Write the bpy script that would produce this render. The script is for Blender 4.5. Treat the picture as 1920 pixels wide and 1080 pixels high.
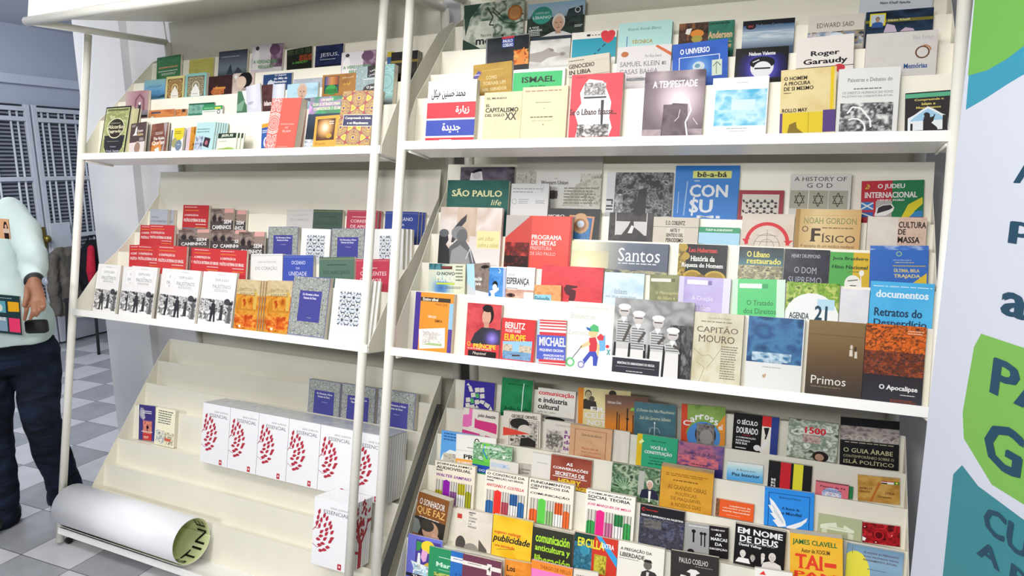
import bpy, bmesh, math, random
import numpy as np
from mathutils import Matrix, Vector

SC = bpy.context.scene
COL = SC.collection
for o in list(bpy.data.objects):
    bpy.data.objects.remove(o)

# ------------------------------------------------------------------ camera
CAM = np.array([1.249637, -1.925861, 1.695786])
CR = np.array([[0.92494, 0.380081, -0.004994], [-0.063306, 0.166986, 0.983925], [-0.374805, 0.909755, -0.178513]])
FPX = 1280.0
cd = bpy.data.cameras.new('camera')
cam = bpy.data.objects.new('camera', cd)
COL.objects.link(cam)
cd.sensor_width = 36.0
cd.lens = 36.0 * FPX / 1920.0
cd.clip_start = 0.02
cam.matrix_world = Matrix(((CR[0][0], CR[1][0], -CR[2][0], CAM[0]), (CR[0][1], CR[1][1], -CR[2][1], CAM[1]),
                           (CR[0][2], CR[1][2], -CR[2][2], CAM[2]), (0, 0, 0, 1)))
SC.camera = cam

# ------------------------------------------------------------------ world, lamps, exposure
SC.view_settings.view_transform = 'Standard'
SC.view_settings.look = 'None'
SC.view_settings.gamma = 1.0
SC.view_settings.use_curve_mapping = False
SC.view_settings.exposure = -0.1
wd = bpy.data.worlds.new('room_light')
SC.world = wd
wd.use_nodes = True
wd.node_tree.nodes['Background'].inputs[0].default_value = (0.80, 0.86, 1.0, 1)
wd.node_tree.nodes['Background'].inputs[1].default_value = 0.42


def lamp(name, kind, loc, aim, energy, color, size=None, size_y=None, spread=None):
    l = bpy.data.lights.new(name, kind)
    o = bpy.data.objects.new(name, l)
    COL.objects.link(o)
    o.location = loc
    d = Vector(aim) - Vector(loc)
    o.rotation_euler = d.to_track_quat('-Z', 'Y').to_euler()
    l.energy = energy
    l.color = color
    if kind == 'AREA':
        l.shape = 'RECTANGLE'
        l.size = size
        l.size_y = size_y
        if spread:
            l.spread = spread
    elif kind in ('SPOT', 'POINT'):
        l.shadow_soft_size = size
    return o


lamp('ceiling_lamp', 'AREA', (-0.4, -1.2, 2.88), (-0.1, 0.0, 1.1), 74, (1.0, 0.98, 0.95), 2.6, 0.9)
lamp('ceiling_lamp', 'AREA', (-3.6, 0.4, 2.86), (-4.2, 1.2, 0.3), 62, (0.90, 0.94, 1.0), 1.5, 0.4)
lamp('ceiling_lamp', 'AREA', (-0.6, -4.6, 2.86), (-0.4, -1.0, 0.8), 105, (1.0, 0.98, 0.96), 1.5, 0.3)
lamp('camera_flash', 'AREA', (1.05, -1.95, 1.98), (0.25, 0.05, 1.28), 19, (1.0, 0.99, 0.97), 0.22, 0.16)

# ------------------------------------------------------------------ geometry frames
TH = math.radians(10.5)
CA, SA = math.cos(TH), math.sin(TH)
Z0 = -1.057061
W = 1.6134
M_LEAN = Matrix(((1, 0, 0, 0), (0, CA, SA, 0), (0, -SA, CA, -Z0), (0, 0, 0, 1)))
M_RACK = {'R': M_LEAN,
          'L': M_LEAN @ Matrix.Translation((-1.742688, 0.111018, -0.001404)) @ Matrix.Rotation(-0.047525, 4, 'Z') @ Matrix.Rotation(0.002614, 4, 'Y')}
M_INV = {k: m.inverted() for k, m in M_RACK.items()}


def ray(px, py):
    d = CR[2] + CR[0] * (px - 960) / FPX - CR[1] * (py - 540) / FPX
    return Vector(d)


def rack_ray(rk, px, py):
    a = M_INV[rk] @ Vector(CAM)
    b = M_INV[rk] @ (Vector(CAM) + ray(px, py))
    return a, b - a


def hit_plane(px, py, p0, n):
    d = ray(px, py)
    c = Vector(CAM)
    return c + d * ((Vector(p0) - c).dot(n) / d.dot(n))


# ------------------------------------------------------------------ colour helpers and materials
def lin1(c):
    return c / 12.92 if c <= 0.04045 else ((c + 0.055) / 1.055) ** 2.4


def hexc(s):
    s = s.lstrip('#')
    if len(s) == 3:
        s = ''.join(ch * 2 for ch in s)
    return np.array([lin1(int(s[i:i + 2], 16) / 255.0) for i in (0, 2, 4)])


def mat(name, col, rough=0.5, metal=0.0, spec=0.5, noise=None, coat=0.0, bump=None):
    m = bpy.data.materials.new(name)
    m.use_nodes = True
    nt = m.node_tree
    b = nt.nodes['Principled BSDF']
    c = hexc(col) if isinstance(col, str) else col
    b.inputs['Base Color'].default_value = (c[0], c[1], c[2], 1)
    b.inputs['Roughness'].default_value = rough
    b.inputs['Metallic'].default_value = metal
    b.inputs['Specular IOR Level'].default_value = spec
    b.inputs['Coat Weight'].default_value = coat
    if noise:
        scale, amt = noise[:2]
        tc = nt.nodes.new('ShaderNodeTexCoord')
        n = nt.nodes.new('ShaderNodeTexNoise')
        n.inputs['Scale'].default_value = scale
        n.inputs['Detail'].default_value = 5
        nt.links.new(tc.outputs['Object'], n.inputs['Vector'])
        r = nt.nodes.new('ShaderNodeValToRGB')
        r.color_ramp.elements[0].position = 0.3
        r.color_ramp.elements[1].position = 0.7
        r.color_ramp.elements[0].color = (*[x * (1 - amt) for x in c], 1)
        r.color_ramp.elements[1].color = (*[min(1, x * (1 + amt)) for x in c], 1)
        nt.links.new(n.outputs['Fac'], r.inputs['Fac'])
        nt.links.new(r.outputs['Color'], b.inputs['Base Color'])
        if bump:
            bp = nt.nodes.new('ShaderNodeBump')
            bp.inputs['Strength'].default_value = bump
            bp.inputs['Distance'].default_value = 0.01
            nt.links.new(n.outputs['Fac'], bp.inputs['Height'])
            nt.links.new(bp.outputs['Normal'], b.inputs['Normal'])
    return m


def attr_mat(name, rough, spec=0.5, coat=0.0):
    m = mat(name, 'ffffff', rough, spec=spec, coat=coat)
    nt = m.node_tree
    a = nt.nodes.new('ShaderNodeVertexColor')
    a.layer_name = 'Print'
    b = nt.nodes['Principled BSDF']
    tc = nt.nodes.new('ShaderNodeTexCoord')
    n = nt.nodes.new('ShaderNodeTexNoise')
    n.inputs['Scale'].default_value = 60
    mr = nt.nodes.new('ShaderNodeMapRange')
    mr.inputs['To Min'].default_value = rough * 0.85
    mr.inputs['To Max'].default_value = rough * 1.15
    nt.links.new(tc.outputs['Object'], n.inputs['Vector'])
    nt.links.new(n.outputs['Fac'], mr.inputs['Value'])
    nt.links.new(mr.outputs['Result'], b.inputs['Roughness'])
    nt.links.new(a.outputs['Color'], b.inputs['Base Color'])
    return m


M = {
    'paint': mat('cream_white_metal_paint', 'e7e3d4', 0.38, noise=(9, 0.02)),
    'lip': mat('white_metal_paint', 'f3f2ee', 0.35, noise=(9, 0.02)),
    'tube': mat('tube_enamel', 'eae8de', 0.28, noise=(14, 0.02)),
    'rubber': mat('black_rubber', '1a1a1c', 0.6, noise=(40, 0.1)),
    'print_gloss': attr_mat('glossy_printed_cover', 0.3, spec=0.16),
    'print_matt': attr_mat('matt_printed_cover', 0.5, spec=0.14),
    'plastic': mat('grey_wrapping_film', 'c9ccd2', 0.15, noise=(30, 0.12)),
    'wall': mat('wall_paint', 'dcdcde', 0.85, noise=(3, 0.02), bump=0.05),
    'wall_blue': mat('far_wall_paint', 'b3bac8', 0.85, noise=(3, 0.02), bump=0.05),
    'ceil': mat('ceiling_paint', 'c8ccd4', 0.9, noise=(2, 0.02)),
}


def pages_mat():
    m = mat('page_edges', 'd9d2c0', 0.8)
    nt = m.node_tree
    b = nt.nodes['Principled BSDF']
    tc = nt.nodes.new('ShaderNodeTexCoord')
    w = nt.nodes.new('ShaderNodeTexWave')
    w.bands_direction = 'Y'
    w.inputs['Scale'].default_value = 160
    w.inputs['Distortion'].default_value = 1.5
    r = nt.nodes.new('ShaderNodeValToRGB')
    r.color_ramp.elements[0].color = (*hexc('cfc6b2'), 1)
    r.color_ramp.elements[1].color = (*hexc('e8e2d4'), 1)
    nt.links.new(tc.outputs['Object'], w.inputs['Vector'])
    nt.links.new(w.outputs['Fac'], r.inputs['Fac'])
    nt.links.new(r.outputs['Color'], b.inputs['Base Color'])
    return m


M['pages'] = pages_mat()


# ------------------------------------------------------------------ object helpers
def link(name, me, mats, parent=None, mw=None, smooth=False):
    o = bpy.data.objects.new(name, me)
    COL.objects.link(o)
    for m in (mats if isinstance(mats, (list, tuple)) else [mats]):
        me.materials.append(m)
    if parent is not None:
        o.parent = parent
    if mw is not None:
        o.matrix_local = mw
    if smooth:
        for p in me.polygons:
            p.use_smooth = True
    return o


def tag(o, label=None, cat=None, group=None, kind=None):
    if label:
        o['label'] = label
    if cat:
        o['category'] = cat
    if group:
        o['group'] = group
    if kind:
        o['kind'] = kind
    return o


def thing(name, label, cat, mw=None, group=None):
    o = bpy.data.objects.new(name, None)
    o.empty_display_size = 0.02
    COL.objects.link(o)
    if mw is not None:
        o.matrix_world = mw
    return tag(o, label, cat, group)


def bm_obj(name, bm, m, parent=None, mw=None, smooth=False):
    bmesh.ops.recalc_face_normals(bm, faces=bm.faces)
    me = bpy.data.meshes.new(name)
    bm.to_mesh(me)
    bm.free()
    return link(name, me, m, parent, mw, smooth)


def add_box(bm, x0, x1, y0, y1, z0, z1, bev=0.0):
    r = bmesh.ops.create_cube(bm, size=1.0)
    vs = r['verts']
    for v in vs:
        v.co = Vector(((x0 + x1) / 2 + v.co.x * (x1 - x0), (y0 + y1) / 2 + v.co.y * (y1 - y0), (z0 + z1) / 2 + v.co.z * (z1 - z0)))
    if bev:
        es = {e for v in vs for e in v.link_edges}
        bmesh.ops.bevel(bm, geom=list(es), offset=bev, segments=2, affect='EDGES', profile=0.5)


def box(name, x0, x1, y0, y1, z0, z1, m, parent=None, bev=0.0):
    bm = bmesh.new()
    add_box(bm, x0, x1, y0, y1, z0, z1, bev)
    return bm_obj(name, bm, m, parent)


def add_tube(bm, pts, r, seg=14, cap=True):
    """round tube through pts; r a number or one per point"""
    pts = [Vector(p) for p in pts]
    rs = r if isinstance(r, (list, tuple)) else [r] * len(pts)
    rings = []
    up = None
    for i, p in enumerate(pts):
        d = (pts[min(i + 1, len(pts) - 1)] - pts[max(i - 1, 0)]).normalized()
        if up is None:
            up = Vector((0, 0, 1)) if abs(d.z) < 0.9 else Vector((1, 0, 0))
        a = d.cross(up).normalized()
        b = d.cross(a).normalized()
        up = -b if False else up
        rings.append([bm.verts.new(p + (a * math.cos(2 * math.pi * k / seg) + b * math.sin(2 * math.pi * k / seg)) * rs[i]) for k in range(seg)])
    for q, w in zip(rings, rings[1:]):
        for k in range(seg):
            bm.faces.new((q[k], q[(k + 1) % seg], w[(k + 1) % seg], w[k]))
    if cap:
        bm.faces.new(rings[0])
        bm.faces.new(rings[-1][::-1])


def tube(name, pts, r, m, parent=None, seg=14, mw=None):
    bm = bmesh.new()
    add_tube(bm, pts, r, seg)
    o = bm_obj(name, bm, m, parent, mw, smooth=True)
    return o


def prism(name, poly, axis, a, b, m, parent=None):
    """extrude a 2-D outline; axis 'X': poly is (y,z); axis 'Y': poly is (x,z); axis 'Z': (x,y)"""
    bm = bmesh.new()
    f = {'X': lambda p, t: (t, p[0], p[1]), 'Y': lambda p, t: (p[0], t, p[1]), 'Z': lambda p, t: (p[0], p[1], t)}[axis]
    v0 = [bm.verts.new(f(p, a)) for p in poly]
    v1 = [bm.verts.new(f(p, b)) for p in poly]
    bm.faces.new(v0)
    bm.faces.new(v1[::-1])
    n = len(poly)
    for i in range(n):
        bm.faces.new((v0[i], v0[(i + 1) % n], v1[(i + 1) % n], v1[i]))
    return bm_obj(name, bm, m, parent)


# ------------------------------------------------------------------ printed artwork (all of it drawn with code)
TXT_CU = bpy.data.curves.new('lettering', 'FONT')
TXT_OB = bpy.data.objects.new('lettering', TXT_CU)
TXT_CU.resolution_u = 2
_txt_cache = {}

AR = {}
for ch, base, n in (('ا', 0xFE8D, 2), ('ب', 0xFE8F, 4), ('ة', 0xFE93, 2), ('ت', 0xFE95, 4), ('ج', 0xFE9D, 4), ('ح', 0xFEA1, 4), ('د', 0xFEA9, 2), ('ر', 0xFEAD, 2),
                    ('ز', 0xFEAF, 2), ('س', 0xFEB1, 4), ('ص', 0xFEB9, 4), ('ض', 0xFEBD, 4), ('ل', 0xFEDD, 4), ('م', 0xFEE1, 4), ('ن', 0xFEE5, 4), ('ه', 0xFEE9, 4),
                    ('و', 0xFEED, 2), ('ي', 0xFEF1, 4), ('ك', 0xFED9, 4), ('ق', 0xFED5, 4), ('ع', 0xFEC9, 4), ('ف', 0xFED1, 4), ('ط', 0xFEC1, 4)):
    AR[ch] = (base, n)


def shape_arabic(s):
    out = []
    for i, ch in enumerate(s):
        if ch not in AR:
            out.append(ch)
            continue
        base, n = AR[ch]
        prev = i > 0 and s[i - 1] in AR and AR[s[i - 1]][1] == 4
        nxt = i < len(s) - 1 and s[i + 1] in AR
        k = (3 if nxt and n == 4 else 1) if prev else (2 if nxt and n == 4 else 0)
        out.append(chr(base + k))
    return ''.join(reversed(out))


def text_polys(s, bold, serif=False):
    key = (s, bold, serif)
    if key not in _txt_cache:
        body = shape_arabic(s) if any(ch in AR for ch in s) else s
        TXT_CU.body = body
        TXT_CU.offset = 0.010 if bold else 0.0
        me = bpy.data.meshes.new_from_object(TXT_OB)
        v = np.array([x.co[:2] for x in me.vertices]).reshape(-1, 2)
        f = [tuple(p.vertices) for p in me.polygons]
        bpy.data.meshes.remove(me)
        if serif and len(v):
            # slab feet on every short flat stroke end
            cnt = {}
            for q in f:
                for a, b in zip(q, q[1:] + q[:1]):
                    k = (min(a, b), max(a, b))
                    cnt[k] = cnt.get(k, 0) + 1
            add = []
            for (a, b), n in cnt.items():
                if n == 1 and abs(v[a][1] - v[b][1]) < .012 and .05 < abs(v[a][0] - v[b][0]) < .19:
                    x0, x1, y = min(v[a][0], v[b][0]), max(v[a][0], v[b][0]), v[a][1]
                    for lim, sg in ((0.0, 1), (.727, -1), (.545, -1), (.74, -1)):
                        if abs(y - lim) < .02:
                            add.append([(x0 - .055, y), (x1 + .055, y), (x1 + .05, y + sg * .05), (x0 - .05, y + sg * .05)])
                            break
            lay = [0.0] * len(v)
            for q in add:
                n = len(v)
                v = np.concatenate([v, np.array(q)])
                lay += [1.0] * 4
                f.append((n, n + 1, n + 2, n + 3))
        else:
            lay = [0.0] * len(v)
        lay = np.array(lay)
        if bold and len(v):
            # heavier strokes: three copies printed a hair apart
            n = len(v)
            f = [tuple(i + k * n for i in q) for k in range(3) for q in f]
            v = np.concatenate([v, v + [0.045, 0.0], v + [0.022, 0.02]])
            lay = np.concatenate([lay, lay + 2, lay + 4])
        if len(v):
            lo, hi = v.min(0), v.max(0)
            v = (v - lo) / np.maximum(hi - lo, 1e-6)
            v = np.concatenate([v, lay[:, None]], 1)
        _txt_cache[key] = (v, f)
    return _txt_cache[key]


def vnoise(x, y, seed):
    xi, yi = np.floor(x).astype(int), np.floor(y).astype(int)
    xf, yf = x - xi, y - yi
    xf, yf = xf * xf * (3 - 2 * xf), yf * yf * (3 - 2 * yf)

    def h(a, b):
        n = (a * 374761393 + b * 668265263 + seed * 974634711) & 0xFFFFFFFF
        n = ((n ^ (n >> 13)) * 1274126177) & 0xFFFFFFFF
        return ((n ^ (n >> 16)) & 0xFFFF) / 65535.0
    a, b, c, d = h(xi, yi), h(xi + 1, yi), h(xi, yi + 1), h(xi + 1, yi + 1)
    return (a * (1 - xf) + b * xf) * (1 - yf) + (c * (1 - xf) + d * xf) * yf


def fnoise(x, y, seed):
    return (vnoise(x, y, seed) * 0.55 + vnoise(x * 2.1, y * 2.1, seed + 7) * 0.28 + vnoise(x * 4.3, y * 4.3, seed + 13) * 0.17)


def palette(t, cols):
    t = np.clip(t, 0, 0.9999) * (len(cols) - 1)
    i = t.astype(int)
    f = (t - i)[..., None]
    c = np.array(cols)
    return c[i] * (1 - f) + c[np.minimum(i + 1, len(cols) - 1)] * f


class Art:
    """polygons with printed colours, in metres on a sheet whose origin is the lower left corner of the visible print"""
    STEP = 0.00003

    def __init__(self, w, h, gain=1.0):
        self.w, self.h, self.g = w, h, gain
        self.v, self.f, self.c = [], [], []
        self.k = 0

    def col(self, s):
        return np.clip(hexc(s) * self.g, 0, 0.92)

    def z(self):
        self.k += 1
        return self.k * self.STEP

    lo = None

    def clip(self, P):
        for ax, lim, sg in ((0, 0.0, 1), (0, self.w, -1), (1, self.lo, 1), (1, self.h, -1)):
            Q = []
            for a, b in zip(P, P[1:] + P[:1]):
                ia, ib = sg * (a[ax] - lim) >= 0, sg * (b[ax] - lim) >= 0
                if ia:
                    Q.append(a)
                if ia != ib:
                    s = (lim - a[ax]) / (b[ax] - a[ax])
                    Q.append((a[0] + s * (b[0] - a[0]), a[1] + s * (b[1] - a[1])))
            P = Q
            if len(P) < 3:
                return None
        return P

    def add(self, pts, faces, cols, z=None):
        z = self.z() if z is None else z
        if self.lo is not None and any(p[0] < 0 or p[0] > self.w or p[1] < self.lo or p[1] > self.h for p in pts):
            for f, c in zip(faces, cols):
                P = self.clip([tuple(pts[i])[:2] for i in f])
                if P:
                    dz = pts[f[0]][2] if len(pts[f[0]]) > 2 else 0.0
                    n = len(self.v)
                    self.v += [(q[0], q[1], z + dz) for q in P]
                    self.f.append(tuple(range(n, n + len(P))))
                    self.c += [c if np.ndim(c) == 1 else c[0]] * len(P)
            return
        n = len(self.v)
        self.v += [(p[0], p[1], z + (p[2] if len(p) > 2 else 0.0)) for p in pts]
        for f, c in zip(faces, cols):
            self.f.append(tuple(i + n for i in f))
            if np.ndim(c) == 1:
                self.c += [c] * len(f)
            else:
                self.c += list(c)

    def U(self, u):
        return float(u) / 100.0 * self.w

    def V(self, v):
        return self.h - float(v) / 100.0 * self.h

    def poly(self, pts, c, z=None):
        self.add(pts, [tuple(range(len(pts)))], [c], z)

    def rect(self, u0, v0, u1, v1, c):
        self.poly([(self.U(u0), self.V(v1)), (self.U(u1), self.V(v1)), (self.U(u1), self.V(v0)), (self.U(u0), self.V(v0))], c)

    def ell(self, x, y, rx, ry, c, n=22, z=None):
        self.poly([(x + rx * math.cos(2 * math.pi * i / n), y + ry * math.sin(2 * math.pi * i / n)) for i in range(n)], c, z)

    def grid(self, u0, v0, u1, v1, fn, cell=0.0021):
        x0, x1, y1, y0 = self.U(u0), self.U(u1), self.V(v0), self.V(v1)
        nx, ny = max(2, min(90, int((x1 - x0) / cell))), max(2, min(120, int((y1 - y0) / cell)))
        gx, gy = np.meshgrid(np.linspace(0, 1, nx + 1), np.linspace(0, 1, ny + 1))
        cols = np.clip(fn(gx, gy, (x1 - x0), (y1 - y0)) * self.g, 0, 0.92)
        z = self.z()
        n = len(self.v)
        self.v += [(x0 + a * (x1 - x0), y1 - b * (y1 - y0), z) for a, b in zip(gx.ravel(), gy.ravel())]
        cf = cols.reshape(-1, 3)
        for j in range(ny):
            for i in range(nx):
                a = j * (nx + 1) + i
                q = (a + nx + 1, a + nx + 2, a + 1, a)
                self.f.append(tuple(n + t for t in q))
                self.c += [cf[t] for t in q]

    def text(self, u0, v0, u1, v1, c, s, bold=False, slant=0.0, z=None, serif=False):
        v, f = text_polys(s, bold, serif)
        if not len(v):
            return
        x0, x1, y1, y0 = self.U(u0), self.U(u1), self.V(v0), self.V(v1)
        p = np.stack([x0 + (v[:, 0] + slant * (v[:, 1] - 0.5) * (y1 - y0) / max(1e-6, x1 - x0)) * (x1 - x0), y0 + v[:, 1] * (y1 - y0), v[:, 2] * 0.000005], 1)
        self.k += 1
        self.add([tuple(q) for q in p], f, [c] * len(f), z)

    def leaf(self, x, y, s, ang, c, z=None):
        ca, sa = math.cos(ang), math.sin(ang)
        pts = [(0, 0), (0.35, 0.3), (0.7, 0.28), (1.15, 0), (0.7, -0.22), (0.35, -0.26)]
        self.poly([(x + (a * ca - b * sa) * s, y + (a * sa + b * ca) * s) for a, b in pts], c, z)

    def bust(self, u, v, s, hair, skin, cloth):
        x, y, s = self.U(u), self.V(v), float(s) / 100 * self.w
        z = self.z()
        st = self.STEP
        H, K, C = self.col(hair), self.col(skin), self.col(cloth)
        self.k += 6
        y0 = max(0.0, y - 1.7 * s)
        self.poly([(x - 1.15 * s, y0), (x + 1.15 * s, y0), (x + 0.95 * s, y - 0.75 * s), (x + 0.3 * s, y - 0.5 * s), (x - 0.3 * s, y - 0.5 * s), (x - 0.95 * s, y - 0.75 * s)], C, z)
        self.poly([(x - 0.17 * s, y - 0.62 * s), (x + 0.17 * s, y - 0.62 * s), (x + 0.16 * s, y - 0.3 * s), (x - 0.16 * s, y - 0.3 * s)], K * 0.8, z + st)
        self.ell(x, y + 0.06 * s, 0.4 * s, 0.5 * s, H, z=z + 2 * st)
        self.ell(x, y - 0.05 * s, 0.33 * s, 0.45 * s, K, z=z + 3 * st)
        for sx in (-1, 1):
            self.ell(x + sx * 0.14 * s, y + 0.02 * s, 0.07 * s, 0.035 * s, K * 0.25, 8, z + 4 * st)
        self.poly([(x - 0.06 * s, y - 0.17 * s), (x + 0.06 * s, y - 0.17 * s), (x, y + 0.02 * s)], K * 0.75, z + 4 * st)
        self.ell(x, y - 0.27 * s, 0.12 * s, 0.03 * s, K * 0.4, 8, z + 5 * st)

    def run(self, spec):
        for cmd in spec.split(';'):
            cmd = cmd.strip()
            if not cmd:
                continue
            t = cmd.split(' ')
            op = t[0]
            if op == 'r':
                self.rect(*t[1:5], self.col(t[5]))
            elif op == 'e':
                self.ell(self.U(t[1]), self.V(t[2]), self.U(t[3]), float(t[4]) / 100 * self.h, self.col(t[5]))
            elif op == 'o':
                # ring: cu cv radius(% of width) thickness col
                x, y, r, th = self.U(t[1]), self.V(t[2]), self.U(t[3]), self.U(t[4])
                a0, a1 = (math.radians(float(t[6])), math.radians(float(t[7]))) if len(t) > 7 else (0, 2 * math.pi)
                n = 36
                P = [(x + q * math.cos(a0 + (a1 - a0) * i / n), y + q * math.sin(a0 + (a1 - a0) * i / n)) for q in (r - th, r) for i in range(n + 1)]
                self.add(P, [(i, i + n + 1, i + n + 2, i + 1) for i in range(n)], [self.col(t[5])] * n)
            elif op == 'p':
                self.poly([(self.U(a), self.V(b)) for a, b in zip(t[2::2], t[3::2])], self.col(t[1]))
            elif op == 'l':
                # stroke: width(% of width) col points
                wd_ = self.U(t[1])
                P = [(self.U(a), self.V(b)) for a, b in zip(t[3::2], t[4::2])]
                z = self.z()
                for (ax, ay), (bx, by) in zip(P, P[1:]):
                    z += 0.000004
                    L = math.hypot(bx - ax, by - ay) or 1e-6
                    nx, ny = -(by - ay) / L * wd_ / 2, (bx - ax) / L * wd_ / 2
                    self.poly([(ax - nx, ay - ny), (bx - nx, by - ny), (bx + nx, by + ny), (ax + nx, ay + ny)], self.col(t[2]), z)
            elif op in ('t', 'b', 'i', 'ti', 's', 'S'):
                self.text(*t[1:5], self.col(t[5]), ' '.join(t[6:]), bold=op in ('b', 'i', 'S'), serif=op in ('s', 'S'), slant=0.25 if op in ('i', 'ti') else 0.0)
            elif op == 'm':
                # rows of unreadable fine print
                n = int(t[6])
                rnd = random.Random(hash_(cmd))
                u0, v0, u1, v1 = map(float, t[1:5])
                z = self.z()
                for i in range(n):
                    a = v0 + (v1 - v0) * i / n
                    b = a + (v1 - v0) / n * 0.45
                    u = u0
                    e = u1 - rnd.random() * 0.2 * (u1 - u0)
                    while u < e:
                        q = min(e, u + (0.05 + rnd.random() * 0.13) * (u1 - u0))
                        self.poly([(self.U(u), self.V(b)), (self.U(q), self.V(b)), (self.U(q), self.V(a)), (self.U(u), self.V(a))], self.col(t[5]), z)
                        u = q + 0.025 * (u1 - u0)
            elif op == 'n':
                u0, v0, u1, v1, seed, fx, fy = t[1:8]
                cols = [hexc(x) for x in t[8:]]
                self.grid(u0, v0, u1, v1, lambda gx, gy, w, h: palette((fnoise(gx * float(fx), gy * float(fy), int(seed)) - 0.5) * 1.7 + 0.5, cols))
            elif op in ('G', 'H'):
                cols = [hexc(x) for x in t[5:]]
                self.grid(*t[1:5], lambda gx, gy, w, h: palette(gy if op == 'G' else gx, cols), cell=0.006)
            elif op == 'R':
                # radial glow: box, centre u v (in the box), inner .. outer colours
                cu, cv, sc = float(t[5]), float(t[6]), float(t[7])
                cols = [hexc(x) for x in t[8:]]
                self.grid(*t[1:5], lambda gx, gy, w, h: palette(np.hypot((gx - cu) * w, (gy - cv) * h) / (sc * w), cols), cell=0.004)
            elif op == 'k':
                # lattice: fold, cells across, colours
                fold, ncell = int(t[5]), float(t[6])
                cols = [hexc(x) for x in t[7:]]

                def lat(gx, gy, w, h):
                    if fold == 0:
                        # rosettes on a staggered grid
                        x, y = gx * ncell, gy * ncell * h / w
                        row = np.floor(y)
                        x = x + 0.5 * (row % 2)
                        dx_, dy_ = x - np.floor(x) - 0.5, y - row - 0.5
                        r, a = np.hypot(dx_, dy_), np.arctan2(dy_, dx_)
                        k = (r * 7.2 + 0.85 * np.cos(8 * a) * np.minimum(1, r * 4)).astype(int)
                        k = k + (np.cos(16 * a) > 0.2) * (k > 1)
                        return np.array(cols)[k % len(cols)]
                    x, y = (gx - 0.5) * ncell, (gy - 0.5) * ncell * h / w
                    s = sum(np.cos(2 * math.pi * (x * math.cos(math.pi * q / fold) + y * math.sin(math.pi * q / fold))) for q in range(fold)) / fold
                    t_ = (np.abs(s * 2.3) % 1.0) * len(cols)
                    return np.array(cols)[np.minimum(t_.astype(int), len(cols) - 1)]
                self.grid(*t[1:5], lat, cell=0.0014)
            elif op == 'h':
                self.bust(*t[1:4], *t[4:7])
            elif op == 'f':
                self.leaf(self.U(t[1]), self.V(t[2]), self.U(t[3]), math.radians(float(t[4])), self.col(t[5]))
            else:
                raise ValueError(cmd)


def hash_(s):
    h = 0
    for ch in s:
        h = (h * 131 + ord(ch)) & 0x7FFFFFFF
    return h


def mesh_cols(name, v, f, c):
    me = bpy.data.meshes.new(name)
    me.from_pydata(v, [], f)
    a = me.color_attributes.new('Print', 'FLOAT_COLOR', 'CORNER')
    arr = np.ones((len(c), 4), dtype=np.float32)
    arr[:, :3] = np.array(c, dtype=np.float32)
    a.data.foreach_set('color', arr.ravel())
    return me


def boxcol(v, f, c, x0, x1, y0, y1, z0, z1, col):
    n = len(v)
    v += [(x, y, z) for x in (x0, x1) for y in (y0, y1) for z in (z0, z1)]
    for q in ((0, 1, 3, 2), (4, 6, 7, 5), (0, 4, 5, 1), (2, 3, 7, 6), (0, 2, 6, 4), (1, 5, 7, 3)):
        f.append(tuple(n + i for i in q))
        c += [col] * 4


def cover_mesh(w, h, t, bg, art, vis, gain, spine=None, curl=0.0):
    """front board with its print, spine along the left edge, back board; the front face lies in y = 0"""
    A = Art(w, vis, gain)
    A.lo = min(0.0, vis - h) + .0005
    base = A.col(bg)
    A.run(art)
    v, f, c = [], [], []
    e = 0.0007 if t < 0.03 else 0.0012
    boxcol(v, f, c, -w / 2, w / 2, 0.0, e, 0, h, base)
    boxcol(v, f, c, -w / 2, w / 2, t - e, t, 0, h, base * 0.9)
    boxcol(v, f, c, -w / 2, -w / 2 + e, e, t - e, 0, h, A.col(spine) if spine else base)
    n = len(v)
    v += [(p[0] - w / 2, -p[2], p[1] + h - vis) for p in A.v]
    f += [tuple(n + i for i in q) for q in A.f]
    c += A.c
    me = mesh_cols('cover', v, f, c)
    me['print_depth'] = A.k * A.STEP
    return me


def page_mesh(w, h, t, hard=False):
    bm = bmesh.new()
    ins = 0.002 if hard else 0.0004
    add_box(bm, -w / 2 + 0.0014, w / 2 - ins, 0.0013, t - 0.0013, ins, h - ins)
    me = bpy.data.meshes.new('page_block')
    bm.to_mesh(me)
    bm.free()
    return me
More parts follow.
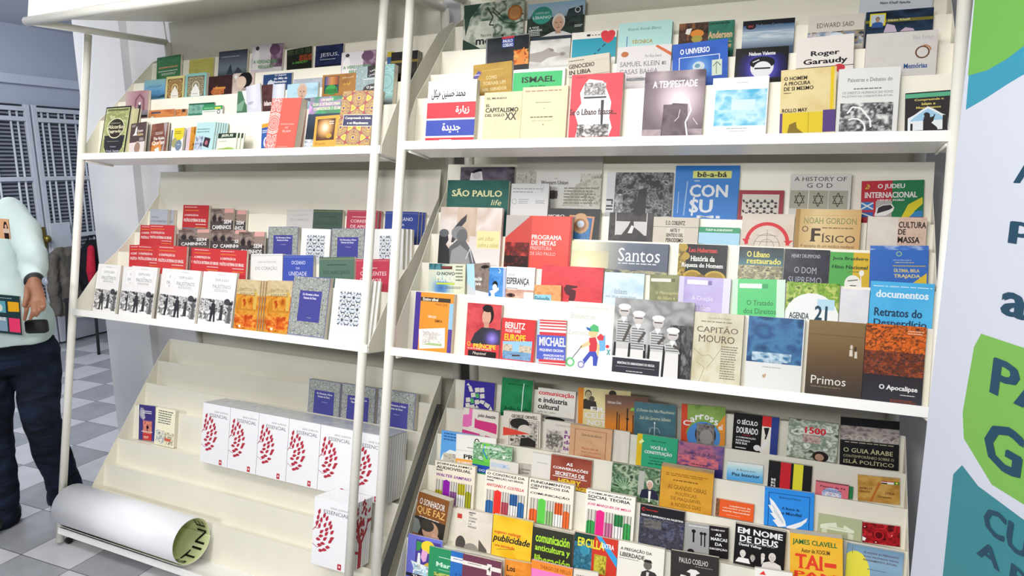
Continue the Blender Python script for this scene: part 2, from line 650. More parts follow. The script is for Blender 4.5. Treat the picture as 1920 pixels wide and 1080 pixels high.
# ------------------------------------------------------------------ room shell
def tile_mat():
    m = mat('floor_tiles', 'c0c0c4', 0.28)
    nt = m.node_tree
    b = nt.nodes['Principled BSDF']
    tc = nt.nodes.new('ShaderNodeTexCoord')
    mp = nt.nodes.new('ShaderNodeMapping')
    mp.inputs['Location'].default_value = (2.769 / 0.313, -0.722 / 0.305, 0)
    mp.inputs['Scale'].default_value = (1 / 0.313, 1 / 0.305, 1)
    mp.vector_type = 'POINT'
    nt.links.new(tc.outputs['Object'], mp.inputs['Vector'])
    ch = nt.nodes.new('ShaderNodeTexChecker')
    ch.inputs['Scale'].default_value = 1.0
    ch.inputs['Color1'].default_value = (*hexc('a0a2a7'), 1)
    ch.inputs['Color2'].default_value = (*hexc('cbcbcf'), 1)
    nt.links.new(mp.outputs['Vector'], ch.inputs['Vector'])
    n = nt.nodes.new('ShaderNodeTexNoise')
    n.inputs['Scale'].default_value = 9
    n.inputs['Detail'].default_value = 8
    nt.links.new(tc.outputs['Object'], n.inputs['Vector'])
    mx = nt.nodes.new('ShaderNodeMix')
    mx.data_type = 'RGBA'
    mx.blend_type = 'OVERLAY'
    mx.inputs['Factor'].default_value = 0.25
    nt.links.new(ch.outputs['Color'], mx.inputs['A'])
    nt.links.new(n.outputs['Fac'], mx.inputs['B'])
    sx = nt.nodes.new('ShaderNodeSeparateXYZ')
    nt.links.new(mp.outputs['Vector'], sx.inputs['Vector'])
    gr = None
    for ax in ('X', 'Y'):
        f = nt.nodes.new('ShaderNodeMath')
        f.operation = 'PINGPONG'
        f.inputs[1].default_value = 0.5
        nt.links.new(sx.outputs[ax], f.inputs[0])
        l = nt.nodes.new('ShaderNodeMath')
        l.operation = 'LESS_THAN'
        l.inputs[1].default_value = 0.006
        nt.links.new(f.outputs[0], l.inputs[0])
        if gr is None:
            gr = l
        else:
            a = nt.nodes.new('ShaderNodeMath')
            a.operation = 'MAXIMUM'
            nt.links.new(gr.outputs[0], a.inputs[0])
            nt.links.new(l.outputs[0], a.inputs[1])
            gr = a
    m2 = nt.nodes.new('ShaderNodeMix')
    m2.data_type = 'RGBA'
    nt.links.new(gr.outputs[0], m2.inputs['Factor'])
    nt.links.new(mx.outputs['Result'], m2.inputs['A'])
    m2.inputs['B'].default_value = (*hexc('4a4a4e'), 1)
    nt.links.new(m2.outputs['Result'], b.inputs['Base Color'])
    return m


M['tiles'] = tile_mat()
M['grille'] = mat('grille_white_enamel', 'c6cad2', 0.4, noise=(20, 0.03))
M['slat'] = mat('grey_shutter_metal', '80848f', 0.4, noise=(20, 0.05))
M['dark_glass'] = mat('dark_door_glass', '2a2c34', 0.1, noise=(2, 0.1))
M['brass'] = mat('old_brass', '8a7a3a', 0.35, metal=0.8, noise=(30, 0.1))
M['skirting'] = mat('dark_skirting_tile', '6a6462', 0.5, noise=(10, 0.08))


def struct(o):
    return tag(o, kind='structure')


XW = -5.3
struct(box('floor', XW - .1, 4.2, -7.1, 3.6, -0.06, 0.0, M['tiles']))
struct(box('ceiling', XW - .1, 4.2, -7.1, 3.6, 2.95, 3.05, M['ceil']))
struct(box('wall_left', XW - .12, XW, -7.1, 3.6, 0.0, 2.95, M['wall_blue']))
struct(box('wall_rear', XW, -2.74, 3.48, 3.6, 0.0, 2.95, M['wall_blue']))
struct(box('wall_back', -2.50, 4.2, 0.90, 1.09, 0.0, 2.95, M['wall']))
struct(box('wall_pillar', -2.54, -2.18, 0.85, 1.09, 0.0, 2.95, M['wall']))
struct(box('wall_right', 4.1, 4.2, -7.1, 0.90, 0.0, 2.95, M['wall']))
M['fill_glow'] = mat('fill_pane_glow', 'ffffff', 0.3)
M['fill_glow'].node_tree.nodes['Principled BSDF'].inputs['Emission Color'].default_value = (0.95, 0.98, 1.0, 1)
M['fill_glow'].node_tree.nodes['Principled BSDF'].inputs['Emission Strength'].default_value = 0.6
struct(box('wall_front', XW, 4.1, -7.1, -7.0, 0.0, 0.8, M['wall']))
struct(box('wall_front', XW, 4.1, -7.1, -7.0, 2.45, 2.95, M['wall']))
struct(box('wall_front', XW, -3.4, -7.1, -7.0, 0.8, 2.45, M['wall']))
struct(box('wall_front', 1.6, 4.1, -7.1, -7.0, 0.8, 2.45, M['wall']))
wn = box('fill_pane_1', -3.4, 1.6, -7.06, -7.04, 0.8, 2.45, M['fill_glow'])  # glowing pane added behind the camera for soft frontal fill and cover glare
struct(wn)
for xx in (-3.4, -2.15, -0.9, 0.35, 1.56):
    box('fill_pane_frame', xx, xx + .04, -7.04, -6.99, 0.8, 2.45, M['tube'], wn)
struct(box('wall_partition', -2.74, -2.54, 1.09, 3.6, 0.0, 2.95, M['wall_blue']))
struct(box('baseboard_left', XW, XW + .012, 2.62, 3.48, 0.0, 0.075, M['skirting']))
struct(box('baseboard_back', -2.18, 4.1, .888, 0.90, 0.0, 0.075, M['skirting']))
struct(box('trim_1', XW, XW + .05, -7.0, 3.48, 2.43, 2.51, mat('cornice_paint', 'c4cad6', 0.8, noise=(5, .02))))


# two barred white doors in the far wall
def door(n, y0, y1, bars, y_lock=None):
    root = box('door_%d' % n, XW + .004, XW + .03, y0, y1, 0.02, 2.25, M['dark_glass'])
    struct(root)
    x0, x1 = XW + .03, XW + .065

    def fr(nm, ya, yb, za, zb, m=M['grille'], xa=x0, xb=x1):
        return box(nm, xa, xb, ya, yb, za, zb, m, root, bev=.004)
    fr('stile', y0, y0 + .045, 0.02, 2.25)
    fr('stile', y1 - .045, y1, 0.02, 2.25)
    for z in (2.21, 2.12, 1.585, 1.035):
        fr('rail', y0 + .045, y1 - .045, z - .02, z + .02)
    fr('kick_panel', y0 + .045, y1 - .045, 0.02, 0.44)
    for yb in bars:
        bm = bmesh.new()
        add_tube(bm, [(x0 + .012, yb, 0.44), (x0 + .012, yb, 2.2)], .010, 8)
        bm_obj('bar', bm, M['grille'], root, smooth=True)
    bm = bmesh.new()
    z = 0.46
    while z < 2.18:
        add_box(bm, XW + .028, XW + .036, y0 + .05, y1 - .05, z, z + .017)
        z += .034
    bm_obj('shutter_slats', bm, M['slat'], root)
    return root


d1 = door(1, 1.62, 2.325, (1.72, 1.78, 1.94, 2.0, 2.16, 2.22))
d2 = door(2, 2.345, 3.02, (2.44, 2.50, 2.60, 2.66, 2.76, 2.82, 2.92, 2.98))
box('lock_plate', XW + .066, XW + .075, 2.20, 2.32, 0.94, 1.14, M['brass'], d1, bev=.002)
bm = bmesh.new()
bmesh.ops.create_uvsphere(bm, u_segments=16, v_segments=10, radius=.035)
bmesh.ops.translate(bm, verts=bm.verts, vec=(XW + .12, 2.30, 1.03))
add_tube(bm, [(XW + .07, 2.30, 1.03), (XW + .12, 2.30, 1.03)], .014, 10)
bm_obj('handle', bm, M['brass'], d1, smooth=True)
box('lock_box', XW + .066, XW + .085, 2.36, 2.56, .84, 1.17, M['grille'], d2, bev=.006)

# ------------------------------------------------------------------ the two display racks
TRAYS = {
    'L': ((.70, .42, 1.315, ((.072, .894), (.155, 1.002), (.228, 1.11), (.318, 1.235))),
          (0.0, .40, .715, ((.115, .213), (.20, .30), (.28, .40), (.345, .512))),
          (-.992, .516, -.135, ((.139, -.825), (.195, -.715), (.255, -.606), (.335, -.456), (.39, -.35), (.45, -.243)))),
    'R': ((.70, .42, 1.315, ((.072, .894), (.155, 1.002), (.228, 1.11), (.318, 1.235))),
          (0.0, .337, .712, ((.112, .222), (.177, .325), (.235, .435), (.28, .52))),
          (-.992, .516, -.14, ((.139, -.82), (.195, -.69), (.255, -.57), (.325, -.45), (.385, -.34), (.449, -.247)))),
}


WT = {'L': 1.642, 'R': 1.627}


def rack(rk, label):
    wt = WT[rk]
    foot = M_RACK[rk] @ Vector((W / 2, .2, 0))
    foot.z = 0.0
    root = thing('book_display_rack', label, 'display rack', Matrix.Translation(foot), 'white metal book display racks')
    inv = Matrix.Translation(foot).inverted() @ M_RACK[rk]
    T = M['tube']

    def tb(nm, pts, r, m=T, par=root):
        return tube(nm, [inv @ Vector(p) for p in pts], r, m, par)

    def bx(nm, x0, x1, y0, y1, z0, z1, m, par, bev=0.0):
        bm = bmesh.new()
        add_box(bm, x0, x1, y0, y1, z0, z1, bev)
        bmesh.ops.transform(bm, matrix=inv, verts=bm.verts)
        return bm_obj(nm, bm, m, par)
    zf = -1.035
    for x in (0.0, W):
        tb('front_post', [(x, 0.006, zf), (x, -.004, 1.262)], .0165)
        tb('rear_post', [(x, .85, -.885), (x, .398, 1.365)], .019)
        tb('canopy_side_tube', [(x, -.256, 1.23), (x, .392, 1.365)], .015)
        bm = bmesh.new()
        bmesh.ops.create_cone(bm, cap_ends=True, segments=16, radius1=.016, radius2=.016, depth=.014)
        bmesh.ops.rotate(bm, verts=bm.verts, matrix=Matrix.Rotation(math.pi / 2, 3, 'Y'))
        bmesh.ops.translate(bm, verts=bm.verts, vec=M_RACK[rk] @ Vector((x + .028, .03, -1.035)) - foot + Vector((0, 0, .006)))
        for v in bm.verts:
            v.co.z = max(v.co.z, .0005)
        bm_obj('caster', bm, M['rubber'], root, smooth=False)
        tb('caster_arm', [(x, .006, -.985), (x + .02, .02, -1.0), (x + .028, .03, -1.024)], .006)
    tb('canopy_front_tube', [(-.012, -.256, 1.23), (W + .012, -.256, 1.222)], .0185)
    tb('hanger_wire', [(.012, .34, 1.53), (.006, .388, 1.37)], .0025)
    # sloping canopy sheet, front fascia and upright board behind the top tray
    bm = bmesh.new()
    add_box(bm, .01, W - .01, -.006, .006, 0, 1)
    for v in bm.verts:
        t = v.co.z
        v.co = Vector((v.co.x, -.248 + t * .67 + v.co.y * .3, 1.248 + t * .235 + v.co.y))
    bmesh.ops.transform(bm, matrix=inv, verts=bm.verts)
    bm_obj('canopy_sheet', bm, M['paint'], root)
    bx('canopy_fascia', .01, W - .01, -.266, -.256, 1.245, 1.46, M['lip'], root, .002)
    # tall board fixed to the rear posts
    bm = bmesh.new()
    add_box(bm, .012, W - .012, 0, .005, 0, 1)
    for v in bm.verts:
        z = -.82 + v.co.z * 2.28
        v.co = Vector((v.co.x, .405 + (1.365 - z) * .2006 + v.co.y, z))
    bmesh.ops.transform(bm, matrix=inv, verts=bm.verts)
    bm_obj('rear_board', bm, M['paint'], root)
    for n, (zl, yb, zt, rs) in enumerate(TRAYS[rk]):
        bm = bmesh.new()
        lh = .028
        add_box(bm, .006, wt - .002, -.010, -.007, zl, zl + lh)
        add_box(bm, .006, wt - .002, -.007, .138 if n < 2 else rs[0][0], zl, zl + .004)
        bmesh.ops.transform(bm, matrix=inv, verts=bm.verts)
        tray = bm_obj('tray', bm, M['lip'], root)
        prev_top = zl + lh
        for i, (y, z) in enumerate(rs):
            # a ledge with the upright sheet behind it
            zb = prev_top - .014 if i else zl + .004
            y_front = rs[i - 1][0] if i else -.007
            bm = bmesh.new()
            add_box(bm, .004, wt, y, y + .0016, zb - .001, z)
            if i:
                add_box(bm, .004, wt, y_front + .0016, y, zb - .0016, zb)
            bmesh.ops.transform(bm, matrix=inv, verts=bm.verts)
            bm_obj('ledge', bm, M['paint'], tray)
            prev_top = z
        bm = bmesh.new()
        yl = rs[-1][0]
        zb = prev_top - .014
        add_box(bm, .004, wt, yb, yb + .0016, zb - .001, zt)
        add_box(bm, .004, wt, yl + .0016, yb, zb - .0016, zb)
        bmesh.ops.transform(bm, matrix=inv, verts=bm.verts)
        bm_obj('back_sheet', bm, M['paint'], tray)
        # triangular side sheets following the ledges
        poly = [(-.006, zl), (-.006, zl + .03)] + [(y - .002, z + .004) for y, z in rs] + [(yb - .004, min(zt, rs[-1][1] + (yb - yl) * 1.6)), (yb + .002, zt), (yb + .004, rs[-1][1] - .06), (.12 if n < 2 else yb, zl)]
        for x in (.002, wt):
            bm = bmesh.new()
            a = [bm.verts.new((x, p[0], p[1])) for p in poly]
            b = [bm.verts.new((x + .0016, p[0], p[1])) for p in poly]
            bm.faces.new(a)
            bm.faces.new(b[::-1])
            for q in range(len(poly)):
                bm.faces.new((a[q], a[(q + 1) % len(poly)], b[(q + 1) % len(poly)], b[q]))
            bmesh.ops.transform(bm, matrix=inv, verts=bm.verts)
            bm_obj('side_sheet', bm, M['paint'], tray)
        for x in (.03, wt - .03):
            tb('bracket', [(x, .0, zl - .006), (x, .13, zl - .004)], .004, M['tube'], tray)
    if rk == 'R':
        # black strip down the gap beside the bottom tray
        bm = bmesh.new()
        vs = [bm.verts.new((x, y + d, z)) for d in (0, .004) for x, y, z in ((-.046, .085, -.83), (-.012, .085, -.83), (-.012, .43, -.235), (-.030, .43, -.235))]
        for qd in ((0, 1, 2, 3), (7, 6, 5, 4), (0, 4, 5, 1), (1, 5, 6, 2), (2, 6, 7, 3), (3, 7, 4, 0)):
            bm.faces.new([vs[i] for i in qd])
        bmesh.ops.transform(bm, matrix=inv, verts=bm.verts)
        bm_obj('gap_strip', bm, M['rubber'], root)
    return root


rack('L', 'white metal book rack with a projecting canopy, holding the roll of paper')
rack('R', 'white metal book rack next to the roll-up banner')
# ------------------------------------------------------------------ books
# row: rack, panel the books lean on (y), height of the ledge they stand on, how far their feet stand out, print gain, group
g1, g2, g3 = 0.86, 0.86, 1.2
ROWS = {
    'L1D': ('L', .318, 1.098, .0, g1, 'books on the top tray of the far rack'), 'L1C': ('L', .228, .99, .0, g1, 'books on the top tray of the far rack'),
    'L1B': ('L', .155, .882, .0, g1, 'books on the top tray of the far rack'), 'L1A': ('L', .072, .708, .018, g1, 'books on the top tray of the far rack'),
    'L2D': ('L', .345, .388, .0, g2, 'books on the middle tray of the far rack'), 'L2C': ('L', .28, .288, .0, g2, 'books on the middle tray of the far rack'),
    'L2B': ('L', .20, .201, .0, g2, 'books on the middle tray of the far rack'), 'L2A': ('L', .115, .008, .016, g2, 'books on the middle tray of the far rack'),
    'L3B': ('L', .45, -.362, .0, g3, 'books on the bottom tray of the far rack'), 'L3D': ('L', .335, -.618, .0, g3, 'books on the bottom tray of the far rack'),
    'R1D': ('R', .318, 1.098, .0, g1, 'books on the top tray of the near rack'), 'R1C': ('R', .228, .99, .0, g1, 'books on the top tray of the near rack'),
    'R1B': ('R', .155, .882, .0, g1, 'books on the top tray of the near rack'), 'R1A': ('R', .072, .708, .0, g1, 'books on the top tray of the near rack'),
    'R2E': ('R', .335, .508, .0, g2, 'books on the middle tray of the near rack'), 'R2D': ('R', .28, .423, .0, g2, 'books on the middle tray of the near rack'),
    'R2C': ('R', .235, .313, .0, g2, 'books on the middle tray of the near rack'), 'R2B': ('R', .177, .21, .0, g2, 'books on the middle tray of the near rack'),
    'R2A': ('R', .112, .008, .0, g2, 'books on the middle tray of the near rack'),
    'R3E': ('R', .513, -.259, .0, g3, 'books on the bottom tray of the near rack'), 'R3D': ('R', .449, -.352, .0, g3, 'books on the bottom tray of the near rack'),
    'R3C': ('R', .385, -.462, .0, g3, 'books on the bottom tray of the near rack'), 'R3B': ('R', .325, -.582, .0, g3, 'books on the bottom tray of the near rack'),
    'R3A': ('R', .255, -.702, .0, g3, 'books on the bottom tray of the near rack'), 'R30': ('R', .195, -.832, .0, g3, 'books on the bottom tray of the near rack'),
    'R3Z': ('R', .139, -.982, .0, g3, 'books on the bottom tray of the near rack'),
}
PLACED = {k: [] for k in ROWS}


def B(row, xl, yl, xr, yr, yb, t, bg, art, label, cp=None, gloss=True, hard=False, ln=None, sp=None, name='book', cat='book', full=None):
    rk, yp, zb, lean, gain, group = ROWS[row]
    if ln is not None:
        lean = ln
    t = t / 1000.0
    ncp, dx, cplabel = cp if cp else (0, 0, None)
    ta = lean / (.21 if row[:2] in ('L2', 'R2') else .19)
    a = math.atan(ta)

    def solve(off):
        y_b = yp - off - t - lean - 0.0012

        def hit(px, py):
            p, d = rack_ray(rk, px, py)
            s = ((y_b - p.y) + ta * (p.z - zb)) / (d.y - ta * d.z)
            return p + d * s
        L, R = hit(xl, yl), hit(xr, yr)
        Bv = hit(xl - 0.062 * (yb - yl), yb)
        return y_b, L, R, Bv
    gap = 0.0006 + 0.00003 * (art.count(';') * 1.6 + 4)
    yfront = {'A': -.006}.get(row[2], None)
    if yfront is None:
        tr = TRAYS[rk][int(row[1]) - 1][3]
        yfront = max([y for y, z in tr if y < yp - .01], default=-.006) + .0018
    off = 0.0
    for _ in range(3):
        y_b, L, R, Bv = solve(off + ncp * (t + gap))
        lo, hi = min(L.x, R.x) + .003, max(L.x, R.x) - .003
        o2 = 0.0
        for (a0, a1, oe) in PLACED[row]:
            if min(a1, hi) - max(a0, lo) > .014:
                o2 = max(o2, oe)
        off = o2
    if yp - off - (ncp + 1) * (t + gap) - lean < yfront + .004:
        room = yp - off - lean - yfront - .0055
        if room / (ncp + 1) - gap > .004:
            t = room / (ncp + 1) - gap
        else:
            zb += .0142         # stands on the edge of the ledge in front
    y_b, L, R, Bv = solve(off + ncp * (t + gap))
    rmax = WT[rk] - .006
    tl = abs(math.atan2(R.z - L.z, R.x - L.x))
    tl = .22 * math.sin(tl) if tl > math.radians(1.6) else 0.0
    R.x = min(R.x, rmax - tl)
    L.x = max(L.x, .009 + tl)
    dx = max(0.0, min(dx, (rmax - R.x) * 1000.0 / ncp)) if ncp else 0
    for (a0, a1, oe) in PLACED[row]:
        if oe > off and a0 < R.x and a1 > L.x:      # neighbours on the same ledge just touch
            if a0 + a1 < L.x + R.x:
                L.x = a1 + .0006
            else:
                R.x = a0 - .0006
    w = R.x - L.x
    phi = math.atan2(R.z - L.z, w)
    if abs(phi) < math.radians(1.6):
        phi = 0.0
    zt = (L.z + R.z) / 2
    h = (zt - zb - t * math.sin(a)) / math.cos(a)
    vis = min(h, (zt - Bv.z) / math.cos(a))
    xc = (L.x + R.x) / 2 - math.sin(phi) * -h
    PLACED[row].append((min(L.x, R.x), max(L.x, R.x) + ncp * dx / 1000.0, off + (ncp + 1) * (t + gap) / math.cos(a) + 0.0006))
    cm = cover_mesh(w, h, t, bg, art, vis, gain, sp)
    pm = page_mesh(w, h, t, hard)
    mm = M['print_gloss'] if gloss else M['print_matt']
    cm.materials.append(mm)
    pm.materials.append(M['pages'])
    root = None
    for i in range(ncp + 1):
        mw = M_RACK[rk] @ Matrix.Translation((xc + i * dx / 1000.0, y_b + i * (t + gap) / math.cos(a), zb + t * math.sin(a) + 0.0008 + abs(math.sin(phi)) * w / 2)) @ Matrix.Rotation(-a, 4, 'X') @ Matrix.Rotation(-phi, 4, 'Y')
        if i == 0:
            root = thing(name, label, cat, mw, group)
            for nm, me in (('cover', cm), ('page_block', pm)):
                o = bpy.data.objects.new(nm, me)
                COL.objects.link(o)
                o.parent = root
        else:
            r2 = root.copy()
            COL.objects.link(r2)
            r2.matrix_world = mw
            r2['label'] = cplabel
            r2['group'] = 'stacked copies: ' + cplabel[:40]
            for ch in list(root.children):
                c2 = ch.copy()
                COL.objects.link(c2)
                c2.parent = r2
    return root


# ---- art shared by several copies
VERD = 'n 0 0 100 100 5 2 3 c9c3cb e3dde2 d9d3da;p f2f0f0 3 100 6 40 14 22 24 30 26 100;e 17 15 6 8 4a3f42;n 62 0 100 92 9 3 4 5a4356 7d6278 b79fb4;e 74 24 17 22 6d4f6b;b 6 62 86 76 4f9a5a A VERDADEIRA;b 24 80 72 96 4f9a5a RELIGIÃO'
CONS = 'm 6 7 60 13 f4d9d4 1;r 6 20 62 23 e8903f;b 6 32 62 46 fbf0ee A CONSTRUÇÃO DA;b 5 52 92 68 fbf0ee POLÍTICA EXTERNA DO BRASIL;m 52 76 92 84 f0d0ca 1;r 52 89 92 92 e8903f'
SEM = 'n 0 0 100 60 31 5 4 5a4c48 8a7a72 a8988e 6a5a56;e 18 46 9 16 3a3236;e 42 50 8 14 433a3c;r 62 0 100 20 e3aca4;r 62 20 100 60 a08a80;n 0 58 100 100 11 6 2 3a3536 5a5252 474042;b 60 52 92 70 f4f2f0 SEM;b 10 76 92 96 f4f2f0 CAMINHOS'
EXPU = 'r 14 6 88 40 efecea;r 16 7.5 86 38.5 fbfaf9;t 38 4 62 6.5 a8a4a4 Pappe;s 30 12 76 18 8a8788 EXPULSÃO;t 46 20 56 22 a8a4a4 dos;s 22 24 84 31 8a8788 PALESTINOS;m 30 33 78 38 a8a4a4 2;n 2 52 98 78 77 9 7 2c2c30 55555a f2f0ef 3a3a3e f6f5f4;n 2 76 98 94 78 7 2 f8f7f6 f6f5f4 4a4a4e fbfafa;p 3a3a40 24 94 26 62 32 56 40 62 44 94 38 94 35 78 31 94;p 44444a 56 90 58 62 66 60 68 90;e 32 56 5 3 55555a;e 78 55 10 6 4a4a50;p 66666a 84 94 85 60 93 62 95 94'
GOLD = 'n 0 0 100 45 41 3 4 c9b48a d9c79e c2a878;n 0 30 100 100 42 5 6 a8531c d98a2e e0a845 b8461c;p c9852e 8 60 10 40 24 34 26 62;p d9b45a 76 62 78 24 84 20 90 26 90 62;r 10 58 90 62 c98a35;t 14 17 84 23 8a7a4a CANTO DE UM;t 14 26 84 32 8a7a4a AMANTE;n 4 70 96 96 43 8 5 b04018 d9662a e8b04a;e 26 94 5 2.5 fff8f0'
NOME = 'k 0 0 100 100 4 5.5 8a8f84 b9beb4 6f7488 c9ccc2;r 0 0 100 1 5a5ea8;r 0 99 100 100 5a5ea8;r 0 0 1.2 100 5a5ea8;r 98.8 0 100 100 5a5ea8;r 18 30 82 100 4f4f9a;b 26 36 76 42 e8e6f4 Os Noventa e Nove;b 30 45 68 51 e8e6f4 Nomes de Deus;t 44 62 60 65 c9c6e4 Al-Ghazali'
STAR = 'k 20 22 82 100 0 2.3 2f3f52 f0f0ee 7a9ac0 f4f4f2 3a4a58'
CORA = 'r 0 6 100 7 a8a5a4;t 22 26 80 34 a3a0a0 Oceano de Misericórdia;s 16 46 84 64 9a9797 DO CORAÇÃO'
OCEA = 'r 0 6 100 7 9aa6d8;s 28 22 74 36 e6e9f6 OCEANO;t 44 47 56 55 e6e9f6 DA;s 20 64 80 80 e6e9f6 UNIDADE'
NASC = 'r 0 9 100 10.5 b5b26a;m 24 36 82 44 3a463e 1;s 12 66 88 82 3d4a42 SOL NASCENTE'
CORR = 'r 0 6 100 7.5 e0b5ba;m 18 34 74 42 e8c9cc 1;s 14 50 92 66 f3e3e4 CORRENTES;s 14 78 80 94 f3e3e4 DE AMOR'


def vols(title1, title2, author, ac, c1, c2, c3, c4, c5):
    """the series with tall striped bars"""
    s = 'b 4 3 92 9 26262a %s;b 4 11 90 18 26262a %s;m 4 20 22 27 55555a 1;i 4 29 92 36 %s %s;' % (title1, title2, ac, author)
    s += 'r 4 44 94 100 c9c4ba;r 4 74 22 100 %s;e 13 74 9 5 %s;p %s 23 100 23 46 31 42 40 46 40 100;r 41 68 58 100 %s;r 60 46 78 72 %s;r 60 72 78 100 f4f2ee;r 79 66 94 100 %s;e 86 66 7 5 %s;' % (c1, c1, c2, c3, c4, c5, c5)
    return s + ';'.join('r %.1f 44 %.1f 100 2f2c2c' % (u, u + 1.1) for u in (7, 13, 21, 44, 50, 56, 62, 68.5, 74, 80, 86.5, 93))


# ---- far rack, top tray
B('L1D', 294.5, 110, 339, 103, 147, 14, '3f7d4e', 'n 0 0 100 30 3 6 4 3f7d4e 4a8a5a 3a7046;m 10 50 92 66 c99a6a 1;m 8 70 92 78 e9f0e6 1;m 22 82 84 94 d9e6d6 2', 'dark green textbook in the outer corner beneath the canopy')
B('L1D', 355.5, 112.5, 401, 108, 139, 6, 'b9b35a', 'n 0 0 100 100 4 3 4 b5ae55 c2bc66 b9b35a', 'plain mustard yellow booklet in the back row of the far rack')
B('L1D', 411, 98, 464.5, 91.5, 141, 12, '4c505a', 'G 0 0 100 100 3c404c 4d5260 6a7280 7a8690 4c6068;p 343c46 30 100 44 56 52 100;p 3a444e 55 100 70 72 88 100;m 10 24 86 30 b9bcc4 1', 'slate grey paperback with a misty mountain on its cover')
B('L1D', 474, 86, 532, 82, 134, 10, 'd9d3da', VERD, 'lilac paperback showing a white-robed figure beside a flower, next to the slate grey book')
B('L1D', 538, 96, 585, 88, 128, 7, '1f2420', 'k 0 4 100 34 6 3 2a3428 4a5a3e 20281e;n 50 40 100 75 8 6 4 5a3020 a04a30 40281c;b 22 70 84 88 5fae4a A ORAÇÃO', 'black booklet with green lettering and a carved pattern, before the navy one')
B('L1D', 592.5, 87, 644, 82, 123, 9, '1c2238', 'n 0 0 100 100 12 2 3 141a2e 2a3460 1a2038;s 18 40 86 64 dfe3ec JESUS,;m 18 72 80 80 c9cfdc 1', 'midnight blue booklet with large white capitals under the back board')
B('L1C', 734, 99, 784, 94.5, 146, 7, '1c1a18', 'n 0 0 100 30 6 4 3 18161a 26242a 1c1a18;r 0 34 100 44 8a7430;n 0 60 60 100 14 5 3 3a3020 1c1a18 6a5a38', 'black book with a gold band, front copy beside the white post', cp=(3, 9, 'black gold-banded copy stacked behind its front copy near the post'))
B('L1C', 727, 98, 738, 97, 130, 4, 'c9b23a', 'r 0 30 100 70 3f6aa0', 'narrow yellow and blue booklet tucked beside the black gold-banded book')
B('L1C', 271, 151, 310.5, 148, 186, 12, '7fb4cf', 'G 0 0 100 100 8fbcb8 7fb4cf 5f9cc9 3a6a94;t 14 28 82 46 24506e التعليم البرهاني;t 22 58 78 74 24506e الولاء والتبري;p 2a4a5c 60 100 100 80 100 100', 'sky blue book with two lines of Arabic lettering', sp='b5d0d8')
B('L1C', 312.5, 144, 346, 142, 185, 22, 'd8cf8a', 'r 8 12 92 100 4a3a2c;k 10 14 90 100 4 3 b98a4a 5a4634 8a6a3e d9c48a;p efeae0 28 100 30 76 50 44 70 76 72 100;m 36 90 66 95 8a8070 1', 'pale yellow book with an ornate arched gateway')
B('L1C', 349, 139, 388, 136, 182, 20, '8fc4bd', 'r 10 12 90 100 4a4440;k 12 14 88 100 4 3 a8946a 5a5048 7a8a80 d0c4a0;p eeece6 28 100 30 76 50 44 70 76 72 100;m 36 88 66 93 6a8a86 1', 'aqua book with an ornate arched gateway')
B('L1C', 392, 144.5, 436, 140.5, 178, 10, '3a2420', 'n 0 0 100 100 19 3 3 2c1c1a 40282a 351f1c;e 40 86 28 22 b5643a;n 20 62 68 100 21 4 3 8a4a2a c97a4a a85a34;i 30 56 74 74 e0a04a fome', 'dark brown book with an orange glowing dish on it')
B('L1C', 436, 139, 477, 134.5, 172, 5, 'd5c5be', 'n 0 0 100 100 22 3 2 6a5a5c c9b5ae e0d2ca;e 58 40 34 44 1c1a1c;e 40 52 24 34 dcc4b4;e 12 20 8 10 e6e6e6', 'leaflet with a dark haired woman, tucked behind the white flap')
B('L1C', 491, 140, 547.5, 135.5, 163, 8, '2f4a78', 'r 0 0 6 100 e6e6e4;r 0 0 100 6 e0e2e6;b 44 10 82 26 eef0f4 O Jejum;b 42 34 86 52 eef0f4 do Mês de;b 42 60 84 80 eef0f4 Ramadan;p cfd8e4 20 90 24 60 32 50 40 62 44 90;r 18 88 46 100 dfe4ea', 'blue booklet with a white mosque drawing and white title')
B('L1C', 551, 150, 604, 145, 156, 5, 'b5bcc8', 'n 0 0 100 100 25 4 1 a5aebc c9ced6', 'pale grey booklet peeping out above the portrait of a bald man')
B('L1C', 641, 100, 708, 92.5, 141, 10, 'd9d3da', VERD, 'lilac paperback showing a white-robed figure, above the brown mosque book')
B('L1B', 237, 172, 279, 169.5, 222, 14, 'b58f98', 'H 0 0 100 100 c9aeb0 b58f98 a87c86 b8989c;p 8a5a68 40 80 42 30 62 10 84 30 86 80;p b08890 48 80 49 36 62 20 76 36 77 80;p 3a3444 57 72 57 52 63 44 69 52 69 72;e 63 48 5 6 e8e4ee;n 30 74 100 92 27 6 2 6a6470 9a94a0 807a88;r 0 92 100 100 2a2628', 'dusty pink bowed booklet printed with nested arches')
B('L1B', 279.5, 207, 327, 205, 222, 6, 'c9824f', 'n 0 0 100 100 29 3 2 b5603c d98f55 c9824f;r 8 24 46 44 46506a;p e8dccb 4 100 14 70 22 100', 'small orange booklet with a slate label, low in the second row')
B('L1B', 329, 206, 350, 204, 220, 6, 'c07a4a', 'n 0 0 100 100 30 3 2 b0583a d9955a b06a40;r 60 0 90 40 4a3430', 'small copper coloured booklet beside the green leaflets')
B('L1B', 354, 195, 402.5, 192, 214, 5, '3f7f62', 'r 0 0 100 14 1f5a44;n 0 14 60 100 33 3 2 6a9a8a 8ab8a8 5a8f7c;r 60 14 100 100 3f8a60', 'small green leaflet with a darker top edge')
B('L1B', 380, 200, 417.5, 197.5, 215, 5, 'e6e8e4', 'r 0 0 100 50 3f9a60;r 62 18 92 40 d9d85a;m 8 24 56 34 d9efe0 1;m 6 64 70 80 7a8f86 1;o 82 76 8 3 444a48', 'small leaflet with a green top half and a yellow tag')
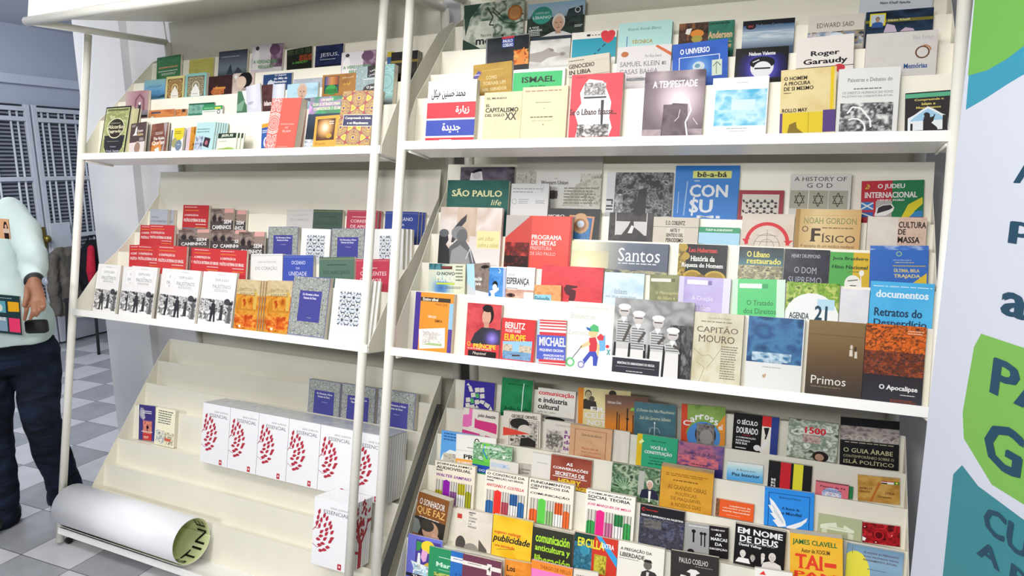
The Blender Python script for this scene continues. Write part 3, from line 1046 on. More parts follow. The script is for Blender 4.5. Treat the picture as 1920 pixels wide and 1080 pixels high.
B('L1B', 446, 172, 471, 169.5, 209, 5, '4f7a5c', 'p e9eae8 30 0 100 0 100 100 62 60;p 7fa68c 0 70 60 40 40 100 0 100', 'curled green brochure with a white flap')
B('L1B', 461, 165, 488, 158, 208, 7, 'd4d6e0', 'H 0 0 100 100 c6c8d6 dfe0ea d0d2de;m 12 68 50 80 6a6c7a 2', 'pale lavender brochure standing before the woman leaflet', gloss=False)
B('L1B', 487, 160, 512, 158, 206, 5, '4a3032', 'n 0 0 100 100 36 2 3 3a2426 5a3a3c 4a3032;b 30 66 96 86 efe6e0 islam', 'maroon pamphlet half covered by its own turned white page')
B('L1B', 509, 159, 534, 157, 206, 6, 'd6d9e4', 'H 0 0 100 100 c0c4d2 dde0ea cfd3de', 'turned white page leaning over the maroon pamphlet', gloss=False, name='pamphlet', cat='pamphlet')
B('L1B', 539, 159, 597, 154, 187, 9, '9fc6d8', 'n 0 0 100 100 38 2 2 8fb8cc b5d6e4 9fc6d8;h 50 56 40 c9b5a8 c9a894 5a6068', 'light blue book with a portrait of a bald bearded man')
B('L1B', 605.5, 142, 668.5, 136, 180, 9, '9a6a34', 'n 0 0 100 100 39 3 2 8a5c2a a87638 94642e;r 6 8 50 92 26424a;H 8 10 48 50 2a4a8a c98a4a 8a3a2a;e 28 74 18 24 3f9a4a;p 2f7a3a 8 92 10 70 46 70 48 92;l 1.5 1c2a1c 40 86 42 50;t 60 14 92 26 e6dcb8 المسلم;t 62 42 84 58 e8c84a الوضوء', 'ochre book with a green mosque dome picture')
B('L1B', 669, 125, 740, 121, 188, 26, '8fa0a5', 'k 0 0 100 100 5 4 8a9ca0 9fb0b2 86989e;r 62 0 100 100 8fc0bc;k 62 0 100 100 5 1.6 86b8b4 a0cac6 7fb0ae;r 30 0 62 34 1c1a1e;t 36 8 60 18 f2f2f2 رياض;t 34 21 60 31 f2f2f2 الصالحين;m 20 38 62 44 d9dedd 1;e 46 74 26 20 3a3238;b 30 60 62 70 eef0ee O Jardim', 'thick grey arabesque book with a black Arabic title block')
B('L1A', 200, 201, 247, 199, 291, 16, 'cdd39a', 'r 0 0 100 100 1f1f1a;r 3 3 95 98 cdd39a;n 5 4 93 30 41 8 6 c2c88a 8f945c d9dfaa;r 8 5 90 9 6a6c40;n 5 28 93 98 42 7 9 c9cf92 a4aa70 d6dca6;p 34343c 10 60 90 60 86 84 74 97 26 97 14 84;e 50 44 34 20 efecc8;e 50 44 31 18.5 3a342c;e 50 58 22 8 efecc8;e 50 57 20 7 3a342c;S 18 38 80 46 ebe6c2 Alcorão;S 20 48 76 56 ebe6c2 Sagrado;m 28 34 74 36 d9d4ae 1;m 24 72 76 73.5 c9ccb0 1;b 38 82 62 85 c6cad6 Tradução;b 26 90 78 94 c6cad6 Prof. Samir', 'olive and black book with a dark medallion, beside the post')
B('L1A', 249.5, 204, 263.5, 203.5, 292, 8, 'c9c49a', 'H 0 0 100 100 d2ce9e c6c094 b8b286;r 84 0 100 100 1e1e1a', 'black edged olive copy half hidden behind the medallion book')
B('L1A', 246, 234, 275, 229.5, 291, 10, '5b4a4a', 'r 0 62 100 100 e9dcda;p f6f4f2 18 40 30 32 34 18 42 10 44 18 42 34 48 40;b 46 22 82 32 efe6d8 Queen;b 48 33 86 42 d9c08a Saba;e 54 80 22 20 ece6e0;e 54 80 19 18 a88878;m 64 50 92 60 e6dcd6 3;m 8 6 34 14 d8ccc8 2', 'dark mauve booklet with a brown oval, in the front row beside the medallion book')
B('L1A', 285, 235, 316, 230.5, 289, 10, '6b4038', 'n 0 0 100 100 45 2 3 4a2c2a 7a4a40 9a6a58;p b0a4a6 72 0 96 0 84 100 70 100 88 50;p c96a30 12 100 24 66 60 60 66 100;n 10 62 70 100 46 4 3 8a3c20 e09a50 c06a38;b 18 46 84 56 f4efe8 The Noble;b 12 58 86 74 f4efe8 Qur\'an;m 28 30 74 40 e0d4ce 2;p dfeae4 30 86 54 80 62 98 38 100', 'reddish brown booklet with a lit parchment at its foot')
B('L1A', 322.5, 242.5, 346, 240, 288, 10, 'eceef0', 'r 0 6 12 100 6a7078;e 62 24 42 28 e0cc3a;r 20 0 100 24 e0cc3a;m 30 12 84 28 8a7f2a 2;e 32 58 22 20 a8a270;e 66 70 26 22 76889a;m 54 66 82 72 d6dce2 1', 'white booklet with a yellow bubble and two grey bubbles')
B('L1A', 352, 240, 370, 238, 287, 8, 'd8b5b0', 'H 0 0 100 100 cfc2d4 e6c4b4 d8a080;n 38 0 100 92 48 3 5 7a4a1c d99a3a b0702a', 'narrow pink booklet with an orange photo strip')
B('L1A', 370, 230.5, 405, 228.5, 285, 5, 'b5d8da', 'm 6 22 84 28 4a6a78 1;m 6 31 86 37 4a6a78 1;n 4 46 44 100 49 4 4 5a6a86 cfd8ea 3a4a66;p 3a3038 52 50 84 56 78 88 46 80;e 64 70 8 8 b06a78', 'pale turquoise booklet with two dark photographs', cp=(5, 7, 'pale turquoise copy fanned out behind the front one'))
B('L1A', 409, 251, 446, 249, 284, 3.6, 'e5ead5', 'r 2 0 94 28 2c3c34;b 18 6 78 23 e8ecd8 JESUS;m 12 44 56 50 6a7a50 1;e 62 104 40 26 a8c46a;p 8fae4a 0 100 10 86 60 82 100 92 100 100', 'low green and white leaflet with a dark title bar', cp=(2, 14, 'low green and white leaflet copy fanned out behind the front one'))
B('L1A', 491, 234, 505.5, 231, 281, 6, '3b5fa8', 'r 0 0 100 16 e0a040;m 10 26 90 40 dfe6f4 2;e 60 74 30 20 f2f2f4;e 62 72 16 12 4a78c0', 'slim blue booklet with an orange top beside the coral book')
B('L1A', 511, 186, 566, 184.5, 280, 34, 'e0695c', 'r 0 0 36 100 f0c9c4;k 0 0 36 100 6 1.6 d9706a f3d6d0 e08880;r 0 0 2 100 e08078;s 42 50 88 54 f6dcd6 INTRODUÇÃO;t 60 57 70 61 f6dcd6 AO;s 52 64 80 68 f6dcd6 ISLAM;m 44 96 84 98 f0c6be 1', 'thick coral book with a patterned pink strip along its spine', sp='e8a8a0')
B('L1A', 644, 172.5, 707.5, 171, 274, 8, 'd9c060', 'k 0 0 100 100 3 2.4 d9c04a 5a548e b8443c e0cc5a 4a4a84 c05a48 e8d878;r 12 44 100 66 f0ead0;r 13.5 45 100 65 3f3f66;S 18 48 94 54 eceadc Compreenda o Islam;S 26 57 88 63 eceadc e os Muçulmanos', 'bright book covered in red, violet and yellow hexagon ornament', cp=(2, 8, 'ornamented hexagon copy behind the post'))
B('L1A', 582.5, 182.5, 644, 179.5, 277, 12, '2c3440', 'n 0 0 100 36 51 2 2 5a7a6a 4aa06a b58ac0 3f8f6a;p d9a0dc 0 14 10 20 0 36;G 0 34 100 100 3a4a5a 26303c 2c3440;S 34 4 72 9 e8e6c8 UM BREVE;S 10 12 94 18 e8e6c8 GUIA ILUSTRADO PARA;S 14 21 96 27 e8e6c8 COMPREENDER O ISLAM;n 0 84 60 100 52 6 3 3a4450 e6ecf2 5a6470', 'dark book with an aurora of green and violet across its top')
B('L1A', 592, 220, 639, 216, 276, 8, 'e0a94a', 'r 10 10 82 80 4a3428;R 12 12 80 78 0.45 0.4 0.8 fff6e0 d9a86a 6a4430 3a2a26;e 60 66 12 8 c9a040;m 58 18 78 32 f2ead8 2;t 10 86 50 95 8a6020 Preces', 'small amber booklet with a glowing picture, before the aurora book')

# ---- far rack, middle tray
B('L2D', 282, 392.5, 315, 393, 421, 16, 'b9bec8', 's 10 46 50 58 55586a FATOS;s 8 70 94 84 55586a FUNDAMENTAIS', 'blue grey book at the outer end of the middle tray back row', cp=(1, 24, 'second blue grey copy behind the first, at the outer end'))
B('L2D', 419, 394, 462, 394, 432, 14, '6a5a56', SEM, 'grey street-photo book at the back, half covered by its twin')
B('L2D', 395, 393, 438, 392, 432, 10, '6a5a56', SEM, 'grey street-photo book at the back beside the single red book')
B('L2D', 344, 385, 392, 385, 430, 16, 'c43b3f', CONS.replace('32 62 46', '36 62 46') + ';r 0 92 100 100 8a8488', 'single red book in the back row of the middle tray')
B('L2D', 538, 394.7, 588, 393.6, 428, 12, 'cfcbc8', CORA, 'light grey book in the back row next to the dark green one')
B('L2D', 588, 393.6, 643, 393.6, 427, 16, '4f6058', NASC, 'dark green book in the back row of the middle tray')
B('L2D', 651, 394.7, 708.5, 394.7, 429, 14, 'b5485a', CORR, 'crimson book in the back row behind the post', cp=(1, 8, 'crimson copy behind the back row crimson book'))
B('L2D', 723, 397, 785, 397, 450, 9, '3f4f96', OCEA.replace('22 74 36', '20 84 32').replace('47 56 55', '42 60 50').replace('64 80 80', '60 82 72'), 'royal blue book at the inner end of the back row', cp=(2, 10, 'royal blue copy stacked behind the back row one'))
B('L2C', 263.6, 423, 311, 423, 459, 10, 'c9383c', CONS, 'red book in the third row, mostly behind another red one')
B('L2C', 280.5, 422, 327.4, 422, 459, 14, 'd04044', CONS, 'red book in the third row, above the red pair of the second row')
B('L2C', 334.6, 433.4, 392.4, 432, 462, 16, '6a5a56', SEM, 'grey street-photo book in the third row beside the red pair')
B('L2C', 395, 434, 447, 434, 466, 10, '6a5a56', SEM, 'grey street-photo book in the third row, behind its twin')
B('L2C', 409, 433, 461.5, 433, 466, 14, '6a5a56', SEM, 'grey street-photo book in the third row, middle of the three', )
B('L2C', 448, 436, 496, 436, 478, 12, '6a5a56', SEM, 'grey street-photo book in the third row touching the ornamented blue book')
B('L2C', 500.4, 426.4, 559.5, 426.4, 477, 18, 'b4b8b0', NOME, 'grey filigree book with a violet panel, third row next to a street-photo book', hard=True)
B('L2C', 566, 429, 620.5, 429.6, 482, 18, 'f0f0ee', STAR, 'white book with a blue star tile panel, third row between two filigree books', hard=True)
B('L2C', 622.6, 429.6, 684, 429.6, 483, 18, 'b4b8b0', NOME, 'grey filigree book with a violet panel, third row beside the post', hard=True)
B('L2C', 702, 431, 757, 430.4, 487, 14, 'f0f0ee', STAR, 'white book with a blue star tile panel between the two posts', cp=(2, 10, 'white star tile copy behind the one between the posts'))
B('L2B', 243, 460.6, 290, 461, 500, 8, 'cf3a40', CONS, 'red book in the second row, outermost and rearmost of its stack')
B('L2B', 258, 460, 305, 461, 500, 8, 'd04045', CONS, 'red book in the second row, middle of the outer stack of three')
B('L2B', 296, 460, 350.5, 462.3, 505, 12, 'd8484a', CONS, 'red book in the second row, frontmost of the outer stack of three')
B('L2B', 354, 464.5, 404, 466, 507, 8, 'c83a3e', CONS, 'red book in the second row, behind the central red one')
B('L2B', 362, 465, 416.5, 467, 508, 14, 'd34347', CONS, 'red book in the second row, central one of the row')
B('L2B', 411, 468, 463.4, 469.5, 512, 12, 'd34347', CONS, 'red book in the second row beside the plain white book')
B('L2B', 469.5, 478.8, 530, 478.2, 525, 16, 'eceae8', CORA, 'white book with faint grey title in the second row')
B('L2B', 531.3, 480.6, 587.7, 480.6, 526, 16, '4a5cb4', OCEA + ';e 60 110 24 20 9fc0ea', 'cobalt blue book with white title in the second row')
B('L2B', 598.4, 485, 664, 484, 521, 16, '5f7a6c', NASC, 'green wrapped book with a shine in the second row')
B('L2B', 667.7, 488, 730, 488, 532, 14, 'bf4658', CORR, 'crimson book in the second row behind the posts')
B('L2A', 182.5, 494.8, 227.5, 497.7, 585, 12, 'f6f4f3', EXPU, 'white book with a sketched crowd, outermost of the front row')
B('L2A', 232, 501, 279, 502.5, 588, 8, 'f4f2f1', EXPU, 'white crowd-sketch book mostly covered by the second front copy')
B('L2A', 248, 499, 296, 502, 591, 12, 'f6f4f3', EXPU, 'white crowd-sketch book, second from the outer end of the front row')
B('L2A', 305, 504, 355, 506, 596, 8, 'f4f2f1', EXPU, 'white crowd-sketch book mostly covered by the third front copy')
B('L2A', 322.6, 505, 376.8, 508, 600, 12, 'f6f4f3', EXPU, 'white crowd-sketch book, third from the outer end of the front row')
B('L2A', 380, 509.5, 432, 512, 606, 8, 'f4f2f1', EXPU, 'white crowd-sketch book mostly covered by the copy next to the golden books')
B('L2A', 390, 509, 445, 512, 608, 12, 'f6f4f3', EXPU, 'white crowd-sketch book beside the golden books')
B('L2A', 446, 523.6, 489, 526.5, 616, 6, 'd0a050', GOLD, 'golden book with a glowing city next to the white crowd-sketch book', cp=(3, 7, 'golden city copy fanned behind the outer golden book'), ln=.008)
B('L2A', 500.4, 527, 549.6, 528.4, 622, 12, 'd0a050', GOLD, 'golden book with a glowing city next to the large filigree book', ln=.008)
B('L2A', 551.4, 517, 620, 521.7, 627, 20, 'b8bcb4', NOME.replace('18 30 82 100', '22 24 82 76').replace('26 36 76 42', '30 28 74 32').replace('30 45 68 51', '34 34 68 38').replace('44 62 60 65', '48 68 60 70'), 'large grey filigree book with a glossy violet panel in the front row', hard=True)
B('L2A', 629, 523, 690, 526, 636, 9, 'f4f4f2', 'k 20 20 86 76 0 2.3 2f3f52 f0f0ee 7a9ac0 f4f4f2 3a4a58;m 24 82 84 90 d4dcdc 3', 'white star tile book in the front row beside the post', cp=(3, 12, 'white star tile copy behind the front row one'))

# ---- far rack, bottom tray
B('L3B', 580.7, 710.7, 639, 719, 772, 26, 'a9ada5', NOME, 'grey filigree book with a navy panel, first of three on the bottom tray', hard=True)
B('L3B', 642, 719.6, 705, 728, 786, 26, 'a9ada5', NOME, 'grey filigree book with a navy panel, middle of three on the bottom tray', hard=True)
B('L3B', 710, 730, 780, 738.5, 800, 26, 'a9ada5', NOME, 'grey filigree book with a navy panel, last of three on the bottom tray', hard=True)
B('L3D', 259.4, 759.5, 291.3, 763.3, 826, 10, '3d3674', 'r 0 0 5 100 e6e2d0;e 24 24 16 16 8a8a98;p a8a4b0 14 6 30 20 44 36 30 44 16 30;r 30 44 82 82 c06a78;n 32 46 80 80 61 4 3 5a2440 d98a70 8a3450;p 1e1628 48 62 60 56 66 64 56 68;r 30 80 82 100 b03434;m 28 16 84 26 e0dcec 2;m 22 74 96 78 f0e4e0 1;m 36 88 66 96 f0d0c8 2', 'small violet booklet with a smoke and sunset picture on the empty ledge')
B('L3D', 293, 763.9, 329.4, 770.3, 835, 18, 'e4dfc4', 'm 14 6 88 44 5a5a58 6;n 6 60 50 98 62 6 5 4a5a7a e4dfc4 8a9ab0;n 50 62 96 98 63 7 6 2c2c2a e4dfc4 5a5a50;r 52 78 84 86 c05a4a', 'small cream booklet with tiny drawn figures beside the violet one')
# ---- near rack, top tray
B('R1D', 870, 13.4, 982.7, -2, 95, 14, '5a7060', 'n 0 0 100 100 71 5 5 2c4236 6a8674 c9d2c4 4a6454 dfe2d6;n 0 40 50 100 72 3 3 c9cfc0 e4e6da 8a9a8a;p 3a5244 0 0 30 0 12 30 4 70;p 2f463a 0 76 30 100 0 100;l 2 2c4034 40 10 50 34 44 50 52 52;l 1.6 35493d 48 12 66 36 84 40 100 34;l 1.6 35493d 50 22 68 48 86 54 100 48;e 86 30 12 17 a86a3a;e 86 30 9.5 13.5 c48a58;b 22 74 78 92 26302c moeda;t 30 68 60 75 3a443e faces da', 'large book engraved in banknote green with a copper coin', gloss=True)
B('R1D', 990.7, 9, 1098, -1, 72, 8, '3a4650', 'G 0 0 100 100 9ac0dc b0cce0 6a7a84 3a4448 2c3438;p 4a565e 0 60 8 30 16 34 18 22 26 24 27 44 40 40 42 62;p 3a444a 66 60 72 24 96 16 98 60;n 0 44 100 100 74 6 4 26302c 3a4640 2c3834;h 56 62 28 d8d4d0 d0a890 e4e2e0;e 26 36 18 26 3f9a8a;t 14 26 38 32 e6f2ee CARTA DO;s 10 36 42 46 e6f2ee LÍBANO;b 4 68 22 74 e8ecec A VOZ;b 4 76 28 82 e8ecec LIBANESA;m 4 84 26 98 dfe4e4 3;m 84 72 98 80 e8ecec 2;o 88 28 5 1.5 d9dde0', 'magazine with an old white-haired man and a teal disc', name='magazine', cat='magazine')
B('R1D', 1615, -12, 1752, -18, 22, 9, 'd4dce6', 'n 0 0 100 60 75 3 2 9ac0e4 e0e8f0 c4d8ec;G 0 55 100 100 dce4ee d6d8e0;i 28 64 70 84 3a3a4a Naim Khalil Ayache', 'pale sky book with handwritten name, highest on the near rack')
B('R1C', 911.5, 74, 992, 64.4, 128, 12, '20242a', 'n 0 0 100 100 76 2 2 1c2026 2a2f36 20242a;r 0 0 100 3 8a8c90;r 0 0 3 100 8a8c90;n 66 50 100 100 77 3 4 2a1c18 d96a2a f0b060 1f1a1c;p e08a40 74 100 80 60 90 42 92 100;r 38 2 66 9 c93a40;r 38 9 66 38 2f4a9a;S 40 12 63 22 f2f4fa PAULO;S 40 25 64 36 f2f4fa COELHO', 'black book with a flame and a small blue name tag', sp='6a6c70')
B('R1C', 994.8, 78, 1070, 71, 126, 10, 'c9c6c2', 'n 0 0 100 100 78 2 2 a8a4a0 d9d6d2 e4e2de;p a8a29c 0 50 30 44 46 32 60 48 80 56 82 62 60 66 46 70 30 86 0 80;p 8a847e 46 32 58 36 62 46 52 46;e 82 58 9 8 a39d97;e 82 58 5 5 8a847e', 'grey photo book of a pointing hand')
B('R1C', 1072.8, 63, 1157, 55, 112, 14, 'ece6de', 'r 2 26 100 100 2f9ab0;r 34 10 42 18 26262a;r 45 13 49 16 26262a;r 52 13 56 16 26262a;r 59 13 63 16 26262a;e 74 14 9 14 d8404a;e 88 14 9 14 d8404a;p d8404a 65 18 97 18 92 38 82 48 71 38;l 2 1c2a34 76 50 70 60;l 2 1c2a34 66 66 60 76;l 2 1c2a34 56 82 50 92', 'book with a big red heart over a turquoise block')
B('R1C', 1161.5, 45.7, 1261.6, 35.5, 90, 20, 'b5dcd8', 'ti 18 22 80 34 5a7a8a Ricardo Román Blanco;r 16 56 17.5 100 4a6ab0;S 26 70 66 88 b09a4a TÉCNICA', 'tall mint green book behind the white one with an orange corner', hard=True, gloss=False)
B('R1C', 1274, 45.7, 1378, 37, 100, 18, '2f6a58', 'r 0 0 54 100 3a2a24;n 0 0 54 100 79 6 6 2c2420 5a4034 3a2c28 8a5a3a;e 34 38 12 14 d98a3a;e 34 56 10 12 a89a4a;p e8e2dc 14 20 24 18 20 40 12 36;n 54 0 100 100 80 4 3 2a6452 3a7a66 2f6a58;b 54 34 97 58 d9b48a Andersen;m 56 6 98 16 1c4438 1;m 58 70 98 76 c9a87a 1;r 58 80 96 92 c9a070', 'worn dark green storybook with a puppet figure', gloss=False)
B('R1C', 1393.6, 40.3, 1491, 33.6, 92, 10, '4a5a74', 'r 0 0 100 18 1f2228;G 0 18 100 100 3a5a84 8aa0b8 b5c2cc 94a2b0 5a6a80;n 0 40 100 74 81 2 7 c4d0d8 9ab0c4 d9dfe2;e 16 22 10 10 2a2024;b 11 17 21 25 b04a48 mc;t 26 14 78 24 7a8a9a Melhores Contos', 'seascape book with a black band on top')
B('R1C', 1516.6, 32.8, 1622, 24.7, 88, 14, 'd9d1c6', 't 16 24 82 40 4a443e EDWARD SAID;n 0 54 100 100 82 7 4 2c3a5a b09a6a 6a8ab0 d9d2cc 4a3a34;e 52 72 14 14 d6e0ea', 'beige book with a painting across its lower half')
B('R1C', 1624.5, 24, 1751.5, 13.4, 64, 9, '1f2a38', 'n 0 0 100 100 83 3 2 1a2230 2c4058 1c2636;r 0 40 100 54 7a7434;p c9b8cc 28 100 32 60 44 70 48 100;p c9b4c6 52 100 60 82 72 90 74 100;r 6 10 30 68 e0d23a;r 8 16 28 60 c4ccd4;h 18 38 8 2c2824 b08a70 3a5a9a;b 34 40 66 50 d9d49a Naim Khalil', 'navy book with a yellow framed photo of a man in blue')
B('R1B', 887.4, 125, 960, 116, 176, 18, 'b08a2f', 'n 0 0 100 100 84 2 3 a8822a ba9438 b08a2f;p 4f4a94 0 44 14 22 22 30 6 58;m 3 34 18 44 c9c6e6 1;s 34 44 62 56 e8dcae COMO;s 26 64 84 76 e8dcae TORNAR UM;s 24 86 88 97 e8dcae VER. SERVIDOR;m 24 22 80 30 c9a64a 1', 'mustard gold book with a purple sticker on its corner')
B('R1B', 962.5, 134, 1060.5, 125.6, 172, 12, 'efefe9', 'r 1 12 95 100 43bd72;b 18 34 82 62 20382a ISMAEL;b 34 76 64 92 205a3a OU A VIDA', 'white book with a bright green block and bold black word')
B('R1B', 1064.8, 112.8, 1142.7, 101.5, 150, 18, 'd5cdbd', 'm 2 14 40 22 4a443e 1;S 2 32 64 52 4a3a34 GENOCIDIO;S 2 60 56 80 4a3a34 IN LIBIA;r 0 88 100 90 8a8278;r 0 26 100 27 b0a898;m 4 92 60 98 7a7268 1', 'worn beige book with typewriter headline, before the heart book', gloss=False)
B('R1B', 1158.8, 88.6, 1260, 83.3, 154, 9, 'd9d4d4', 'p c9683a 74 0 100 24 100 34 70 4;s 52 26 82 34 6a666a Por Elias Awad;s 6 44 80 58 6a666c SAMUEL KLEIN;b 84 48 92 57 6a666c E;s 6 66 78 80 7a767c CASAS BAHIA;s 20 86 50 97 8a868c Trajetória;e 14 22 7 8 b86a3a;n 20 92 60 100 85 6 2 3a3a3e 9a9a9e', 'white book with an orange ribbon across its corner')
B('R1B', 1260.9, 87.3, 1364.8, 74.7, 150, 12, '2a55b0', 'n 0 0 100 100 86 2 3 1f479c 2f62c4 2a55b0;b 14 16 68 32 eef2fa O UNIVERSO;R 14 42 84 100 0.5 0.55 0.7 7ab0e4 2f6ac4 2450a8;r 12 40 86 42 e4eaf4;r 12 40 13.5 100 e4eaf4;r 84.5 40 86 100 e4eaf4;e 48 70 11 14 c9d4dc;e 46 68 5 6 6a9ab0;r 72 56 90 100 cfdcc8;l 1.2 3a4a3a 74 74 81 62 88 74;l 1 3a4a3a 80 64 80 96', 'blue book with a small planet in a white frame')
B('R1B', 1380, 93, 1479.5, 85.4, 149, 10, '1f1f1c', 'R 0 22 100 100 0.52 0.6 0.5 8a8ae0 5a58c4 2c2a6a 1f1f1c;e 52 66 22 34 e6e6ea;e 52 50 24 20 1c1c1e;e 53 70 17 24 e9e9ec;r 38 66 68 71 26262a;l 2 e9e9ec 34 48 46 40;b 26 14 76 26 f0f0f2 Nelson Valente', 'black book with a stark face in a violet glow')
B('R1B', 1493.7, 75, 1601.7, 64.4, 133, 14, 'ece6df', 'b 26 44 76 64 26242a Roger;b 13 68 90 90 26242a Garaudy;r 0 94 100 96 26242a;e 76 102 10 12 c9404a', 'cream book with a heavy black two line name')
B('R1B', 1625.3, 64.4, 1760, 55.9, 135, 18, 'd3cecb', 'n 0 0 100 100 87 2 2 cdc6c4 d9d4d0 d3cecb;t 66 12 94 22 b0aaac Elias Farhat;o 80 56 10 2.2 6a4a34;o 83 52 9 2 b0784a 0 110;S 55 84 88 97 2f5a94 Memórias', 'large grey hardback with a burnt ring', hard=True, gloss=False)
B('R1A', 804, 154, 895, 148, 266, 24, 'f2f0ec', 'b 8 13 78 31 26242a محمد حسنين هيكل;r 0 36 100 62 d33c48;r 0 65 100 91 3f51b0;r 0 94 100 100 d33c48;b 60 42 88 56 f4f2ee زيارة;b 34 70 72 86 f4f2ee جديدة;m 30 97 60 100 f4f2ee 1', 'white book with red and blue Arabic bands', sp='e6e2dc')
B('R1A', 908.9, 174.5, 980, 171, 262, 12, 'ddd3ae', 'n 0 0 100 100 89 2 2 d8cda6 e4dab8 ddd3ae;b 8 11 60 15 4a4640 EL MUNDO;b 6 25 17 31 4a4640 EL;b 5 33 92 43 4a4640 CAPITALISMO;b 5 46 56 52 4a4640 DEL SIGLO;b 58 44 88 60 5a564e XX', 'faded cream book with brush capitals', gloss=False)
B('R1A', 980.8, 165, 1066, 160, 260, 12, 'e6dfb8', 'm 6 7 92 12 b08a7a 1;m 30 30 66 33 8a8470 1;m 20 58 76 63 7a7464 1;m 24 66 74 68 a09a80 1;e 50 74 1.5 1 4a4640;e 50 42 1 .7 4a4640', 'plain ivory booklet with spaced out fine print', gloss=False)
B('R1A', 1072.8, 142.4, 1169.5, 134.7, 258, 22, 'e04a55', 'p f6f4f2 26 16 34 8 62 12 72 30 80 46 78 70 84 86 78 100 14 100 18 80 10 62 22 46 18 30;n 26 14 68 34 90 9 6 f4f2f0 5a565a e6e2e0;r 26 36 70 39 4a464a;p 3a363a 60 42 66 42 66 82 62 82;n 16 80 78 100 91 8 4 f4f2f0 2c2a2c dcd8d6;m 8 4 30 8 b03a44 1;S 0 55 92 65 4a2c34 Se o Líbano falasse...', 'bright red book with a torn white engraving')
B('R1A', 1210.6, 135.6, 1324, 129.7, 256, 10, '8a7a80', 'n 0 0 100 100 92 2 3 5a4c54 8a7a82 b5a4a8 6f6068;R 0 20 100 90 0.6 0.35 0.62 fdf4f6 d8c4cc 94828a 6f6068;p 5a4c54 32 100 34 62 50 50 74 52 76 100;n 34 52 74 100 93 2 2 54464e 75666e 5f5058;l 2.6 fbf6fa 74 44 80 62 72 80 76 100;l 1 efe4ec 62 60 60 72 54 78;l 1 efe4ec 84 74 92 84;b 14 15 88 26 f4eef0 A TEMPESTADE', 'grey violet book with a lightning photograph')
B('R1A', 1337.4, 149, 1443, 141, 252, 14, 'f4f5f5', 'n 6 22 98 86 94 4 4 5ab8dc 9ad6ec cfeef6 7ac8e4;r 36 40 78 58 d6f0f6;m 30 90 70 93 a0acb0 1;m 34 95 66 98 b5c0c4 1;m 44 9 66 12 b5c0c4 1', 'white book with a pale blue harbour picture')
B('R1A', 1464.7, 134.3, 1569, 125.7, 252, 20, 'e3cf94', 'n 0 0 100 66 95 2 2 dcc688 ead8a4 e3cf94;r 0 68 100 100 e3c83a;r 0 68 5 100 6a4f8a;r 78 66 100 100 5f4a84;r 90 0 96 66 e8c830;p 8a7430 14 100 18 86 30 82 32 92 44 100;r 52 68 52.7 100 8a7a2a;b 6 11 48 17 3a3430 O HOMEM;b 6 19 54 25 3a3430 A PROCURA;b 6 27 60 33 3a3430 DE SI MESMO;m 6 36 22 39 6a5a48 1;b 4 61 50 67 3a3430 ROLLO MAY', 'tan book with yellow and purple blocks at its foot')
B('R1A', 1573.5, 131.6, 1689.7, 123.5, 250, 16, 'e6e6e2', 't 16 15 88 21 55555a Palestras e Debates do;m 26 31 72 35 77777a 1;t 8 36 90 40 66666a OS DIREITOS HUMANOS DO POVO;t 8 42 90 46 66666a PALESTINO NA CONJUNTURA ATUAL;n 6 54 92 98 96 8 6 e6e6e4 8a8a8c 3a3a3e d9d9d8;n 66 56 90 72 97 6 5 2c2c30 55555a dfdfde;o 30 94 20 3 f4f4f2 -30 120;l 3 f4f4f2 18 70 26 60 40 62 56 80 58 92', 'white symposium book with a grey photograph crossed by a white curve')
B('R1A', 1697.8, 177, 1784, 170.5, 248, 8, '3a3638', 'r 0 0 100 3 26262a;r 0 3 100 14 62b08c;b 20 17 84 24 e0d070 Compreenda o;b 36 27 66 34 e0d070 Islam e;b 24 37 78 44 e0d070 Muçulmanos;p eef2f6 6 100 6 66 20 58 36 46 50 38 64 46 80 58 93 64 94 100;p a6d0ea 10 74 22 62 36 52 50 43 64 52 78 62 90 74;p 3a3638 40 98 40 74 42 64 46 56 54 56 55 66 62 64 64 58 66 60 62 76 58 80 70 92 72 98;e 47 58 6 5 3a3638;r 12 80 17 100 3a3638;r 82 62 93 100 3a3638;r 0 98 100 100 3a3638', 'dark book with a kneeling silhouette under a blue arch')

# ---- near rack, middle tray
B('R2E', 864, 315, 965.6, 311.9, 343, 12, '4a4450', 'n 0 0 100 100 101 4 2 3a3440 5a5262 6f6678 332e38;p e8e6ea 18 100 20 40 28 24 40 30 44 100;e 31 52 8 24 cfc8cc;p 1c1a1e 20 30 34 10 42 16 38 26 24 40', 'dark photo book of a man wearing a white headscarf')
B('R2E', 970.8, 297.3, 1131, 293, 385, 10, 'd0cdc6', 'n 0 0 100 26 102 2 1 c2beb6 d4d0c8;G 0 26 100 100 d6d4ce e0dfda d2d0ca;r 0 26 22 64 c0bdb5;n 0 30 24 60 103 8 6 8a867e c9c6be a8a49c;p b8b4a6 56 100 72 56 82 46 82 100;n 76 34 100 100 104 7 9 a8a496 d6d2c6 8a8678;m 58 62 98 98 8a8678 6;b 30 48 62 56 4a4642 Western Union;m 46 43 50 46 8a867e 1;e 45 77 6 9 4a4642;n 39.5 69 50.5 85 105 5 4 2c2a28 6a665e', 'wide grey album with etched city buildings')
B('R2E', 1139.3, 324.4, 1263, 323, 404, 10, 'dfdfe3', 'n 13 0 100 100 106 11 9 141416 2c2c2e 1c1c1e 8a8a8a 1a1a1c b5b5b5 101012;p 26262a 46 100 50 40 62 34 62 100;n 14 50 26 96 107 3 6 cfcfcf 5a5a5a e6e6e6;r 1 62 11 66 1c1c1e;r 9 66 11 74 1c1c1e;r 1 76 11 80 1c1c1e;r 1 84 11 87 1c1c1e', 'black and white city view book with a white spine strip')
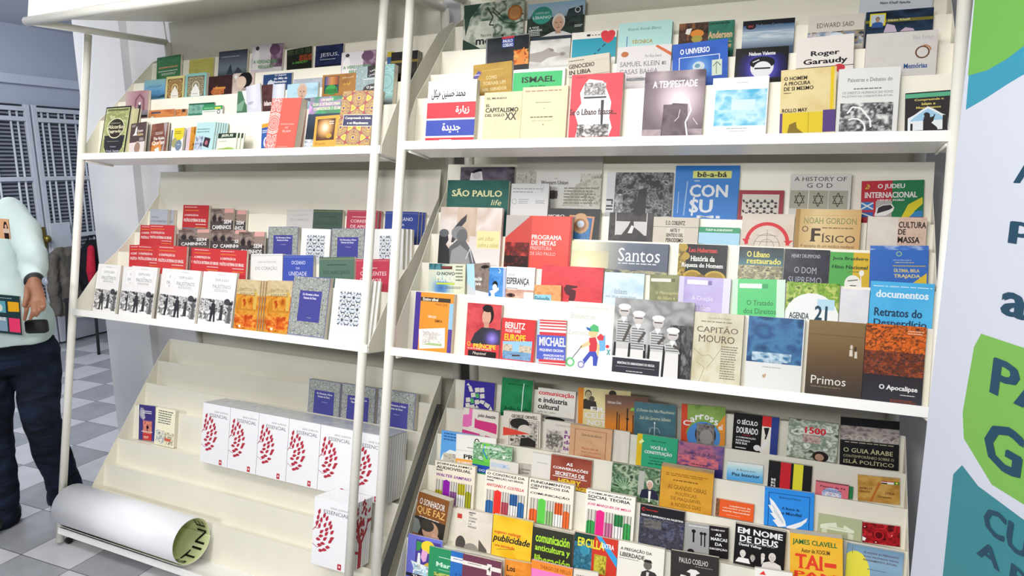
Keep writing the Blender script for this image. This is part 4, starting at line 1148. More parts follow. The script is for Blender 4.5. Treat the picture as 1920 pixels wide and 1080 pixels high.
B('R2E', 1267.8, 311, 1388, 311, 408, 12, '2f7fd0', 'r 28 10 88 24 dbe07a;b 35 11.5 81 22 1a1a1c bê-a-bá;b 24 36 84 60 e9ecf0 CON;b 25 64 62 90 e9ecf0 SU;l 3 e9ecf0 32 60 30 96;b 38 95 74 100 e9ecf0 MI;m 31 28 40 33 c9d8ea 1;l 1.2 a8c8ec 7 92 7 50;l 2 9ac0e8 17 96 20 30', 'tall bright blue book with big white stacked letters')
HEX = ''
for i_ in range(5):
    for j_ in range(4):
        cx_, cy_ = 19 + i_ * 16 + (8 if j_ % 2 else 0), 34 + j_ * 20
        for k_ in range(3):
            a_ = math.radians(k_ * 60 + 30)
            HEX += 'l 4.2 26242a %.1f %.1f %.1f %.1f;' % (cx_ + 8.6 * math.cos(a_) - 3.2 * math.sin(a_), cy_ + 15 * math.sin(a_) + 5.6 * math.cos(a_), cx_ + 8.6 * math.cos(a_) + 3.2 * math.sin(a_), cy_ + 15 * math.sin(a_) - 5.6 * math.cos(a_)) if 10 < cx_ + 8.6 * math.cos(a_) < 88 and cy_ + 15 * math.sin(a_) < 98 else ''
B('R2E', 1386.2, 357.8, 1470.7, 356.7, 405, 10, 'a02838', 'r 8 16 90 100 ddd5c9;r 8 16 90 18 f0e6dc;' + HEX, 'crimson bordered book with a black honeycomb pattern')
STAR6 = ''.join('l 1.2 3a3836 %d 84 %d 54 %d 84 %d 84;l 1.2 3a3836 %d 94 %d 64 %d 64 %d 94;' % (u - 8, u, u + 8, u - 8, u, u - 8, u + 8, u) for u in (17, 48, 80))
B('R2E', 1483, 326.7, 1597.8, 325.6, 391, 24, 'dcd8d2', 's 6 9 92 21 3a3836 A HISTORY OF;s 28 27 70 40 3a3836 G O D;r 1 48 31 100 b0ad9c;r 33 48 64 100 b0ad9c;r 65 48 96 100 b0ad9c;' + STAR6, 'pale hardback with three stars on square panels', hard=True, gloss=False)
B('R2E', 1616, 341.6, 1733, 339, 408, 10, 'c03440', 'r 50 0 100 100 2f7f50;p e0d23a 66 100 76 66 98 46 99 64 86 84 84 100;p 3f8ac4 78 100 88 84 99 82 99 100;o 9 16 4.5 1.4 e0c050 -120 100;l 1.4 e0c050 6 22 12 12;r 0 58 20 80 3f7fc0;l 2.4 e8e6e8 0 60 20 78;l 2.4 e8e6e8 0 78 20 60;r 0 86 20 100 3f5fa8;l 2.4 e8e6e8 0 88 20 100;r 24 56 50 100 b8b2ae;p f2f0ee 22 96 26 74 36 66 50 64 54 74 52 84 40 96;p 3a383c 26 90 28 74 36 68 48 66 52 74 46 80;S 26 9 70 25 f0ecea O JUDEU;S 5 31 90 47 f0ecea INTERNACIONAL;S 26 51 70 56 f0ecea HENRY FORD', 'red and green book with flag emblems and a shoe brush shape')
B('R2D', 840, 338.3, 955, 338.3, 390, 24, '2f5f5a', 'n 0 0 100 100 111 2 2 2b5852 356860 2f5f5a;S 8 30 90 58 dfdca8 SÃO PAULO;ti 74 68 90 88 dfdca8 life;r 8 96 86 98 b0b088', 'large dark green hardback with gold city name', hard=True, gloss=False)
B('R2D', 959.4, 345, 1030, 344.6, 404, 10, 'dcdcdc', 'm 5 15 90 20 8a8a8c 1;m 5 25 58 30 8a8a8c 1;o 10 56 7 1.5 a8a8aa;m 22 48 52 66 a8a8aa 3;m 66 52 92 64 9a9a9c 3;l 1.5 c0c0c4 78 2 80 26 84 26 86 4 82 2', 'white document booklet held with a paper clip', gloss=False)
B('R2D', 1029, 391, 1126, 392.5, 455, 16, '2e2e30', 'p c9906a 40 100 42 18 90 22 86 100;p 3a6a9a 44 100 46 24 86 27 82 100;n 46 50 82 100 112 6 5 2f5a84 4a8ac0 3a6a9a;e 64 46 16 26 c9a078;e 64 46 11 18 a87a58;e 64 44 7 10 c9d4e0;e 64 20 10 7 c9a078;b 0 18 32 26 d6d2ce MORO', 'black book with a crest on a blue shield')
B('R2D', 1143.3, 399.3, 1225.6, 399.3, 456, 9, '26242a', 'n 0 0 100 100 113 3 3 2c2828 4a4444 1c1a1c;r 15 28 86 72 cfcac8;p 3a3434 15 100 30 72 44 44 50 26 56 26 58 46 72 60 88 80 92 100;e 53 24 5 8 3a3434;p e6e2e0 44 66 52 40 58 44 54 66;l 1.6 e6e2e0 15 0 16 74;l 1.6 e6e2e0 86 0 86 72;e 74 92 14 24 2c282a', 'black and white photo book of seated figures by a window')
B('R2D', 1226, 407.8, 1311, 408.2, 464, 14, 'd8cfc0', 'b 28 12 70 26 3a3430 E. D. COBLENTZ;r 0 32 100 33.5 7a8a9a;r 30 36 70 88 e0d8ca;b 38 38 60 50 3a3430 ARTE Y;b 30 54 68 66 3a3430 SENTIDO DEL;b 30 70 68 84 3a3430 PERIODISMO;r 0 92 100 100 4a90b8', 'tan book with a condensed black title and a blue foot', gloss=False)
B('R2D', 1311, 426, 1387.8, 427.3, 466, 12, 'a8d4ea', 'r 0 0 100 26 3a9a6a;p 3a9a6a 0 76 100 98 100 100 0 100;b 16 8 82 18 e8f4ec YUSUF AL-KARADHAWI', 'low light blue book with green bands')
B('R2D', 1392.7, 401, 1490.7, 402, 465, 16, 'ddcfc0', 'n 0 0 100 100 114 2 2 d8c9ba e2d6c8 ddcfc0;o 50 84 43 7 d8484e -5 185;p d8484e 2 74 18 70 8 84;p d8484e 82 76 100 74 90 88;e 50 92 25 46 e4d8ca;o 50 92 25 .8 6a625a;o 50 92 14 .7 6a625a;l .7 6a625a 50 46 50 100;l .7 6a625a 26 80 74 80;l .7 6a625a 30 62 70 62;l .7 6a625a 25 96 75 96', 'beige book with a globe inside a red arrow ring', gloss=False)
B('R2D', 1493, 392.7, 1616, 393.3, 471, 26, 'dfc48c', 'H 0 0 100 100 c09a58 e4cc98 dfc08a d0a870;r 0 14 100 15 c9a868;r 0 0 7 100 a88448;s 13 20 94 34 7a8a5a NOAH GORDON;s 11 40 21 54 4a3a30 O;S 24 45 40 76 4a3a30 F;s 42 56 93 77 4a3a30 ÍSICO;m 42 42 94 48 8a7a58 1;t 10 82 92 92 6a5444 A epopéia de um médico medieval;m 82 95 92 98 8a7450 1', 'thick golden tan novel with a huge serif title', hard=True)
B('R2D', 1627.8, 407.3, 1739, 407.8, 464, 22, 'ddd5c8', 'n 0 0 100 100 116 2 2 d6cdc0 e2dacd ddd5c8;r 52 0 100 100 d6b8a4;n 52 0 100 100 117 8 14 c9a894 dcc0ae d0b09c;b 53 14 99 34 2c2826 CULTURA;b 53 38 66 56 2c2826 DE;b 53 62 90 82 2c2826 MASSA', 'grey beige book with a brick strip and blocky black title', gloss=False, sp='b0a490')
B('R2C', 827, 389, 942.7, 389.6, 494, 16, 'd8c8be', 'n 0 0 100 100 121 2 2 d8c4b8 e6dcd6 cdb8aa d9cfc8;n 28 0 60 60 122 2 2 c0a890 d4bfae;G 50 50 100 100 dcd0ca e8e4e2;p 4a4a4e 20 62 24 36 34 22 44 12 43 24 36 34 28 56 24 62;e 33 45 13 12 8a8a8c;e 38 50 9 12 6f6f72;p 6a6a6e 12 100 18 70 30 58 44 58 54 74 64 100;p 9a9a9c 20 100 22 76 36 66 48 76 54 100;p 3a3a3e 0 100 0 50 6 42 14 46 16 58 12 66 18 74 20 100;e 8 46 8 7 6a6a6e;l 1.2 d8d8da 46 90 52 72 58 96;r 62 40 98 70 ecdfa6;ti 65 49 90 57 b5a468 um olhar;ti 65 60 97 68 b5a468 sobre a cidade', 'large photo book of an angel statue with a yellow caption', sp='8a5a4a')
B('R2C', 950, 404.6, 1074, 405.6, 500, 20, 'e2554a', 'r 0 0 36 46 b8b2ae;p c9483e 0 44 36 2 40 0 40 100 0 100;n 0 52 38 100 124 6 4 c0443c 7a2420 4a1a1a 9a342c;n 0 78 38 100 125 8 4 3a1616 1c1012 6a2420;b 41 36 86 45 f6e4e0 PROGRAMA;b 41 47 78 56 f6e4e0 DE METAS;t 40 58 72 65 f4cfc8 PREFEITURA;t 40 67 78 75 f4cfc8 DE SÃO PAULO;r 97 0 100 100 c03a30', 'orange red report with a skyline triangle')
B('R2C', 1071, 452.5, 1254.5, 457.8, 510, 14, '6a7080', 'H 0 0 100 100 e8e2b8 f2ecd0 a8a8a0 6f7888 5f6878 646a7c;R 0 30 40 100 0.35 0.65 0.9 fff8dc f0e6b8 cfc8a8 a4a498;n 0 84 100 100 127 12 2 4a5260 7a7c78 c0b890 545c6a;s 50 16 92 58 eef0f2 Santos;m 50 62 92 70 d6d9de 1', 'wide landscape book fading from sunrise glow to slate', hard=True)
B('R2C', 1273.3, 457.8, 1364.4, 460, 520, 12, '26262a', 'n 0 0 16 100 128 3 9 2a261c c0a048 4a4020 d9c068;e 10 10 9 12 b89a44;e 16 36 8 11 b89a44;e 32 98 20 22 c9a848;e 32 98 16 17 a88834;e 78 98 22 22 c9a848;e 78 98 17 17 a88834;e 50 102 12 14 8a7030;S 22 10 80 24 d8483e Leo Huberman;S 26 34 76 50 f2f0ec História da;S 8 55 94 72 f2f0ec Riqueza do Homem', 'black book with gold coins along its foot')
B('R2C', 1386.7, 463.3, 1469.6, 465.5, 524, 10, '2f4a52', 'G 0 0 100 100 2c3438 33484e 4a7a84 8a9488 c0b48a;n 0 55 100 100 131 9 6 3a4448 b0a078 6f7468 e0d6a8 2c3438;S 18 12 70 30 e6dc6a O Líbano;S 18 32 96 50 e6dc6a restaurado', 'night city book with yellow title', gloss=True)
B('R2C', 1471.8, 466.7, 1556.4, 469.8, 532, 10, '34343e', 'n 0 0 100 100 133 4 4 2c2c36 3e3e4a 34343e;s 16 14 80 24 c6c8d0 HENRY DRUMMOND;s 24 50 74 68 b8bac4 O DOM;s 12 78 86 97 a8aab6 SUPREMO', 'charcoal book in shiny wrapping with silver title')
B('R2C', 1557.3, 472.8, 1678, 476.8, 542, 8, 'dfb83e', 'r 0 0 37 100 5fb05a;b 4 12 60 23 2c4a34 Juca Brasileiro;b 4 34 60 44 2c4a34 Hino Nacional;m 28 50 56 56 7a8a4a 1;e 38 84 13 24 f4f2ec;l 1.5 3a3a34 30 76 46 72;l 1.5 3a3a34 34 88 44 88;l 1.6 f4f2ec 52 100 50 60;e 51 54 4 8 f4f2ec', 'half green half yellow children\'s anthem booklet')
B('R2C', 1632, 462.4, 1741.5, 463, 530, 9, '3f6fc0', 'n 0 0 100 12 135 5 1 a8c0e4 3f6fc0 5f8ad4;o 50 22 5 1.6 9ac48a;m 40 38 76 41 c0d0ea 1;m 44 44 80 48 d8c47a 1;r 40 53 96 55 d8b84a;S 42 60 86 72 e0d08a ÚLTIMA, BELA;S 42 76 88 88 e0d08a TRAJADA;p e0c040 74 100 98 72 98 100', 'royal blue book with a yellow sash and round seal', )
B('R2B', 804.6, 495.6, 873, 497, 550, 14, '4a8088', 'H 0 0 100 100 2f6a6a 4a8088 c9d4c0 e4e4ca dcdcc0;n 0 0 36 100 141 3 3 2f6068 5a94a0 3a7480;R 0 20 70 100 0.5 0.75 0.6 3a6aa8 6a9ac8 c4d4c8 d8dcc8;r 34 8 64 18 5a2a2c;m 36 11 62 15 c05a5a 1;b 22 27 72 38 3a5058 O NOVO;b 22 38 76 60 eef0dc MUNDO;r 22 63 72 69 c9d84a;m 48 76 94 84 4a5a58 2;m 74 6 94 62 6a7a70 5', 'teal and cream book with a white headline and lime bar', sp='2f6a5a')
B('R2B', 873, 498, 916.7, 495, 557, 8, '8a7c72', 'r 0 0 34 100 b5dcee;n 34 0 100 76 142 4 4 6f6058 94847a 7a6a60;p dfe2e6 0 74 100 92 100 100 0 100;p cfd4da 0 60 34 80 34 100 0 100;e 82 12 18 5 1f1c1c;b 34 40 66 52 f0eeec ncia;b 36 56 60 66 f0eeec iva', 'brown photo book with a light blue edge')
B('R2B', 917.7, 502.5, 949, 503.3, 563, 14, '3f86d0', 'n 0 0 100 100 143 2 3 2f72c0 5a9ee0 3f86d0;r 84 0 100 100 b8c4ea;o 56 10 12 4 dff0e0 -90 90;e 38 54 16 12 14141a;e 36 62 14 10 f4f4f4;p f4f4f4 6 74 30 70 60 62 62 70 36 82 40 100 14 100 16 84', 'narrow blue book with a cartoon swimmer')
B('R2B', 944, 500, 1003.8, 502, 566, 10, 'f2f0ef', 't 8 20 30 28 8a8a8e NOVA;b 3 32 82 56 3a3c44 ESPERANÇA;m 4 62 46 67 8a8a8e 1;n 0 66 100 100 145 2 2 e8c8b4 c99a84 f0dcd0;e 20 84 16 6 6a4a44;e 20 84 7 5 2c2022;r 66 72 100 100 efe6e6', 'white book with a close face photo and grey capitals')
B('R2B', 1016.7, 497.7, 1132.3, 502, 571, 14, 'd8424a', 'n 0 0 100 100 146 3 3 cc3a44 e24e54 d8424a;p 5a2c34 38 58 42 48 60 50 60 54 50 58 58 62 58 78 54 100 46 100 48 76 42 72 40 66', 'large red leather folder with a small dark emblem', name='folder', cat='folder')
B('R2B', 1002, 535.8, 1052, 536.7, 570, 8, 'e09a5a', 'n 0 0 100 100 147 6 4 d88a48 ecb078 e09a5a;r 0 54 64 100 9ad4e4;b 3 64 58 90 3a7a94 Finlandia', 'small orange booklet with a pale blue label, before the red folder')
B('R2B', 1134, 510.4, 1209, 514, 568, 10, 'cfe4f2', 'n 0 0 100 100 149 2 2 c0dcee e0eef6 cfe4f2;r 4 12 60 22 dcebf5;s 28 52 60 68 8a98a8 Islam;s 6 72 82 84 8a98a8 em seus princípios', 'pale ice blue book with soft grey title')
B('R2B', 1219, 515.5, 1274, 517, 566, 12, '8a8c64', 'n 0 0 100 100 150 2 2 828460 96986e 8a8c64;r 4 14 72 26 e6e6dc;r 74 14 86 26 6f7250;s 20 60 100 74 d9d09a O Mensageiro;s 28 78 88 90 d9d09a do Islam e', 'olive book with a white label strip', sp='b5b6a0')
B('R2B', 1273.3, 517.8, 1371, 523.3, 588, 12, 'c0b0e0', 'n 0 0 100 100 151 2 2 b8a6dc cabdea c0b0e0;r 86 0 100 100 e6e0f4;r 16 8 56 20 ecebf2;r 57 9 64 20 8a7ab0;s 26 50 68 64 efeaf8 A Oração;s 30 74 64 88 efeaf8 no Islam;r 0 0 10 100 dcd4ee', 'lavender book with a white label strip')
B('R2B', 1374.4, 524.4, 1472.7, 526.6, 594, 12, '62d080', 'r 0 0 10 100 cfeed6;r 84 0 100 100 d8f0de;r 13 12 56 24 e8f6ea;r 57 12 68 24 48a868;s 28 55 78 68 3a6a48 O Tratado;s 22 76 84 90 3a6a48 dos Direitos', 'mint green book with a white label strip')
B('R2B', 1475.7, 528.7, 1575.6, 532.7, 602, 9, '6f9a3a', 'n 0 0 100 100 153 9 7 4a7a24 a0c44a 6f9a3a d0dc78 3f6a20;e 50 92 52 66 f4f6f6;r 60 40 92 66 bfe2f2;b 8 76 46 92 3a4a56 AGENDA;b 56 56 80 92 2f4a5c 21', 'leafy green book with a white oval and the number twenty-one')
B('R2B', 1577, 542, 1631, 544, 603, 10, 'e4e4e8', 'n 0 0 100 100 154 2 2 dcdce2 ecebef', 'plain white booklet between the leafy green and sky blue books')
B('R2B', 1633.7, 527.2, 1758, 533.3, 614, 10, '4fb4ea', 'n 0 0 100 100 155 2 2 48aee6 5abcee 4fb4ea;m 4 9 98 13 d6eef8 1;S 9 18 92 34 eaf6fb documentos;b 8 56 84 74 2f4a66 Retratos do;b 8 80 92 98 2f4a66 Desperdício', 'sky blue book with lower-case white heading')
B('R2A', 780, 547.7, 851.7, 552.3, 655, 20, 'f09a3e', 'r 0 0 14 100 4f3f9a;r 90 16 100 60 9ac8ec;r 90 60 100 100 5a489c;r 14 8 92 15 4a4036;b 20 8.6 60 14 f4eee6 Ensino afinal;t 54 17 84 22 8a5a2a PARA QUE;b 36 38 58 43 f6e6d2 SÉRGIO;b 54 45 74 50 7a4a24 SIMKA;p f6f4f0 14 64 82 58 84 92 18 98;n 24 66 76 90 161 7 6 f6f4f0 f4f2ee c0bcb8 f6f4f0;p a8c48a 24 90 44 86 76 86 76 90', 'orange book with a violet spine and a pasted sketch', sp='4f3f9a')
B('R2A', 877, 568.5, 941.3, 572.3, 667, 14, 'd04a50', 'n 0 0 100 70 162 2 3 c04048 dc5a5c cc4850;p 3a3a44 14 76 26 56 46 44 84 44 100 56 100 78;R 50 46 100 80 0.55 0.5 0.6 a89af0 7a6ac0 4a4460 3a3a44;e 62 20 17 17 2a2224;e 58 24 13 15 d8a890;r 52 32 66 44 cc9a84;e 60 8 15 7 2a2224;p d84a4a 0 70 20 76 100 74 100 100 0 100;r 10 88 92 100 2c2628;s 6 72 16 81 ecd84a O;S 24 73 90 83 ecd84a PRÍNCIPE;m 8 84 92 87 f0dcd4 1;ti 24 90 62 97 ece6e0 Maquiavel', 'red book with a Renaissance portrait in a dark robe')  # violet radial glow on the robe is lamp glare painted into the print
B('R2A', 942, 596.7, 1004.6, 600.8, 674, 14, 'dc4244', 'b 10 9 70 24 f4ece6 BERLITZ;b 12 26 58 33 f4ece6 POCKET GUIDE;b 10 37 74 53 ecd43a EUROPE;p 9accea 6 56 94 50 92 100 8 100;n 6 62 36 84 164 5 4 b0a48a dcd2c0 8a7e6a;n 56 62 92 82 165 5 4 b8a890 dcd0ba 94866c;n 8 78 92 98 166 6 3 5a8ab4 86aed0 4f7ea8;l 4 4a3a38 36 88 60 86;r 0 97 100 100 dc4244', 'red travel guide with a canal and gondola photo')
B('R2A', 1008, 600.4, 1062, 603, 683, 18, 'd8484e', 'r 0 0 8 100 b8d8ea;r 8 3 100 5 f4f0ee;r 8 9 100 12 f4f0ee;r 8 15 100 19 f4f0ee;r 8 22 100 27 f4f0ee;r 0 34 100 88 5a6ac8;b 8 38 100 58 f4f2f4 MICHAEL;b 10 64 92 71 f4f2f4 PEQUENO DICION;i 24 76 96 81 f4f2f4 FRANCES-PORTUG;i 26 83 96 88 f4f2f4 PORTUGUES-FRANC;r 8 94 100 96 f4f0ee', 'pocket dictionary with red white stripes and a blue block')
B('R2A', 1065, 565, 1153, 570.6, 692, 10, 'f2f6ec', 'G 0 0 100 100 f6f6e4 f2f6ec eaf6f0;t 18 6 88 10 a8c8b8 Diqueras Querem Rapto;ti 8 17 60 25 c8c4c0 Brincando de;ti 6 42 56 49 d0ccc4 Letrinhas;p 7ab8e8 70 48 84 46 86 68 74 70;p e0484e 66 50 74 44 82 48 80 54 70 54;e 90 62 4 2.5 d8484e;l 2 3a9a9a 90 66 96 74;l 2 3a9a9a 96 66 90 74;e 58 44 10 7 e6cf9a;p 5abf7a 50 42 50 36 58 31 68 34 70 42;p 3a6ab8 42 36 52 38 52 42 44 40;p d8444c 50 52 64 50 70 62 66 72 52 72;p e6cf9a 50 56 54 62 34 68 30 66;p e6cf9a 68 58 74 62 72 78 68 78;p 4a58b8 52 72 66 71 72 80 62 80 56 78 42 92 36 88;p 4a58b8 60 76 72 78 70 92 62 92;e 36 92 7 7 e0dce4;o 36 92 7 1.6 4a58b8;o 12 90 10 4 7ac88a;e 12 90 4 3 f2f6ec;l 1.4 4a4a46 16 84 36 64', 'white children\'s book with a cartoon boy rolling a hoop')
B('R2A', 1153.3, 559, 1303, 568, 705, 12, '9a9a9a', 'G 0 0 100 60 a8a8a8 c4c4c4 8a8a8a;n 0 0 100 100 171 3 3 6a6a6a b0b0b0 8a8a8a d0d0d0;n 72 30 100 100 172 5 5 4a4a4a 6a6a6a 303032 8a8a8a;'
  + ''.join('p 2e2e30 %d 100 %d 58 %d 58 %d 100;p e9e7e5 %d 100 %d 62 %d 62 %d 100;p cfcdcb %d %d %d %d %d %d %d 66 %d 66;' % (u - 12, u - 11, u + 11, u + 12, u - 9, u - 8, u + 8, u + 9, u - 10, v + 16, u - 3, v + 11, u + 4, v + 11, u + 10, u - 8)
            + ';'.join('r %d %.1f %d %.1f 6c6c70' % (u - 8, v + 16 + q * 3.2, u + 8, v + 17.3 + q * 3.2) for q in range(9) if v + 17 + q * 3.2 < 65) + ';l 3.4 5a5654 %d %d %d %d;p f2f0ee %d %d %d %d %d %d' % (u + 9, v + 20, u + 1, 56, u - 4, v + 10, u + 4, v + 10, u, v + 18) + ';e %d %d 7 7 cfc8c4;e %d %d 8 4 f0eeec;r %d %.1f %d %.1f 3a3436;' % (u, v + 3, u, v - 3, u - 5, v + 2, u + 5, v + 3.2)
            for u, v in ((13, 14), (32, 22), (57, 26), (76, 40)))
  + 'r 0 76 64 100 f0eeee;r 1.5 78 62 100 3a3a44;S 8 82 56 86 e6e4e6 MEMÓRIAS DE ARMANDINHO DO BIXIGA;r 6 89 56 89.6 9a9aa0;m 20 94 44 96.5 c9c9ce 1;r 88 92 95 100 3a3a3c', 'large black and white photo book of four striped sailors')
B('R2A', 1303.8, 584.4, 1395.6, 592, 715, 22, 'd8d2b8', 'n 0 0 100 100 174 3 3 d0c9ac e0dbc4 d8d2b8 c9c0a0;l 1 a89a7a 0 52 20 62 34 60 44 66 58 50 60 40;l 1 a89a7a 10 72 26 78 22 88 16 100;l 1 a89a7a 44 66 30 80;s 28 6 74 9 7a7264 Georges Bourdoukan;m 14 12 88 15 8a8272 1;s 6 18 90 28 6a5650 CAPITÃO;s 10 32 84 42 6a5650 MOURO;m 58 46 92 94 8a8272 14', 'old map patterned book with maroon capitals', gloss=False)
B('R2A', 1404.6, 592, 1510, 600, 729, 16, 'e8e8e6', 'G 0 0 98 62 2f5480 3f6a98 4a5a8a 2f6f9a 3a7aa8;n 0 0 98 62 176 3 3 2f4f78 4f84b0 3a5a8a 3f78a4;n 10 48 80 60 177 6 2 3a78a4 cfe4ee 4a84ae;b 32 60 64 64 e8eef2 VOZES DO DESERTO;m 30 67 68 70 b5b8b8 1;e 34 80 3 2 b09a7a;p c9a88a 32 82 36 76 38 79 35 83', 'book with a blue sea photo above a white field')
B('R2A', 1517.6, 600.5, 1623.6, 606.6, 740, 10, '7a6448', 'G 0 0 100 100 8a7450 846a48 6f583f 584a3c 48423e;r 0 18 100 19 6f5a40;e 78 32 2.5 3 d8ccc0;p e0d6c8 75 36 80 35 81 44 75 44;p dcd2c4 84 38 88 37 89 46 84 46;e 85 34 2.2 3 4a3a30;t 10 73 72 84 ece8e2 Primos;m 10 87 72 89 94866f 1', 'brown dusk book with two tiny figures', sp='d8c89a')
B('R2A', 1625, 607, 1738, 613.6, 752, 10, '3a3a42', 'n 0 0 100 40 179 14 12 e06a2a f07a34 3a2a24 e8722e d0601f;n 0 34 100 68 180 14 9 3a2e2e 8a4426 34343a b0542a 3a3a42;G 0 64 100 100 3a3438 3a3a42 404048;m 70 6 96 12 f0c0a0 2;S 28 76 92 84 f4f2f2 O Apocalipse;m 64 87 92 89.5 d9d6d6 1;m 48 94 92 100 a04a34 3', 'dark book topped with orange speckled embers')
# ---- near rack, bottom tray
geo = ['p d9d5cc 6 18 12 10 20 22', 'p d9d5cc 12 24 22 20 30 40 18 42'] + ['p d9d5cc %d %d %d %d %d %d %d %d' % (x, y, x + 14, y - 4, x + 17, y + 12, x + 2, y + 16) for x, y in ((34, 26), (50, 24), (22, 46), (52, 46), (6, 66), (36, 70), (6, 86), (22, 90))]
geo += ['p 4fae62 38 46 48 43 51 60 40 62', 'p 4fae62 22 66 32 64 35 82 24 84', 'p d9d5cc 56 66 70 68 66 82 50 76', 'p d9d5cc 72 72 88 80 82 94 68 86', 'p d9d5cc 90 84 97 98 84 100', 'p d9d5cc 44 86 52 96 38 98']
B('R3E', 872, 712.4, 928.6, 719.2, 763, 14, '3a3090', ';'.join(geo), 'indigo book with scattered white and green squares')
B('R3E', 942, 708, 999.6, 714.3, 775, 18, '1f7a48', 'n 0 0 100 100 191 2 2 1b7042 258652 1f7a48;m 20 14 90 20 0f5a34 1;b 12 76 96 92 0e4a2c Arábia Saudita;l 3 cfeadb 72 10 70 30 70 60 68 94', 'glossy emerald green book with a dark title at its foot')
B('R3E', 1009.3, 727, 1080, 735.2, 782, 12, 'e3dfd8', 'b 2 8 96 26 cf3434 comunicação;b 2 30 80 48 26242a e indústria;b 2 52 58 70 26242a cultural;t 2 76 50 84 4a4846 gabriel cohn;r 0 90 100 100 9a9898;e 50 100 26 8 1c1a1c', 'cream book with red and black looping headline')
B('R3E', 1084, 728.7, 1150, 733, 791, 10, 'd9882f', 'm 20 14 90 22 8a5018 1;b 22 80 60 90 7a3c14 A P', 'orange book mostly hidden behind the celebrity book')
B('R3E', 1094.8, 727.8, 1182.8, 736, 798, 10, 'd6cb95', 'n 0 0 100 100 193 2 2 cfc48c dcd2a0 d6cb95;h 10 18 18 4a443c b8ac84 3a3630;e 18 28 6 7 55504a;e 62 10 8 9 3a3630;S 16 48 66 60 f2efe2 ERA;S 4 64 78 78 f2efe2 CELEBRI;S 10 82 70 96 f2efe2 NOTAS', 'straw coloured book with vintage portraits')
B('R3E', 1134.6, 742.6, 1215, 748, 806, 9, 'a8683a', 'G 0 0 100 100 6a5044 7a5a4a 9a6a3c cf8034 d9882f;t 6 16 38 24 efe4dc Hélcules Góes;l 2.4 2a201c 28 100 29 46;l 2 2a201c 33 100 34 52;l 3 2a201c 52 100 53 34;e 53 64 3.5 3 2a201c;l 2.4 2a201c 66 100 66 52;p 7ab04a 58 40 62 32 70 32 72 40', 'dusk coloured book with minaret silhouettes')
B('R3E', 1189.6, 755, 1268, 762, 818, 14, '3f5f6a', 'n 0 0 100 100 195 2 2 3a5862 466a76 3f5f6a;ti 6 18 96 28 c9cdb0 O Direito dos Não-Muçulmanos;ti 14 38 88 48 c9cdb0 Sob Um Governo Islâmico;l 1.2 c9d4d6 50 96 50 52;l 1 a8b8bc 38 86 42 70 58 70 64 84;l 1 a8b8bc 38 70 38 86;e 50 56 2 3 c9d4d6', 'slate teal book with a drawing of scales')
B('R3E', 1278, 759, 1360.5, 766, 832, 12, '7a9a4a', 'p c9482e 0 0 14 0 24 46 12 70 16 100 0 100;p d98a34 100 20 80 50 90 70 86 100 100 100;n 14 0 86 40 197 3 2 6a8a3e 86a656 7a9a4a;e 52 82 38 40 4a86c8;e 56 76 24 30 3a3634;n 36 48 76 100 198 9 8 2a2826 8a8684 4a4644;e 58 82 15 20 94908c;b 4 42 20 56 f2efe8 C;b 20 33 32 46 f2efe8 a;b 32 26 42 40 f2efe8 r;b 42 23 52 37 f2efe8 r;b 53 24 64 37 f2efe8 o;b 65 28 74 42 f2efe8 s;b 75 35 84 49 f2efe8 s;b 85 45 94 60 f2efe8 el', 'circus coloured book with a caricature head')
B('R3E', 1376.5, 773.3, 1461.3, 783.8, 842, 14, '1c1a1c', 'r 64 0 84 28 cc3030;r 64 28 84 100 e4dfd2;r 84 0 100 100 2f3f84;p 1c1a1c 68 32 80 30 78 44 72 50;p 1c1a1c 74 44 78 44 74 62 71 62;p f2f0ea 60 94 74 62 80 66 66 100;e 56 88 8 8 f2f0ea;b 8 15 54 30 f0eeea O SÉCULO;b 8 37 56 54 f0eeea DOURADO;r 22 57 40 58.5 c03030;b 8 62 52 68 f0eeea A COMUNICAÇÃO;b 8 70 40 76 f0eeea ELETRÔNICA;b 8 78 34 84 f0eeea NOS EUA;m 8 92 34 98 f0eeea 1', 'black book with red, white and blue panels and a raised hand')
B('R3E', 1479.2, 784.8, 1573.3, 795.2, 855, 12, '7a8478', 'n 0 0 100 100 201 5 6 3a4a3c c4ccbe 6f8070 e4e8e0 4f6450;n 30 36 66 58 202 5 4 8a6a64 c0aca4 6a5450;e 68 90 16 14 2a2022;e 66 92 9 9 b08a74;b 34 17 76 34 cc2430 1500', 'stormy sea book with a red number across it')
B('R3E', 1576.5, 783.3, 1687, 793, 866, 14, '1e1d20', 'r 0 18 100 50 8a807c;n 0 18 100 50 203 9 4 5a504e a8a09a 6f6664;' + ''.join('o %d 48 8 1.2 c4bdb6 0 180;' % u for u in (12, 34, 56, 78, 96)) + 'm 8 53 92 57 a8a48c 1;s 6 64 90 76 c9c49a O GUIA ÁRABE;s 6 80 92 87 b5b08a CONTEMPORÂNEO SOBRE O;s 6 90 92 100 c9c49a ISLÃ POLÍTICO', 'black book with a band of carved stone arches', )
B('R3D', 869.3, 764.9, 935.5, 773.2, 815, 18, 'ddd6cc', 'p e070b0 0 28 6 24 14 24 17 20 17 0 26 0 26 62 14 70 0 70;p c93a7a 34 0 34 32 40 38 92 42 97 48 97 80 34 68;p c93a84 0 80 50 88 54 100 0 100;p c93a84 66 90 97 96 97 100 66 100;r 17 0 22 30 e070b0;i 42 14 92 30 2c282a john beattie', 'cream book with magenta rounded blocks')
